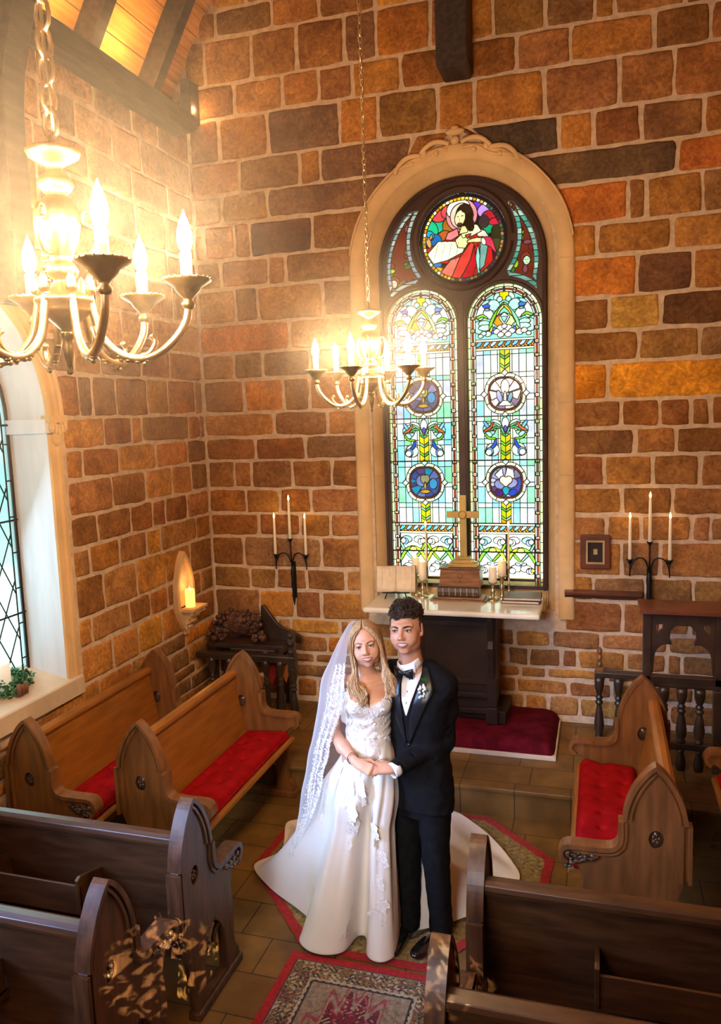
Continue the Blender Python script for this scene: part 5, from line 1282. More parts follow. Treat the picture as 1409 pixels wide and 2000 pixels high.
b = MB(); b.box(.27, XR-.04, Yd-.03, Yd+.03, .83, .885); b.box(.27, XR-.04, Yd-.02, Yd+.02, .80, .83); b.box(.29, XR-.04, Yd-.025, Yd+.025, .36, .41); obj('lower_rail', b, M['rail_wood'], dk, bevel=.006)
for x in (.305, .765, 1.15):
    b = MB(); b.box(x-.028, x+.028, Yd-.03, Yd+.03, .80, 1.335); b.box(x-.032, x+.032, Yd-.035, Yd+.035, PZ, .80); obj('desk_post', b, M['rail_wood'], dk, bevel=.006)
for xa, xb in ((.333, .737), (.793, 1.122)):
    w = xb-xa; cx_ = (xa+xb)/2; tre = [(xa+.012, .90), (xa+.02, .98)]
    for i in range(6): a = PI-i/5*math.radians(105); tre.append((xa+.105+.085*math.cos(a), 1.01+.10*math.sin(a)))
    tre.append((cx_-.07, 1.12))
    for i in range(7): a = math.radians(190-i*200/6); tre.append((cx_+.085*math.cos(a), 1.17+.085*math.sin(a)))
    h = [p for p in tre if p[0] < cx_]; full = h+[(2*cx_-x, z) for x, z in h[::-1]]
    ho = [[(xa+.03, 1.245), (xa+.075, 1.25), (xa+.07, 1.215), (xa+.03, 1.18)], [(xb-.03, 1.245), (xb-.03, 1.18), (xb-.07, 1.215), (xb-.075, 1.25)]]
    b = MB(); b.prism([(xa, .90), (xa, 1.335), (xb, 1.335), (xb, .90)]+full[::-1], lambda u, v, d: (u, d, v), Yd-.018, Yd+.018, holes=ho); obj('trefoil_panel', b, M['rail_wood'], dk, bevel=.004)
for x in (.42, .535, .65, .88, 1.0):
    b = MB(); baluster(b, x, Yd, .41, .39, 1.1); obj('baluster', b, M['rail_wood'], dk, smooth=True)
    b = MB(); b.lathe([(.001, 0), (.03, 0), (.034, .04), (.028, .09), (.018, .12), (.026, .14), (.02, .15), (.001, .15)], (x, Yd, PZ), 12); obj('turned_foot', b, M['rail_wood'], dk, smooth=True)

# ------------------------------------------------------------------ rugs
def rugmat(name, field, centre, border, red=(.20, .012, .012), box=(.4, 1.6), runner=True):
    m = bpy.data.materials.new(name); m.use_nodes = True; t = m.node_tree; N = t.nodes; L = t.links; b = N['Principled BSDF']; b.inputs['Roughness'].default_value = .95; b.inputs['Specular IOR Level'].default_value = .1; b.inputs['Sheen Weight'].default_value = .2
    at = N.new('ShaderNodeAttribute'); at.attribute_name = 'col'; tc = N.new('ShaderNodeTexCoord'); nz = N.new('ShaderNodeTexNoise'); nz.inputs['Scale'].default_value = 60; L.new(tc.outputs['Object'], nz.inputs[0])
    cr = N.new('ShaderNodeValToRGB'); cr.color_ramp.elements[0].color = (.75, .75, .75, 1); cr.color_ramp.elements[1].color = (1.15, 1.15, 1.15, 1); cr.color_ramp.elements[0].position = .35; cr.color_ramp.elements[1].position = .65
    mx = N.new('ShaderNodeMix'); mx.data_type = 'RGBA'; mx.blend_type = 'MULTIPLY'; mx.inputs[0].default_value = 1; L.new(nz.outputs[0], cr.inputs[0]); L.new(at.outputs['Color'], mx.inputs[6]); L.new(cr.outputs[0], mx.inputs[7]); L.new(mx.outputs[2], b.inputs['Base Color'])
    bp = N.new('ShaderNodeBump'); bp.inputs['Strength'].default_value = .4; bp.inputs['Distance'].default_value = .004; L.new(nz.outputs[0], bp.inputs['Height']); L.new(bp.outputs[0], b.inputs['Normal'])
    return m
M['rug'] = rugmat('woven_rug', None, None, None)
def raster_rug(name, P, inside, z, thick=.008):
    P.thick = False; P.col = P.col**(1/1.45); me = P.mesh(name, inside, 0.0)
    n = len(me.vertices); co = np.empty(n*3); me.vertices.foreach_get('co', co); co = co.reshape(-1, 3); x = co[:, 0].copy(); y = co[:, 2].copy(); co[:, 0] = x; co[:, 1] = y; co[:, 2] = z; me.vertices.foreach_set('co', co.ravel()); me.flip_normals() if False else None
    me.update()
    return me
P = Paint(-1.515, -.665, 1.9, 3.44, .0050); rg = np.random.default_rng(3)
cx = -1.09; X = np.abs(P.X-cx); Yv = 3.44-P.Z; ed = np.minimum(.425-X, Yv)
BK = (.035, .028, .03); TAN = (.30, .20, .10); CRE = (.42, .34, .24); WINE = (.17, .018, .03); GRY = (.22, .17, .14)
P.fill(ed > -1, (.36, .010, .012), jit=0)
P.fill(ed > .045, GRY, jit=0)
u, v = P.X*1.0, P.Z*1.0
def flor(s, k, th, ph=0): return (np.sin(u*s+ph+2.2*np.sin(v*s*.7))*np.cos(v*s*k+1.7*np.sin(u*s*.8+ph))) > th
# main border: dark ground with flowers
bd = (ed > .055) & (ed < .155); P.fill(bd, (.16, .11, .055), jit=0)
P.col[bd & flor(95, 1.1, .25)] = CRE; P.col[bd & flor(120, .9, .45, 2)] = BK; P.col[bd & flor(70, 1.2, .72, 1)] = WINE; P.col[bd & flor(140, 1, .6, 4)] = (.26, .17, .04)
for a, b_ in ((.045, .052), (.155, .163), (.172, .180)): P.col[(ed > a) & (ed < b_)] = BK if a != .155 else CRE
gd = (ed > .163) & (ed < .172); P.col[gd] = CRE; P.col[gd & (np.sin(u*160)*np.sin(v*160) > .1)] = BK
fd = ed > .180; P.col[fd] = (.27, .205, .135)
P.col[fd & flor(60, 1, .55)] = (.20, .15, .10); P.col[fd & flor(85, 1.3, .75, 3)] = (.34, .28, .2)
my = 2.52; r_ = np.hypot((P.X-cx)/.235, (P.Z-my)/.72); an = np.arctan2((P.Z-my)/.72, (P.X-cx)/.235); med = fd & (r_ < .93+.09*np.cos(an*18)) 
P.col[med] = WINE; P.col[med & flor(75, 1.1, .45)] = (.33, .06, .08); P.col[med & flor(90, .9, .62, 1.5)] = BK; P.col[med & flor(105, 1.1, .72, 3)] = CRE
P.col[fd & (r_ > 1.0+.09*np.cos(an*18)) & (r_ < 1.05+.09*np.cos(an*18))] = (.30, .05, .07)
me = raster_rug('runner_rug', P, ed > -.5, .007); P_ = None
me.polygons.foreach_set('use_smooth', [False]*len(me.polygons))
o = obj('runner_rug', me, M['rug'], solid=.0); tag(o, 'runner with a red edge and a wine coloured medallion along the aisle', 'rug')
# octagonal rug under the couple
OCT = [(-1.46, 3.455), (-.82, 3.455), (-.29, 4.20), (-.265, 4.60), (-.72, 5.02), (-1.50, 5.02), (-2.02, 4.60), (-2.05, 4.10)]
P = Paint(-2.06, -.25, 3.45, 5.025, .009); ins = P.poly(OCT); c_ = Vector((-1.14, 4.24))
dist = np.full(P.X.shape, 9.0)
for i in range(8):
    ax, ay = OCT[i]; bx_, by_ = OCT[(i+1) % 8]; l = math.hypot(bx_-ax, by_-ay); dist = np.minimum(dist, ((bx_-ax)*(P.Z-ay)-(by_-ay)*(P.X-ax))/l)
P.fill(ins, (.34, .010, .010), jit=0); u, v = P.X, P.Z
P.col[dist > .055] = (.23, .16, .045); P.col[(dist > .055) & flor(55, 1.1, .3)] = (.30, .22, .08); P.col[(dist > .055) & flor(70, 1.0, .65, 2)] = (.12, .085, .03)
P.col[(dist > .22) & (dist < .24)] = BK; P.col[(dist > .3) & flor(40, 1.2, .5, 1)] = WINE
me = raster_rug('octagonal_rug', P, ins, .0075)
o = obj('octagonal_rug', me, M['rug']); tag(o, 'eight-sided gold rug with a red border beneath the bride and groom', 'rug')
# ------------------------------------------------------------------ figure modelling: blended distance fields turned into one skin
class Field:
    def __init__(s, lo, hi, res):
        s.lo = np.array(lo, float); s.res = res; n = np.ceil((np.array(hi)-s.lo)/res).astype(int)+1
        s.n = n; s.F = np.full(tuple(n), .2, np.float32); s.M = np.eye(3); s.o = np.zeros(3); s.sc = 1.0
    def frame(s, M=None, o=(0, 0, 0), sc=1.0): s.M = np.eye(3) if M is None else np.array(M, float); s.o = np.array(o, float); s.sc = sc; return s
    def w(s, p): return s.M @ (np.array(p, float)*s.sc)+s.o
    def sub(s, pts, rad):
        P = np.array(pts); a = np.maximum(np.floor((P.min(0)-rad-s.lo)/s.res).astype(int), 0); b = np.minimum(np.ceil((P.max(0)+rad-s.lo)/s.res).astype(int)+1, s.n)
        if (b <= a).any(): return None
        g = [s.lo[i]+np.arange(a[i], b[i])*s.res for i in range(3)]
        X, Y, Z = np.meshgrid(*g, indexing='ij', sparse=True)
        return tuple(slice(a[i], b[i]) for i in range(3)), X, Y, Z
    def loc(s, X, Y, Z, c, R=None):
        # coordinates relative to world point c in local axes (divided by scale)
        A = s.M if R is None else s.M @ np.array(R, float)
        x, y, z = X-c[0], Y-c[1], Z-c[2]
        return [(A[0, i]*x+A[1, i]*y+A[2, i]*z) for i in range(3)]
    def put(s, sl, d, k, op):
        F = s.F[sl]; d = d.astype(np.float32)
        if op == 'add':
            h = np.clip(.5+.5*(F-d)/k, 0, 1); s.F[sl] = F*(1-h)+d*h-k*h*(1-h)
        else:
            h = np.clip(.5-.5*(F+d)/k, 0, 1); s.F[sl] = F*(1-h)-d*h+k*h*(1-h)
    def ell(s, c, r, k=.01, op='add', R=None):
        r = np.array([r]*3 if not hasattr(r, '__len__') else r, float)*s.sc; k *= s.sc; cw = s.w(c); q = s.sub([cw], r.max()+k*1.2+.012)
        if q is None: return s
        sl, X, Y, Z = q; a, b, c_ = s.loc(X, Y, Z, cw, R)
        k0 = np.sqrt((a/r[0])**2+(b/r[1])**2+(c_/r[2])**2); k1 = np.sqrt((a/r[0]**2)**2+(b/r[1]**2)**2+(c_/r[2]**2)**2)+1e-9
        s.put(sl, k0*(k0-1)/k1, k, op); return s
    def cap(s, a, b, ra, rb, k=.01, op='add', flat=None):
        ra *= s.sc; rb *= s.sc; k *= s.sc; A = s.w(a); B = s.w(b); q = s.sub([A, B], max(ra, rb)+k*1.2+.012)
        if q is None: return s
        sl, X, Y, Z = q; d = B-A; l = d @ d+1e-12; x, y, z = X-A[0], Y-A[1], Z-A[2]
        t = np.clip((x*d[0]+y*d[1]+z*d[2])/l, 0, 1); qx, qy, qz = x-t*d[0], y-t*d[1], z-t*d[2]
        if flat is not None:
            n = s.M @ np.array(flat[0], float); f = flat[1]; dn = qx*n[0]+qy*n[1]+qz*n[2]; D = np.sqrt(np.maximum(qx*qx+qy*qy+qz*qz+dn*dn*(1/f**2-1), 0)); dd = (D-(ra+(rb-ra)*t))*f**.5
        else: dd = np.sqrt(qx*qx+qy*qy+qz*qz)-(ra+(rb-ra)*t)
        s.put(sl, dd, k, op); return s
    def chain(s, pts, rs, k=.01, flat=None):
        for i in range(len(pts)-1): s.cap(pts[i], pts[i+1], rs[i], rs[i+1], k, flat=flat)
        return s
    def loft(s, tab, k=.01, op='add', sq=2.0):
        # tab: (z, rx, ry, cx, cy) in local coordinates, z increasing
        T = np.array(tab, float)*s.sc; zs = T[:, 0]; R = T[:, 1:3].max()+np.abs(T[:, 3:5]).max()
        q = s.sub([s.w((0, 0, zs[0]/s.sc)), s.w((0, 0, zs[-1]/s.sc))], R+.02)
        if q is None: return s
        sl, X, Y, Z = q; a, b, c = s.loc(X, Y, Z, s.o); cc = np.clip(c, zs[0], zs[-1]); f = lambda j: np.interp(cc.ravel(), zs, T[:, j]).reshape(cc.shape)
        rx, ry, cx, cy = f(1), f(2), f(3), f(4)
        u = np.abs((a-cx)/rx); v = np.abs((b-cy)/ry); rr = (u**sq+v**sq)**(1/sq)
        g = (rr-1)*np.minimum(rx, ry); e = np.maximum(zs[0]-c, c-zs[-1])
        d = np.where((g > 0) & (e > 0), np.sqrt(np.maximum(g, 0)**2+np.maximum(e, 0)**2), np.maximum(g, e))
        s.put(sl, d, k, op); return s
    def warp(s, amp, f, seed=0, mask=None):
        g = [s.lo[i]+np.arange(s.n[i])*s.res for i in range(3)]; X, Y, Z = np.meshgrid(*g, indexing='ij', sparse=True)
        w = amp*(np.sin(X*f+seed+1.7*np.sin(Z*f*.6+seed))*np.sin(Z*f*.9+1.3*np.sin(Y*f*.8+X*f*.5)+seed*2))
        if mask is not None: w = w*mask(X, Y, Z)
        s.F += w.astype(np.float32); return s
    def mesh(s, name, smooth=True):
        F = s.F; n = s.n; neg = F < 0
        c = [neg[i:n[0]-1+i, j:n[1]-1+j, k:n[2]-1+k] for i in (0, 1) for j in (0, 1) for k in (0, 1)]
        al = c[0].copy(); an = c[0].copy()
        for q in c[1:]: al &= q; an |= q
        act = an & ~al; idx = np.argwhere(act); N = len(idx)
        vid = np.full(act.shape, -1, np.int32); vid[act] = np.arange(N)
        off = np.array([(i, j, k) for i in (0, 1) for j in (0, 1) for k in (0, 1)])
        val = np.stack([F[idx[:, 0]+o[0], idx[:, 1]+o[1], idx[:, 2]+o[2]] for o in off], 1)
        acc = np.zeros((N, 3)); cnt = np.zeros(N)
        for a in range(8):
            for b in range(a+1, 8):
                if abs(off[a]-off[b]).sum() != 1: continue
                va, vb = val[:, a], val[:, b]; m = (va < 0) != (vb < 0); t = np.where(m, va/(va-vb+1e-12), 0)
                p = off[a]+(off[b]-off[a])*t[:, None]; acc += np.where(m[:, None], p, 0); cnt += m
        P = s.lo+(idx+acc/np.maximum(cnt, 1)[:, None])*s.res
        quads = []
        for ax in range(3):
            o1 = [0, 0, 0]; o1[ax] = 1; b, c_ = (ax+1) % 3, (ax+2) % 3
            sl0 = [slice(0, n[i]-1) for i in range(3)]
            a0 = neg[tuple(slice(0, n[i]-(1 if i == ax else 0)) for i in range(3))]; a1 = neg[tuple(slice(1 if i == ax else 0, n[i]) for i in range(3))]
            e = np.argwhere(a0 != a1); e = e[(e[:, b] > 0) & (e[:, c_] > 0) & (e[:, b] < n[b]-1) & (e[:, c_] < n[c_]-1)]
            s0 = a0[e[:, 0], e[:, 1], e[:, 2]]
            def V(db, dc):
                q = e.copy(); q[:, b] -= db; q[:, c_] -= dc; return vid[q[:, 0], q[:, 1], q[:, 2]]
            q = np.stack([V(0, 0), V(1, 0), V(1, 1), V(0, 1)], 1); q[~s0] = q[~s0][:, ::-1]; quads.append(q)
        Q = np.concatenate(quads); Q = Q[(Q >= 0).all(1)][:, ::-1]
        for _ in range(2 if smooth else 0):
            S_ = np.zeros_like(P); K = np.zeros(len(P))
            for i in range(4): np.add.at(S_, Q[:, i], P[Q[:, (i+1) % 4]]+P[Q[:, i-1]]); np.add.at(K, Q[:, i], 2)
            P = P*.5+.5*S_/np.maximum(K, 1)[:, None]
        a_, b_, c_ = P[Q[:, 0]], P[Q[:, 1]], P[Q[:, 2]]
        if (np.cross(b_-a_, c_-a_)*(a_-P.mean(0))).sum() < 0: Q = Q[:, ::-1]
        me = bpy.data.meshes.new(name); me.vertices.add(len(P)); me.vertices.foreach_set('co', P.astype(np.float32).ravel()); nf = len(Q)
        me.loops.add(nf*4); me.loops.foreach_set('vertex_index', np.ascontiguousarray(Q).ravel().astype(np.int32)); me.polygons.add(nf)
        me.polygons.foreach_set('loop_start', np.arange(nf, dtype=np.int32)*4); me.polygons.foreach_set('loop_total', np.full(nf, 4, np.int32)); me.polygons.foreach_set('use_smooth', np.ones(nf, bool)); me.update()
        return me
from mathutils.bvhtree import BVHTree
def bvh(me): return BVHTree.FromPolygons([v.co.copy() for v in me.vertices], [tuple(p.vertices) for p in me.polygons])
def basis(fwd, roll=0.0):
    f = Vector(fwd).normalized(); up = Vector((0, 0, 1)); x = f.cross(up).normalized(); up = x.cross(f)
    u2 = up*math.cos(roll)+x*math.sin(roll); x2 = f.cross(u2); return np.array([[x2[i], f[i], u2[i]] for i in range(3)])
def head(F, M, o, sc, fem=False):
    F.frame(M, o, sc); w = .94 if fem else 1.0; E = F.ell
    E((0, -.018, .034), (.074, .094, .086), .01); E((0, .010, .0), (.068, .078, .090), .03)
    E((0, .026, -.036), (.056*w, .062, .070), .03); E((0, .060, -.098), ((.019 if fem else .024), .020, .017), .028)
    for s in (-1, 1):
        E((s*.043*w, .012, -.068), (.020, .036, .030), .03); E((s*.041, .056, -.022), (.021, .022, .017), .022)
        E((s*.033, .098, .006), (.020, .017, .0125), .012, 'sub')
        E((s*.0328, .0765, .0118), (.0170, .0145, .0085), .004); E((s*.0328, .0765, -.0048), (.0160, .0140, .0062), .004)
        F.cap((s*.012, .087, .026), (s*.048, .070, .028), .0075 if not fem else .006, .006, .016)
        E((s*.0115, .098, -.034), (.0085, .0105, .0075), .007); E((s*.006, .106, -.040), (.0032, .004, .003), .003, 'sub')
        E((s*.0785, -.008, -.004), (.0075, .020, .033), .006, R=[[1, s*.25, 0], [-s*.25, 1, 0], [0, 0, 1]]); E((s*.082, -.004, .0), (.004, .010, .018), .004, 'sub'); E((s*.074, .0, -.028), (.006, .009, .010), .006)
        F.cap((s*.036, .084, -.034), (s*.046, .072, -.050), .004, .003, .012)
    F.cap((0, .088, .020), (0, .108, -.024), .0062, .0080, .014); E((0, .110, -.029), (.0098, .0095, .0085), .008)
    E((0, .071, -.056), (.048, .020, .028), .018); E((.044, .058, -.040), (.018, .018, .022), .02); E((-.044, .058, -.040), (.018, .018, .022), .02)
    lip = [(-.031, .080, -.0520), (-.018, .0905, -.0590), (0, .0945, -.0615), (.018, .0905, -.0590), (.031, .080, -.0520)]
    F.chain([(x, y, z+.0045) for x, y, z in lip], [.0015, .004, .0038, .004, .0015], .004); F.chain([(x*.9, y-.001, z-.0125*(1-abs(x)/.034)-.002) for x, y, z in lip], [.002, .003, .003, .003, .002], .006)
    E((0, .098, -.0655), (.025, .014, .0052), .003, 'sub')
def face_parts(parent, M, o, sc, fem, hairc):
    M = np.array(M); o = np.array(o)
    W_ = lambda p: tuple(M @ (np.array(p)*sc)+o)
    def tube(pts, r, n=6): b.tube([W_(p) for p in pts], [x*sc for x in r] if hasattr(r, '__len__') else r*sc, n)
    R3 = Matrix([[M[i][j] for j in range(3)] for i in range(3)])
    for s, nm in ((1, 'right'), (-1, 'left')):
        b = MB(); c = (s*.0325, .0772, .0035); b.ell(W_(c), .0130*sc, 16, 12, T=R3.to_4x4()); eb = obj('eyeball', b, M_['eye_white'], parent, smooth=True)
        b = MB(); b.ell(W_((s*.0325+(.0008 if not fem else 0), .0887, .0030)), (.0058*sc, .0020*sc, .0058*sc), 14, 6, T=R3.to_4x4()); obj('iris', b, M_['iris_'+('blue' if fem else 'brown')], eb, smooth=True)
        b = MB(); b.ell(W_((s*.0325+(.0008 if not fem else 0), .0904, .0030)), (.0027*sc, .0012*sc, .0027*sc), 10, 6, T=R3.to_4x4()); obj('pupil', b, M_['pupil'], eb, smooth=True)
        b = MB()
        up = [(s*(.0325+x), .0918-abs(x)**2*40, .0010+z) for x, z in ((-.0150, .0000), (-.009, .0044), (0, .0064), (.009, .0052), (.0165, .0004))]
        tube(smooth_pts(up, 4), [.0012+.0014*math.sin(PI*i/16) for i in range(17)], 5)
        if fem: tube(smooth_pts([(s*.042, .0845, .0115), (s*.0475, .0815, .0105), (s*.0525, .079, .0115)], 3), .0012, 4)
        lo_ = [(s*(.0325+x), .0905-abs(x)**2*38, .0015+z) for x, z in ((-.014, -.001), (-.006, -.0040), (.004, -.0042), (.0145, -.0012))]
        tube(smooth_pts(lo_, 4), .0007, 4)
        obj('eyelashes', b, M_['lash'], parent)
        b = MB(); ew = .0030 if fem else .0048
        pts = smooth_pts([(s*.0120, .0945, .0175 if not fem else .021), (s*.024, .0940, .0210 if not fem else .0245), (s*.038, .0870, .0235 if not fem else .0275), (s*.0525, .0735, .0175 if not fem else .0205)], 5)
        b.tube([W_(p) for p in pts], [ew*sc*(.5+.6*math.sin(PI*min(1, .18+i/16))) for i in range(16)], 6, flat=.9); obj('eyebrow', b, hairc, parent, smooth=True)
    b = MB(); g = []
    for j in range(3): g.append([W_((x, .0957-abs(x)**2*12.5, -.0555-.0145*j/2*(1-(abs(x)/.037)**2)+abs(x)**2*5)) for x in np.linspace(-.034, .034, 17)])
    b.grid(g, 17, 3); obj('teeth', b, M_['teeth'], parent, smooth=True)
    b = MB()
    lip = [(-.0370, .0795, -.0505), (-.023, .0910, -.0555), (-.008, .0965, -.0552), (0, .0968, -.0562), (.008, .0965, -.0552), (.023, .0910, -.0555), (.0370, .0795, -.0505)]
    tube(smooth_pts(lip, 4), [.0010+.0021*math.sin(PI*i/24) for i in range(25)], 6)
    low = [(-.0365, .0800, -.0512), (-.023, .0910, -.0655), (0, .0965, -.0735), (.023, .0910, -.0655), (.0365, .0800, -.0512)]
    tube(smooth_pts(low, 5), [.0012+.0040*math.sin(PI*i/20) for i in range(21)], 6)
    obj('lips', b, M_['lips_f' if fem else 'lips_m'], parent, smooth=True)
M_ = M
M['skin_m'] = mat('groom_skin', (.58, .30, .185), .48, var=.05, scale=14, sss=.12, bump=.05, bscale=220)
M['skin_f'] = mat('bride_skin', (.66, .36, .235), .45, var=.04, scale=14, sss=.12)
M['eye_white'] = mat('eye_white', (.72, .68, .64), .2, var=.02); M['iris_blue'] = mat('blue_grey_iris', (.10, .14, .16), .2); M['iris_brown'] = mat('brown_iris', (.06, .03, .015), .2); M['pupil'] = mat('black_pupil', (.005, .005, .005), .1)
M['lash'] = mat('dark_lashes', (.015, .009, .006), .6); M['teeth'] = mat('white_teeth', (.55, .51, .46), .3, var=.02); M['lips_f'] = mat('rose_lips', (.46, .12, .10), .35, var=.05); M['lips_m'] = mat('natural_lips', (.40, .14, .10), .5, var=.05)
M['hair_m'] = mat('brown_curly_hair', (.050, .024, .013), .42, var=.3, scale=40); M['hair_f'] = mat('blonde_hair', (.56, .38, .20), .36, var=.28, scale=30, col2=(.22, .12, .055), stretch=(9, 9, .7))
M['suit'] = mat('black_wool', (.0065, .0065, .0075), .85, var=.2, scale=30, bump=.12, bscale=220, spec=.12); M['satin_black'] = mat('black_satin', (.008, .008, .010), .32, var=.1, spec=.4); M['shirt'] = mat('white_shirt_cotton', (.82, .82, .86), .7, var=.03, bump=.1, bscale=120)
M['patent'] = mat('black_patent_leather', (.006, .006, .007), .10, coat=.8); M['satin'] = mat('ivory_satin', (.80, .76, .70), .34, var=.03, scale=3, sheen=.15, coat=.1, bump=.02, bscale=30)
M['lace'] = mat('ivory_lace', (.86, .83, .79), .7, var=.10, scale=60, bump=.5, bscale=160); M['gold'] = mat('rose_gold', (.7, .40, .22), .2, metal=1)
vm = bpy.data.materials.new('veil_tulle'); vm.use_nodes = True; t = vm.node_tree; t.nodes.clear(); o_ = t.nodes.new('ShaderNodeOutputMaterial'); a = t.nodes.new('ShaderNodeBsdfTransparent'); d = t.nodes.new('ShaderNodeBsdfDiffuse'); d.inputs[0].default_value = (.88, .86, .90, 1); tl = t.nodes.new('ShaderNodeBsdfTranslucent'); tl.inputs[0].default_value = (.88, .86, .9, 1)
m1 = t.nodes.new('ShaderNodeMixShader'); m1.inputs[0].default_value = .35; t.links.new(d.outputs[0], m1.inputs[1]); t.links.new(tl.outputs[0], m1.inputs[2])
lw_ = t.nodes.new('ShaderNodeLayerWeight'); lw_.inputs[0].default_value = .45; mr = t.nodes.new('ShaderNodeMapRange'); mr.inputs[3].default_value = .16; mr.inputs[4].default_value = .60; t.links.new(lw_.outputs['Facing'], mr.inputs[0])
m2 = t.nodes.new('ShaderNodeMixShader'); t.links.new(mr.outputs[0], m2.inputs[0]); t.links.new(a.outputs[0], m2.inputs[1]); t.links.new(m1.outputs[0], m2.inputs[2]); t.links.new(m2.outputs[0], o_.inputs[0]); M['veil'] = vm
# ------------------------------------------------------------------ the groom
G = empty('person', (-.88, 3.73, 0), label='man in a black tuxedo with bow tie and boutonniere, brown curly hair, smiling', cat='person')
def child(name, me, m, parent, **k):
    # meshes made in world coordinates, parented without moving
    o = obj(name, me, m, parent, **k); o.matrix_parent_inverse = parent.matrix_world.inverted() if parent.matrix_world != Matrix.Identity(4) else Matrix.Translation(-Vector(parent.location)) ; return o
def pchild(name, mb, m, parent, root_loc, **k):
    o = obj(name, mb, m, parent, **k)
    return o
def under(root, name, me, m, **k):
    o = obj(name, me, m, root, **k); o.location = -Vector(root.location) if not root.rotation_euler.z else o.location; return o
gb = basis((-.28, -.96, 0)); GO = (-.88, 3.73, 0)
gh = basis((-.06, -.985, .12), math.radians(5)); GH_ = (-.925, 3.685, 1.678)
def gl_(p): return tuple(gb @ np.array(p)+np.array(GO))
# left arm (viewer's right) bends forward to the clasped hands
SHL, ELL, WRL = (-.745, 3.765, 1.400), (-.760, 3.73, 1.105), (-.955, 3.515, 1.022)
SHR, ELR, WRR = (-1.045, 3.80, 1.430), (-1.10, 3.93, 1.15), (-1.20, 3.80, 1.06)
def hand(F, wrist, fdir, up, curl, sc, side, spread=.0):
    # fdir: pointing direction, up: back-of-hand normal
    f = np.array(fdir, float); f /= np.linalg.norm(f); u = np.array(up, float); u -= f*(u @ f); u /= np.linalg.norm(u); r = np.cross(f, u)*side
    w = np.array(wrist, float); F.frame(); P = lambda a, b, c: w+f*a*sc+r*b*sc+u*c*sc
    F.cap(P(0, 0, 0), P(.03, 0, 0), .024*sc, .026*sc, .012, flat=(tuple(u), .72))
    for b_ in (-.024, -.008, .008, .023): F.cap(P(.012, b_*.6, 0), P(.083-.25*abs(b_-.0)*.4, b_, .001), .0135*sc, .0115*sc, .010)
    for i, (b_, L, r0) in enumerate(((.026, .068, .0088), (.009, .078, .0090), (-.008, .073, .0086), (-.024, .058, .0078))):
        p = P(.083-abs(b_)*.12, b_, .001); ang = 0; q = p; cc = curl[i]
        for j, fr_ in enumerate((.44, .32, .24)):
            ang += cc[j]; d = f*math.cos(ang)-u*math.sin(ang)+r*(b_*spread*8); d /= np.linalg.norm(d); n_ = q+d*L*fr_*sc
            F.cap(q, n_, (r0-.0006*j)*sc, (r0-.0006*(j+1))*sc, .0035); q = n_
    tb = P(.022, .024, -.006); t1 = P(.055, .046, -.014-curl[4]*.01); t2 = P(.084, .046-curl[4]*.016, -.018-curl[4]*.016)
    F.cap(tb, t1, .0135*sc, .0105*sc, .010); F.cap(t1, t2, .0100*sc, .0080*sc, .004)
F = Field((-1.18, 3.38, .0), (-.62, 4.0, 1.84), .0034)
head(F, gh, GH_, 1.0)
F.frame()
F.cap((-.905, 3.725, 1.46), (-.918, 3.690, 1.60), .056, .053, .02); F.cap((-.92, 3.665, 1.53), (-.925, 3.655, 1.585), .016, .02, .02)
F.frame(gb, GO).loft([(.80, .13, .09, 0, 0), (1.05, .13, .085, 0, 0), (1.28, .15, .095, 0, 0), (1.42, .15, .08, 0, -.01), (1.47, .07, .06, 0, -.01)], .03)
for s in (-1, 1): F.chain([(s*.085, 0, .84), (s*.09, .01, .48), (s*.10, -.02, .09)], [.075, .048, .036], .03); F.cap((s*.10, -.02, .05), (s*.11, .12, .035), .035, .028, .02)
F.frame(); F.chain([SHL, ELL, WRL], [.036, .030, .025], .02); F.chain([SHR, ELR, WRR], [.036, .030, .025], .02)
hand(F, (-.968, 3.50, 1.028), (-1, -.22, .04), (-.05, -.62, .78), [(.5, .9, .7), (.5, .9, .7), (.5, .9, .7), (.5, .8, .6), .4], 1.0, 1)
me = F.mesh('body'); under(G, 'body', me, M['skin_m'])
fm = empty('face', (0, 0, 0)) if False else None
class _U:    # parts are built in world coordinates, then hung under the person
    def __init__(s, root): s.root = root
def hang(root, fn):
    before = set(o.name for o in bpy.data.objects)
    fn()
    for o in [o for o in bpy.data.objects if o.name not in before and o.parent == root]: o.location = -Vector(root.location)
hang(G, lambda: face_parts(G, gh, GH_, 1.0, False, M['hair_m']))
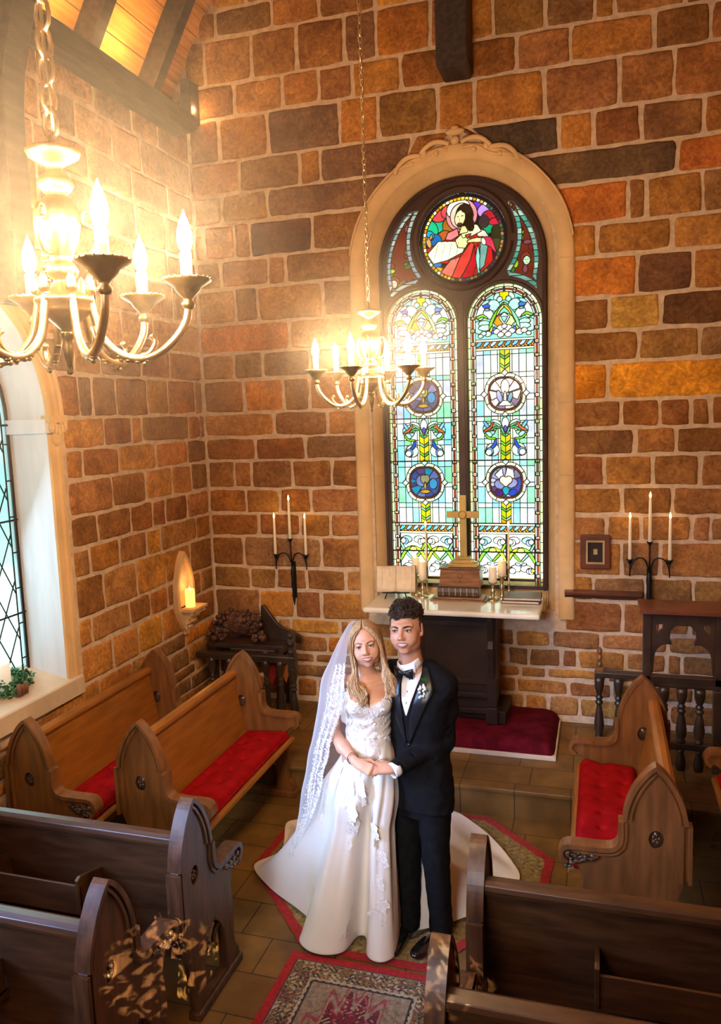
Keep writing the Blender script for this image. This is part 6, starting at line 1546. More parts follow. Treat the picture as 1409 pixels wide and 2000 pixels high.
# hair: a cap of short curls
def groom_hair():
    b = MB(); rg = random.Random(21); W_ = lambda p: Vector(tuple(gh @ np.array(p)+np.array(GH_)))
    R3 = Matrix([[gh[i][j] for j in range(3)] for i in range(3)]).to_4x4()
    cap_ = []
    for j in range(13):
        th = j/12*math.radians(112); row = []
        for i in range(25):
            a = 2*PI*i/24; lim = 1.0; y = math.sin(a)
            tt = th*(.66 if y > .25 else (.88 if y > -.2 else 1.12)); 
            row.append(tuple(W_((.081*math.sin(tt)*math.cos(a), -.014+.100*math.sin(tt)*math.sin(a), .036+.096*math.cos(tt)))))
        cap_.append(row)
    b.grid(cap_, 25, 13)
    n = 0
    while n < 1500:
        a = rg.uniform(0, 2*PI); th = math.acos(rg.uniform(-.45, 1)); y = math.sin(a)
        lim = 73+5*math.cos(5*a) if y > .35 else (92 if y > .0 else 118)
        if math.degrees(th) > lim: continue
        top = math.cos(th) > .35
        k = rg.uniform(.98, (1.13+.14*max(0, math.cos(th)-.35)*(1+.6*math.sin(a*2+1)+.5*math.sin(a*3))) if top else 1.02); c = Vector((.079*math.sin(th)*math.cos(a)*k, -.014+.099*math.sin(th)*math.sin(a)*k, .036+.094*math.cos(th)*k))
        r = rg.uniform(.005, .012) if top else rg.uniform(.003, .007)
        ax = Vector((rg.uniform(-1, 1), rg.uniform(-1, 1), rg.uniform(-1, 1))).normalized(); u = ax.orthogonal().normalized(); v = ax.cross(u)
        nt = rg.uniform(.8, 1.5); pts = []
        for i in range(9):
            t = i/8*2*PI*nt; pts.append(W_(c+u*r*math.cos(t)+v*r*math.sin(t)+ax*(i/8-.5)*r*1.6))
        b.tube(pts, [.0016*(1-.5*abs(i/8-.5)) for i in range(9)] if not top else [.0021*(1-.5*abs(i/8-.5)) for i in range(9)], 4); n += 1
    for s in (-1, 1):
        for k in range(10): p = Vector((s*.0755, .016-.002*k, .030-.0055*k)); b.ell(W_(p), (.004, .010, .006), 6, 4, T=R3)
    obj('hair', b, M['hair_m'], G, smooth=True)
hang(G, groom_hair)
# tuxedo
J = Field((-1.22, 3.42, .66), (-.60, 4.06, 1.56), .0040)
J.frame(gb, GO).loft([(.745, .178, .118, 0, .0), (.80, .176, .120, 0, 0), (.92, .168, .117, 0, .002), (1.06, .150, .110, 0, .004), (1.13, .147, .112, 0, .006), (1.24, .165, .122, 0, .006), (1.34, .178, .120, 0, 0), (1.41, .172, .100, 0, -.010), (1.452, .125, .075, 0, -.018)], .012, sq=2.3)
J.cap((-.145, -.015, 1.400), (-.05, -.022, 1.462), .060, .052, .04); J.cap((.16, -.015, 1.415), (.05, -.022, 1.462), .058, .052, .03)
J.frame(); J.chain([(-.750, 3.775, 1.385), (-.750, 3.76, 1.26), (-.752, 3.735, 1.10)], [.058, .054, .050], .04); J.chain([(-.755, 3.72, 1.10), (-.955, 3.52, 1.025)], [.050, .040], .02)
J.chain([(-1.035, 3.80, 1.405), (-1.08, 3.90, 1.15), (-1.16, 3.84, 1.08)], [.066, .052, .042], .03)
J.ell((-.975, 3.500, 1.018), .036, .006, 'sub'); J.ell((-.918, 3.700, 1.515), (.062, .060, .07), .012, 'sub')
J.frame(gb, GO); J.cap((.018, .12, 1.10), (.035, .14, .70), .004, .016, .012, 'sub')
# side vent, pocket flaps and sleeve creases
arm = lambda X, Y, Z: np.clip((X+.80)/.05, 0, 1)*1.0+.25
J.warp(.0022, 34, 1, arm); J.warp(.0012, 70, 3, arm)
for t in (.3, .55, .8): p = np.array(ELL)*(1-t)+np.array(WRL)*t; J.frame(); J.cap(p+np.array((-.02, -.05, .03)), p+np.array((.03, -.04, -.035)), .004, .003, .012, 'sub')
for z in (1.12, 1.16, 1.20): J.cap((-.79, 3.70, z), (-.70, 3.69, z+.02), .003, .003, .014, 'sub')
jm_ = J.mesh('jacket'); under(G, 'jacket', jm_, M['suit'])
JB = bvh(jm_)
def on_jacket(lx, lz, off):
    o_ = Vector(gl_((lx, .6, lz))); d = Vector(tuple(gb @ np.array((0, -1, 0)))); h = JB.ray_cast(o_, d)
    return (Vector(gl_((lx, .10, lz))) if h[0] is None else h[0])-d*off
def patch(name, L, R_, m, off, nu=8, nv=16, thick=.003, parent=None):
    L = smooth_pts(L, 5) if len(L) > 2 else L; R_ = smooth_pts(R_, 5) if len(R_) > 2 else R_
    f = lambda P, t: (lambda q: (lerp(P[int(q)][0], P[min(int(q)+1, len(P)-1)][0], q-int(q)), lerp(P[int(q)][1], P[min(int(q)+1, len(P)-1)][1], q-int(q))))(t*(len(P)-1)*.9999)
    g = []
    for j in range(nv+1):
        a, b_ = f(L, j/nv), f(R_, j/nv); g.append([tuple(on_jacket(lerp(a[0], b_[0], i/nu), lerp(a[1], b_[1], i/nu), off+(.0022*math.sin(PI*i/nu)))) for i in range(nu+1)])
    b = MB(); b.grid(g, nu+1, nv+1); return obj(name, b, m, parent or G, smooth=True, solid=thick)
def tux():
    # x>0 is the viewer's left
    patch('vest', [(.060, 1.470), (.048, 1.40), (.030, 1.30), (.012, 1.20), (.010, 1.125)], [(-.060, 1.470), (-.040, 1.40), (-.024, 1.30), (-.008, 1.20), (-.006, 1.125)], M['suit'], .0030)
    patch('shirt_front', [(.052, 1.475), (.046, 1.42), (.030, 1.34), (.003, 1.262)], [(-.052, 1.475), (-.044, 1.42), (-.026, 1.34), (-.001, 1.262)], M['shirt'], .0060)
    patch('lapel', [(.062, 1.495), (.112, 1.43), (.125, 1.385), (.085, 1.28), (.016, 1.12)], [(.040, 1.49), (.052, 1.42), (.036, 1.33), (.018, 1.24), (.008, 1.115)], M['satin_black'], .0075, thick=.005)
    patch('lapel', [(-.062, 1.495), (-.112, 1.43), (-.125, 1.385), (-.085, 1.28), (-.014, 1.12)], [(-.040, 1.49), (-.050, 1.42), (-.034, 1.33), (-.016, 1.24), (-.006, 1.115)], M['satin_black'], .0075, thick=.005)
    b = MB(); p = on_jacket(-.002, 1.105, .004); b.ell(p, (.009, .005, .009), 12, 6); p = on_jacket(-.004, 1.00, .004); b.ell(p, (.008, .005, .008), 12, 6); obj('jacket_button', b, M['satin_black'], G, smooth=True)
    # collar: wing band around the neck
    b = MB(); g = []
    for j in range(4):
        row = []
        for i in range(29):
            a = 2*PI*i/28; fx = math.cos(a); fy = math.sin(a)
            z = 1.482+.015*j+.024*(-fy)-.014*fx; r = .0600-.001*j+.004*(j == 0)
            row.append(gl_((fx*r+.030, fy*r*.98+.030+.008*j/3, z)))
        g.append(row)
    b.grid(g, 29, 4); obj('shirt_collar', b, M['shirt'], G, smooth=True, solid=.004)
    b = MB()
    for s in (-1, 1):
        tri = [(s*.006+.028, .098, 1.485), (s*.050+.028, .072, 1.512), (s*.054+.028, .070, 1.468), (s*.020+.028, .094, 1.462)]
        b.add([gl_(p) for p in tri]+[gl_((p[0], p[1]+.005, p[2])) for p in tri], [(0, 1, 2, 3), (7, 6, 5, 4), (0, 4, 5, 1), (1, 5, 6, 2), (2, 6, 7, 3), (3, 7, 4, 0)])
    obj('collar_wing', b, M['shirt'], G, bevel=.001)
    # bow tie
    b = MB(); c0 = np.array((.026, .112, 1.468))
    for s in (-1, 1):
        g = []
        for j in range(5):
            v = j/4*2-1; g.append([gl_(c0+np.array((s*(.004+.048*u), .004*math.cos(v*1.4)+.003*math.sin(u*6+v*2)-.010*u*u, v*(.0075+.020*u**.8)))) for u in [i/6 for i in range(7)]])
        b.grid(g, 7, 5)
    obj('bow_tie', b, M['satin_black'], G, smooth=True, solid=.008)
    b = MB(); b.ell(gl_(c0+np.array((0, .004, 0))), (.009, .008, .010), 10, 8); obj('bow_knot', b, M['satin_black'], G, smooth=True)
    b = MB()
    for k in range(3): b.ell(on_jacket(.004-.002*k, 1.43-.052*k, .010), (.0035, .0025, .0035), 8, 5)
    obj('shirt_stud', b, M['satin_black'], G, smooth=True)
    # cuff at the wrist
    b = MB(); a = np.array(WRL); d = np.array((-.968, 3.50, 1.028))-np.array(ELL); d /= np.linalg.norm(d); u = np.cross(d, (0, 0, 1)); u /= np.linalg.norm(u); v = np.cross(d, u); g = []
    for j in range(4): g.append([tuple(a+d*(-.012+.013*j)+(u*math.cos(t)+v*math.sin(t))*.0375) for t in [2*PI*i/20 for i in range(21)]])
    b.grid(g, 21, 4); obj('shirt_cuff', b, M['shirt'], G, smooth=True, solid=.003)
    # boutonniere on the viewer-right lapel
    bo = MB(); rg = random.Random(6)
    for i in range(15):
        p = on_jacket(-.078+rg.uniform(-.016, .018), 1.395+rg.uniform(-.035, .030), .018+rg.uniform(0, .010)); bo.ell(p, .0058+rg.uniform(0, .0015), 8, 6)
    q = obj('boutonniere', bo, M['lace'], G, smooth=True)
    bl = MB()
    for i in range(16):
        p = on_jacket(-.085+rg.uniform(-.012, .012), 1.405+rg.uniform(-.03, .035), .012); d = Vector((rg.uniform(-.9, .6), -.4, rg.uniform(-.3, 1))).normalized()*rg.uniform(.022, .042); w_ = d.orthogonal().normalized()*.006
        bl.add([p, p+d*.5+w_, p+d, p+d*.5-w_], [(0, 1, 2, 3)])
    loop = [on_jacket(-.10-.022*math.sin(t)+0*t, 1.385+.026*math.cos(t), .010) for t in [i/12*PI*1.5 for i in range(13)]]; bl.tube(loop, .0012, 5)
    tail = smooth_pts([tuple(on_jacket(x, z, .010)) for x, z in ((-.075, 1.36), (-.070, 1.33), (-.064, 1.30), (-.060, 1.285), (-.068, 1.28))], 4); bl.tube(tail, .0014, 5)
    obj('boutonniere_leaves', bl, M['green'], q)
hang(G, tux)
# trousers and shoes
T_ = Field((-1.15, 3.45, .0), (-.62, 3.98, .92), .0045)
T_.frame(gb, GO).loft([(.70, .140, .098, 0, .0), (.90, .145, .10, 0, 0)], .02)
for s, px_, py_ in ((1, .085, .035), (-1, -.085, -.01)):
    T_.chain([(s*.072, 0, .80), (s*.080+.0, .012+py_*.3, .47), (px_*.98, py_-.015, .10), (px_*1.0, py_-.01, .055)], [.092, .070, .060, .060], .012)
T_.warp(.0022, 40, 2); T_.F[:, :, :int(.045/.0045)] = .1
under(G, 'trousers', T_.mesh('trousers'), M['suit'])
Sh = Field((-1.25, 3.35, .0), (-.60, 3.98, .14), .0035)
for px_, py_, yaw in ((.088, .045, .12), (-.088, .0, -.22)):
    c_, s_ = math.cos(yaw), math.sin(yaw); A = gb @ np.array([[c_, -s_, 0], [s_, c_, 0], [0, 0, 1]]); Sh.frame(A, gl_((px_, py_, 0)))
    Sh.ell((0, -.035, .055), (.036, .048, .048), .02); Sh.ell((0, .075, .045), (.041, .085, .030), .03); Sh.ell((0, .16, .036), (.038, .060, .023), .03); Sh.cap((0, -.04, .022), (0, .17, .020), .034, .036, .01, flat=((0, 0, 1), .4))
    Sh.cap((0, -.045, .02), (0, -.045, .012), .035, .035, .004)
Sh.F[:, :, :int(.011/.0035)] = .1
under(G, 'shoes', Sh.mesh('shoes'), M['patent'])

# ------------------------------------------------------------------ the bride
B_ = empty('person', (-1.14, 3.67, 0), label='woman in an ivory satin wedding gown with lace, long blonde hair and veil, smiling', cat='person')
bb_ = basis((.31, -.95, 0)); BO = (-1.135, 3.665, 0); bh = basis((.22, -.96, .10), math.radians(9)); BH = (-1.127, 3.648, 1.600); HS = .915
def bl_(p): return tuple(bb_ @ np.array(p)+np.array(BO))
SR, ER, WR_ = (-1.272, 3.685, 1.388), (-1.318, 3.655, 1.118), (-1.148, 3.480, 1.052)
F = Field((-1.40, 3.36, .92), (-.90, 3.86, 1.74), .0030)
head(F, bh, BH, HS, True)
F.frame(); F.cap((-1.137, 3.672, 1.40), (-1.130, 3.655, 1.53), .043, .042, .03)
TB_ = [(.94, .15, .115, 0, 0), (1.02, .140, .108, 0, 0), (1.10, .110, .090, 0, 0), (1.17, .106, .088, 0, 0), (1.25, .118, .094, 0, .002), (1.31, .128, .100, 0, .004), (1.36, .130, .085, 0, -.002), (1.40, .110, .068, 0, -.010), (1.425, .06, .05, 0, -.01)]
F.frame(bb_, BO).loft(TB_, .02)
for s in (-1, 1):
    F.ell((s*.056, .062, 1.305), (.056, .052, .058), .022); F.cap((s*.125, -.012, 1.372), (s*.03, -.012, 1.415), .038, .040, .03); F.cap((s*.018, .060, 1.40), (s*.10, .030, 1.408), .007, .006, .02)
F.frame(); F.chain([SR, ((SR[0]+ER[0])/2-.008, 3.668, 1.25), ER], [.040, .037, .031], .02); F.chain([ER, ((ER[0]+WR_[0])/2-.01, 3.565, 1.082), WR_], [.032, .032, .021], .016)
F.chain([(-.998, 3.73, 1.388), (-.97, 3.80, 1.20), (-.95, 3.75, 1.10)], [.038, .034, .026], .02)
hand(F, (-1.140, 3.474, 1.050), (.93, -.16, -.28), (-.15, -.72, .62), [(.35, 1.0, .8), (.45, 1.05, .8), (.55, 1.1, .8), (.65, 1.1, .8), .2], .92, -1)
me = F.mesh('body'); under(B_, 'body', me, M['skin_f'])
hang(B_, lambda: face_parts(B_, bh, BH, HS, True, None) if False else face_parts(B_, bh, BH, HS, True, mat('light_brown_brow', (.13, .07, .035), .6)))
BB = bvh(me)
# ---- gown
def gown_top(th):
    # neckline height by angle (90 deg = front)
    f = math.sin(th); x = abs(math.cos(th))
    if f > 0: return 1.318+.062*min(1, x/.80)**2.0
    return lerp(1.38, 1.26, min(1, -f*1.4))
SK0 = 1.135
HEM = [(-12, (-1.00, 3.68), 1.0), (8, (-.985, 3.58), 1.0), (28, (-.995, 3.485), 1.0), (46, (-1.055, 3.440), 1.0), (60, (-1.125, 3.475), 1.0), (68, (-1.165, 3.60), 1.0), (76, (-1.215, 3.60), 1.0), (84, (-1.245, 3.475), 1.0), (98, (-1.33, 3.425), 1.0), (114, (-1.43, 3.435), 1.0), (130, (-1.505, 3.505), 1.0), (142, (-1.515, 3.66), 1.0), (152, (-1.60, 3.735), 1.05), (166, (-1.83, 3.88), 1.12), (182, (-2.03, 4.08), 1.25), (196, (-1.93, 4.28), 1.5), (212, (-2.02, 4.62), 2.0), (228, (-1.78, 4.62), 2.4), (244, (-1.55, 4.60), 2.6), (262, (-1.20, 4.85), 2.8), (280, (-.93, 4.98), 2.8), (298, (-.66, 4.72), 2.6), (314, (-.44, 4.32), 2.4), (328, (-.60, 3.98), 2.1), (340, (-.72, 3.86), 1.6), (348, (-1.00, 3.68), 1.0)]
# angles: image-plane azimuth measured from +x (viewer's right) through the front
NH = 220; hemc = smooth_pts([(a, x, y, q) for a, (x, y), q in HEM], 9)
A_ = [h[0] for h in hemc]
def hem_at(a):
    return [float(np.interp(a, A_, [h[k] for h in hemc])) for k in (1, 2, 3)]
def ring_r(z, th):
    zs = [t_[0] for t_ in TB_]; rx = np.interp(z, zs, [t_[1] for t_ in TB_])+.006; ry = np.interp(z, zs, [t_[2] for t_ in TB_])+.006
    return rx, ry
rows = []
azs = [-12+360*i/NH for i in range(NH)]
for j in range(27):            # skirt, from hem up to the waist
    t = 1-j/26; row = []
    for a in azs:
        hx, hy, q = hem_at(a); th = math.radians(a); w = (BO[0]+.114*math.cos(th), BO[1]-.094*math.sin(th))
        hip = .050*math.sin(PI*min(1, t/.42))*(1-t*.4)
        f = t**1.18 if q < 1.3 else t**1.1
        x = lerp(w[0], hx, f)+hip*math.cos(th); y = lerp(w[1], hy, f)-hip*math.sin(th)
        z = SK0*(1-t)**q
        n_ = (.007*math.sin(a*.22+1)+.0015*math.sin(a*.5))*min(1, abs((a+12) % 360-0)/30, abs(348-a)/30, 1)*math.sin(PI*min(1, t*1.05))*(q < 1.6); x += n_*math.cos(th); y -= n_*math.sin(th)
        if q >= 1.6: z += .020*math.sin(a*.35+t*9)*t*(1-t)*2+.042*(.5+.5*math.sin(x*19+y*13+2*math.sin(y*7)))*min(1, t*1.6)*(1-.6*t**6)
        row.append((x, y, z+.012+(.014*math.exp(-((1-t)/.02)**2))))
    rows.append(row)
b = MB(); b.grid(rows, NH, 27, closed_u=True)
skirt_rows = rows
nbod = []
for j in range(22):
    row = []
    for a in azs:
        # bodice angle in the bride's own frame
        th = math.radians(180-a) ; th_b = math.pi-th
        ph = math.radians(a)+math.radians(-18)      # 90deg = her front
        lx, ly = math.cos(math.pi-ph), math.sin(ph)
        top = gown_top(ph); z = lerp(SK0-.004, top, j/21); rx, ry = ring_r(z, ph)
        p = (lx*rx, ly*ry, z)
        # push outwards onto the body
        o_ = Vector(bl_((0, 0, z))); d = Vector(bl_(p))-o_; L = d.length; d.normalize()
        h = BB.ray_cast(o_+d*.30, -d)
        R0 = L
        if h[0] is not None and z > 1.16 and (h[0]-o_).length < .185: R0 = max(L*.97, (h[0]-o_).length+.005)
        blend = min(1, max(0, (z-1.15)/.05)); R0 = lerp(L, R0, blend)
        drape = .0022*math.sin(z*130+2.5*lx+1.5*math.sin(lx*7)) if z < 1.25 else .0
        q_ = o_+d*(R0+drape+.002); row.append(tuple(q_))
    nbod.append(row)
# ease the waist of the skirt to the bodice
for k in range(NH):
    p = Vector(nbod[0][k]); 
    for j in range(17, 27):
        t = (j-16)/10; v = Vector(skirt_rows[j][k]); tgt = Vector((p.x, p.y, v.z)); rows[j][k] = tuple(v.lerp(tgt, t**2))
for jj in range(3):      # smooth the bodice around the body
    for j in range(len(nbod)):
        r = nbod[j]; nbod[j] = [tuple((Vector(r[k-1])+Vector(r[k])*2+Vector(r[(k+1) % NH]))/4) for k in range(NH)]
b = MB(); b.grid(skirt_rows, NH, 27, closed_u=True); gown = under(B_, 'gown_skirt', b, M['satin'], smooth=True, solid=.003, sub=1)
b = MB(); b.grid(nbod, NH, 22, closed_u=True); bod = under(B_, 'gown_bodice', b, M['satin'], smooth=True, solid=.003)
gm_ = MB(); gm_.grid(skirt_rows, NH, 27, closed_u=True); gm_.grid(nbod, NH, 22, closed_u=True); GB = bvh(gm_.mesh('gown_probe'))
EYE = Vector((0, 0, 2.75))
def on_gown(x, z, off=.004, y=3.5):
    # the point of the gown's front that lies behind (x, z) of the vertical plane y, seen from the nave
    d = (Vector((x, y, z))-EYE).normalized(); h = GB.ray_cast(EYE, d)
    if h[0] is None: return None
    n = h[1] if h[1].dot(d) < 0 else -h[1]
    return h[0]+n*off*1.1, n
def motif(mb, x, z, size, rot, rg, y=3.5, n=5):
    r = on_gown(x, z, .004, y)
    if r is None: return
    p, nn = r; u = Vector((0, 0, 1)); u = (u-nn*u.dot(nn)).normalized(); v = nn.cross(u); a0 = rot
    for k in range(n):           # a spray of leaves along a stem, a flower at its root
        t = k/n; base = p+u*(-math.cos(a0)*size*t)+v*(math.sin(a0)*size*t)
        for s in (-1, 1):
            an = a0+s*rg.uniform(.5, .95); L = size*rg.uniform(.34, .46)*(1.15-t*.7); d = (u*(-math.cos(an))+v*math.sin(an)); w = nn.cross(d)*L*.34
            q = [base, base+d*L*.35+w, base+d*L*.75+w*.8, base+d*L, base+d*L*.75-w*.8, base+d*L*.35-w]
            c_ = base+d*L*.5+nn*.0009
            mb.add([tuple(e) for e in q]+[tuple(c_)], [(i, (i+1) % 6, 6) for i in range(6)])
    for k in range(6):
        an = k*PI/3+rg.uniform(-.2, .2); d = u*math.cos(an)+v*math.sin(an); w = nn.cross(d)*size*.11; L = size*.24
        q = [p+d*L*.1, p+d*L*.5+w, p+d*L*.95+w*.6, p+d*L*.95-w*.6, p+d*L*.5-w]; c_ = p+d*L*.55+nn*.0016
        mb.add([tuple(e) for e in q]+[tuple(c_)], [(i, (i+1) % 5, 5) for i in range(5)])
lc = MB(); rg = random.Random(14)
# x, z as they lie on the plane y = 3.5 in front of the gown (metres)
def atp(px, py, y=3.5):
    d = _r*((px-704.5)/1529.6)-_u*((py-1000)/1529.6)+_f; t_ = y/d.y; return d.x*t_, 2.75+d.z*t_
SPR = [(690, 1545, .10, .2), (682, 1520, .08, -.4), (668, 1500, .07, .5), (700, 1525, .08, -.5), (705, 1548, .07, -.2), (690, 1575, .09, .0), (660, 1520, .07, .3), (676, 1552, .07, .2), (692, 1598, .10, .1), (687, 1622, .08, .4), (684, 1645, .05, .2),
       (730, 1612, .07, -.4), (737, 1640, .09, -.3), (741, 1665, .08, -.5), (728, 1598, .05, 2.8), (748, 1760, .09, .1), (745, 1735, .07, 2.9), (752, 1785, .06, .3), (736, 1778, .05, 1.2), (684, 1800, .08, .5), (689, 1780, .05, 2.8), (676, 1820, .05, .7),
       (578, 1640, .09, .4), (573, 1660, .07, .6), (583, 1618, .06, 2.8), (632, 1572, .06, .2), (631, 1592, .05, .3), (640, 1540, .06, .3), (700, 1500, .06, .0), (715, 1545, .06, -.6), (722, 1560, .05, -.8), (655, 1545, .06, .8)]
for px_, py_, s_, a in SPR:
    x, z = atp(px_, py_); motif(lc, x, z, s_*1.05, a, rg, n=6)
for i in range(150):           # dense lace on the bodice
    px_ = rg.uniform(674, 756); py_ = rg.uniform(1352, 1500); 
    if py_ > 1415 and rg.random() < .45: continue
    x, z = atp(px_, py_, 3.57); motif(lc, x, z, rg.uniform(.030, .050), rg.uniform(0, 6.28), rg, y=3.57, n=2)
under(B_, 'lace_applique', lc, M['lace'], smooth=True)
b = MB(); b.tube([nbod[-1][k] for k in range(NH)], .0032, 6, closed=True); under(B_, 'neckline_trim', b, M['satin'], smooth=True)
b = MB()
for s in (-1, 1):
    pts = [on for on in (bl_((s*.112, .058, 1.372)), bl_((s*.118, .035, 1.40)), bl_((s*.115, -.005, 1.414)), bl_((s*.11, -.05, 1.40)))]
    b.tube(smooth_pts(pts, 4), .006, 6)
under(B_, 'shoulder_strap', b, M['satin'], smooth=True)
# ---- long blonde hair
def bride_hair():
    rg = random.Random(31); W_ = lambda p: Vector(tuple(bh @ (np.array(p)*HS)+np.array(BH)))
    b = MB(); cap_ = []
    def push(P3, off):
        h = BB.find_nearest(P3)
        if h[0] is not None and (P3-h[0]).dot(h[1]) < off and h[3] < .06: return h[0]+h[1]*off
        return P3
    for j in range(15):
        th = j/14*math.radians(122); row = []
        for i in range(33):
            a = 2*PI*i/32; y = math.sin(a); tt = th*(1-.58*max(0, y)**1.2)
            p = W_((.078*math.sin(tt)*math.cos(a), -.018+.098*math.sin(tt)*math.sin(a), .034+.090*math.cos(tt)))
            row.append(tuple(push(p, .0035)))
        cap_.append(row)
    b.grid(cap_, 33, 15)
    NL = 22
    for lk in range(NL*2):
        s = 1 if lk % 2 else -1; v = (lk//2)/(NL-1); ph = lk*1.9; fr = v < .60
        y0 = lerp(.058, -.095, v); z0 = .034+.094*math.sqrt(max(0, 1-((y0+.018)/.104)**2))
        ex = rg.uniform(-.018, .020); ez = rg.uniform(-.035, .02); ey = rg.uniform(-.004, .014)
        if fr:
            if s > 0: end = [(.084, lerp(.060, .0, v), -.125), (.092+ex, .078+ey-.02*v, -.195), (.058+ex*1.2+.03*v, .088+ey, -.262+ez), (.066+ex, .090+ey, -.292+ez)]
            else: end = [(.084, lerp(.060, .0, v), -.125), (.094+ex, .070+ey-.02*v, -.185), (.102+ex, .070+ey, -.235+ez), (.086+ex, .076+ey, -.268+ez)]
        else: end = [(rg.uniform(.05, .085), -.07, -.13), (rg.uniform(.04, .09), -.085, -.20), (rg.uniform(.03, .10), -.09, -.27), (rg.uniform(.03, .10), -.09, -.31)]
        base = [(.002, y0, z0+.004), (.046, lerp(.066, -.085, v), lerp(.074, .09, v)), (.073, lerp(.056, -.08, v), lerp(.015, .03, v)), (.080, lerp(.050, -.072, v), -.055)]+end
        for q_ in range(15):
            a1 = rg.uniform(0, 6.28); rr = rg.uniform(0, 1)**.5; r0 = rg.uniform(.0024, .0038); pts = []
            for i, p in enumerate(base):
                w_ = (.002, .010, .013, .012, .012, .014, .011, .003)[i]
                pts.append((s*(p[0]+abs(w_*rr*math.cos(a1)) if i == 0 else s*0+p[0]+w_*rr*math.cos(a1)), p[1]+w_*rr*math.sin(a1), p[2]+(w_*.6*rr*math.sin(a1+1) if i < 3 else 0)))
            q = smooth_pts(pts, 6); n = len(q); out = []
            for i, pt in enumerate(q):
                t = i/(n-1); k = max(0, t-.42)/.58; wx = .013*k*math.sin(t*17+ph); wy = .009*k*math.cos(t*17+ph)
                out.append(push(W_((pt[0]+wx*s, pt[1]+wy, pt[2])), .005+.003*rr))
            b.tube(out, [r0*min(1, .25+i*.4)*(1.0 if i/n < .82 else max(.15, 1-(i/n-.82)*4.6)) for i in range(n)], 5)
    obj('hair', b, M['hair_f'], B_, smooth=True)
hang(B_, bride_hair)
# ---- veil with a lace edge
def pl3(px, py, y): x, z = atp(px, py, y); return (x, y, z)
EDG = smooth_pts([pl3(698, 1213, 3.735), pl3(688, 1222, 3.70), pl3(680, 1255, 3.655), pl3(674, 1298, 3.60), pl3(670, 1340, 3.55), pl3(668, 1372, 3.52), pl3(660, 1402, 3.52), pl3(651, 1428, 3.55), pl3(643, 1455, 3.58), pl3(640, 1480, 3.60), pl3(632, 1505, 3.62), pl3(628, 1540, 3.63), pl3(618, 1575, 3.66), pl3(606, 1610, 3.70)], 6)
OUT = smooth_pts([pl3(694, 1211, 3.75), pl3(685, 1218, 3.755), pl3(666, 1250, 3.76), pl3(646, 1293, 3.765), pl3(632, 1325, 3.77), pl3(628, 1362, 3.78), pl3(624, 1400, 3.80), pl3(618, 1445, 3.81), pl3(612, 1480, 3.83), pl3(607, 1525, 3.86), pl3(601, 1568, 3.89), pl3(597, 1610, 3.93), pl3(590, 1660, 3.98), pl3(585, 1700, 4.02)], 6)
BAC = smooth_pts([(-1.15, 3.76, 1.700), (-1.14, 3.79, 1.68), (-1.13, 3.83, 1.64), (-1.14, 3.85, 1.50), (-1.15, 3.87, 1.40), (-1.15, 3.89, 1.28), (-1.15, 3.92, 1.15), (-1.15, 3.95, 1.0), (-1.15, 3.98, .85), (-1.15, 4.02, .70), (-1.15, 4.06, .55), (-1.15, 4.12, .40), (-1.16, 4.18, .28), (-1.18, 4.25, .2)], 6)
g = []
for j in range(len(EDG)):
    e, o_, k_ = Vector(EDG[j]), Vector(OUT[j]), Vector(BAC[j]); row = []; t = j/(len(EDG)-1)
    for i in range(25):
        s = i/24
        # bulge through the outer line, so that the tulle wraps the shoulder
        p = e*(1-s)**2+k_*s**2+(o_*2-(e+k_)*.5)*(2*s*(1-s)) if True else e
        fold = .006*math.sin(s*34+t*4)*min(1, t*2.2); row.append(tuple(p+Vector((fold, fold, 0))))
    g.append(row)
b = MB(); b.grid(g, 25, len(EDG)); under(B_, 'veil', b, M['veil'], smooth=True)
lb = MB(); rg = random.Random(3)
for j in range(int(len(EDG)*.23), len(EDG)-4):
    t = j/len(EDG)
    for q in range(34):
        jj = min(len(EDG)-1, j+rg.random()); s = rg.random()**1.2*.17*(1 if t > .33 else .7); i = s*24; a_ = Vector(g[j][int(i)]); c_ = Vector(g[j][min(24, int(i)+1)]); p = a_.lerp(c_, i-int(i)).lerp(Vector(g[min(j+1, len(g)-1)][int(i)]), rg.random())
        sc_ = rg.uniform(.0032, .0062); th = rg.uniform(0, 6.28); tu = (Vector(g[min(j+1, len(g)-1)][int(i)])-a_).normalized(); tv = (c_-a_).normalized(); nn = tu.cross(tv).normalized(); tv = nn.cross(tu)
        if nn.y > 0: nn = -nn
        p = p+nn*.002; pts = [p+(tu*math.cos(th+k*2*PI/8)+tv*math.sin(th+k*2*PI/8))*sc_*(1 if k % 2 else .62) for k in range(8)]
        if q % 3 == 0: lb.tube([p+(tu*math.cos(k*2*PI/9)+tv*math.sin(k*2*PI/9))*sc_*1.15 for k in range(9)], .0012, 4, closed=True)
        else: lb.add([tuple(e) for e in pts]+[tuple(p+nn*.0012)], [(k, (k+1) % 8, 8) for k in range(8)])
    e = Vector(EDG[j]); lb.ell(e, (.0045, .003, .0055), 6, 4)
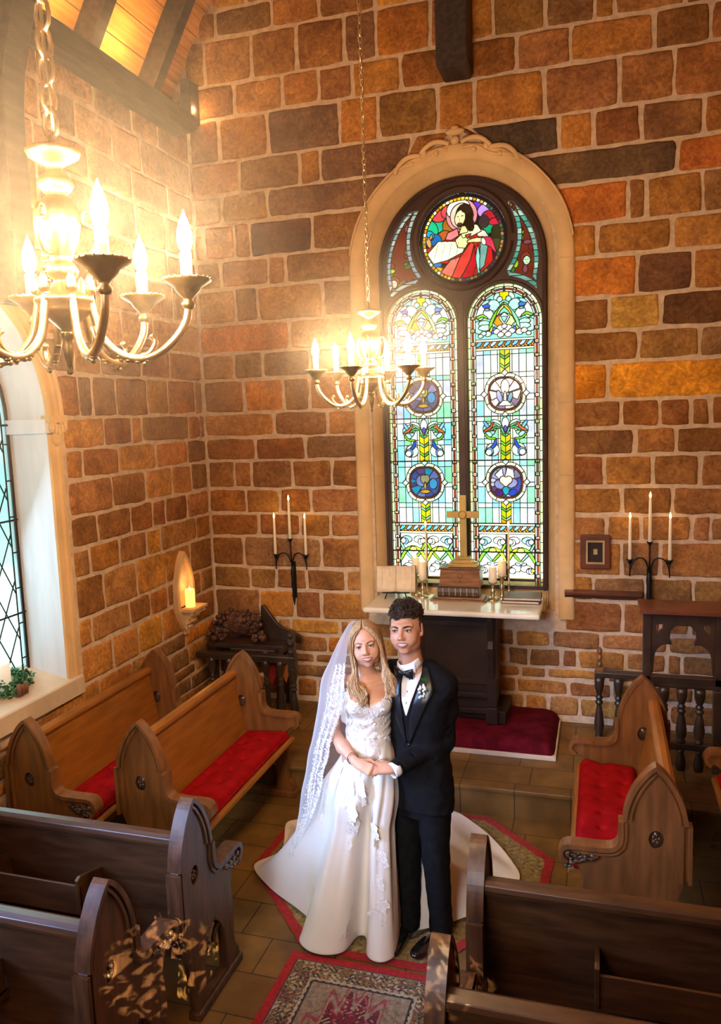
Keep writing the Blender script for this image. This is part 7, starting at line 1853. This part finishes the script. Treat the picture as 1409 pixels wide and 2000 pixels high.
under(B_, 'veil_lace_edge', lb, M['lace'], smooth=True)
b = MB(); c0 = np.array(WR_)*.72+np.array(((ER[0]+WR_[0])/2-.01, 3.565, 1.082))*.28; d = np.array(WR_)-np.array(ER); d /= np.linalg.norm(d); u = np.cross(d, (0, 0, 1)); u /= np.linalg.norm(u); v = np.cross(d, u)
for k in (0, 1): b.tube([tuple(c0+d*.012*k+(u*math.cos(t)+v*math.sin(t))*.0275+d*.006*math.sin(t)) for t in [2*PI*i/24 for i in range(24)]], .0016, 6, closed=True)
under(B_, 'bracelet', b, M['gold'], smooth=True)
# ------------------------------------------------------------------ added haze volumes imitating lens bloom around the chandelier bulbs
hz = bpy.data.materials.new('thin_air_haze'); hz.use_nodes = True; t = hz.node_tree; t.nodes.clear()
o_ = t.nodes.new('ShaderNodeOutputMaterial'); v = t.nodes.new('ShaderNodeVolumeScatter'); v.inputs['Color'].default_value = (1, .92, .76, 1); v.inputs['Density'].default_value = 0.10; v.inputs['Anisotropy'].default_value = .2
t.links.new(v.outputs[0], o_.inputs['Volume'])
tc = t.nodes.new('ShaderNodeTexCoord'); ln = t.nodes.new('ShaderNodeVectorMath'); ln.operation = 'LENGTH'; mr = t.nodes.new('ShaderNodeMapRange'); mr.interpolation_type = 'SMOOTHSTEP'
mr.inputs[1].default_value = 1.0; mr.inputs[2].default_value = .12; mr.inputs[3].default_value = 0; mr.inputs[4].default_value = .105
t.links.new(tc.outputs['Object'], ln.inputs[0]); t.links.new(ln.outputs['Value'], mr.inputs[0]); t.links.new(mr.outputs[0], v.inputs['Density'])
for i, (x, y, z, r, rz) in enumerate(((-1.10, 1.46, 3.17, .80, .75), (-1.03, 3.55, 3.06, .72, .62))):
    b = MB(); b.ell((0, 0, 0), (1, 1, 1), 48, 32); o = obj('air_haze', b, hz, smooth=True); o.location = (x, y, z); o.scale = (r, r, rz); tag(o, ['thin warm smoke haze around the nearer chandelier at the upper left', 'thin warm smoke haze around the farther chandelier'][i], 'haze', kind='stuff')
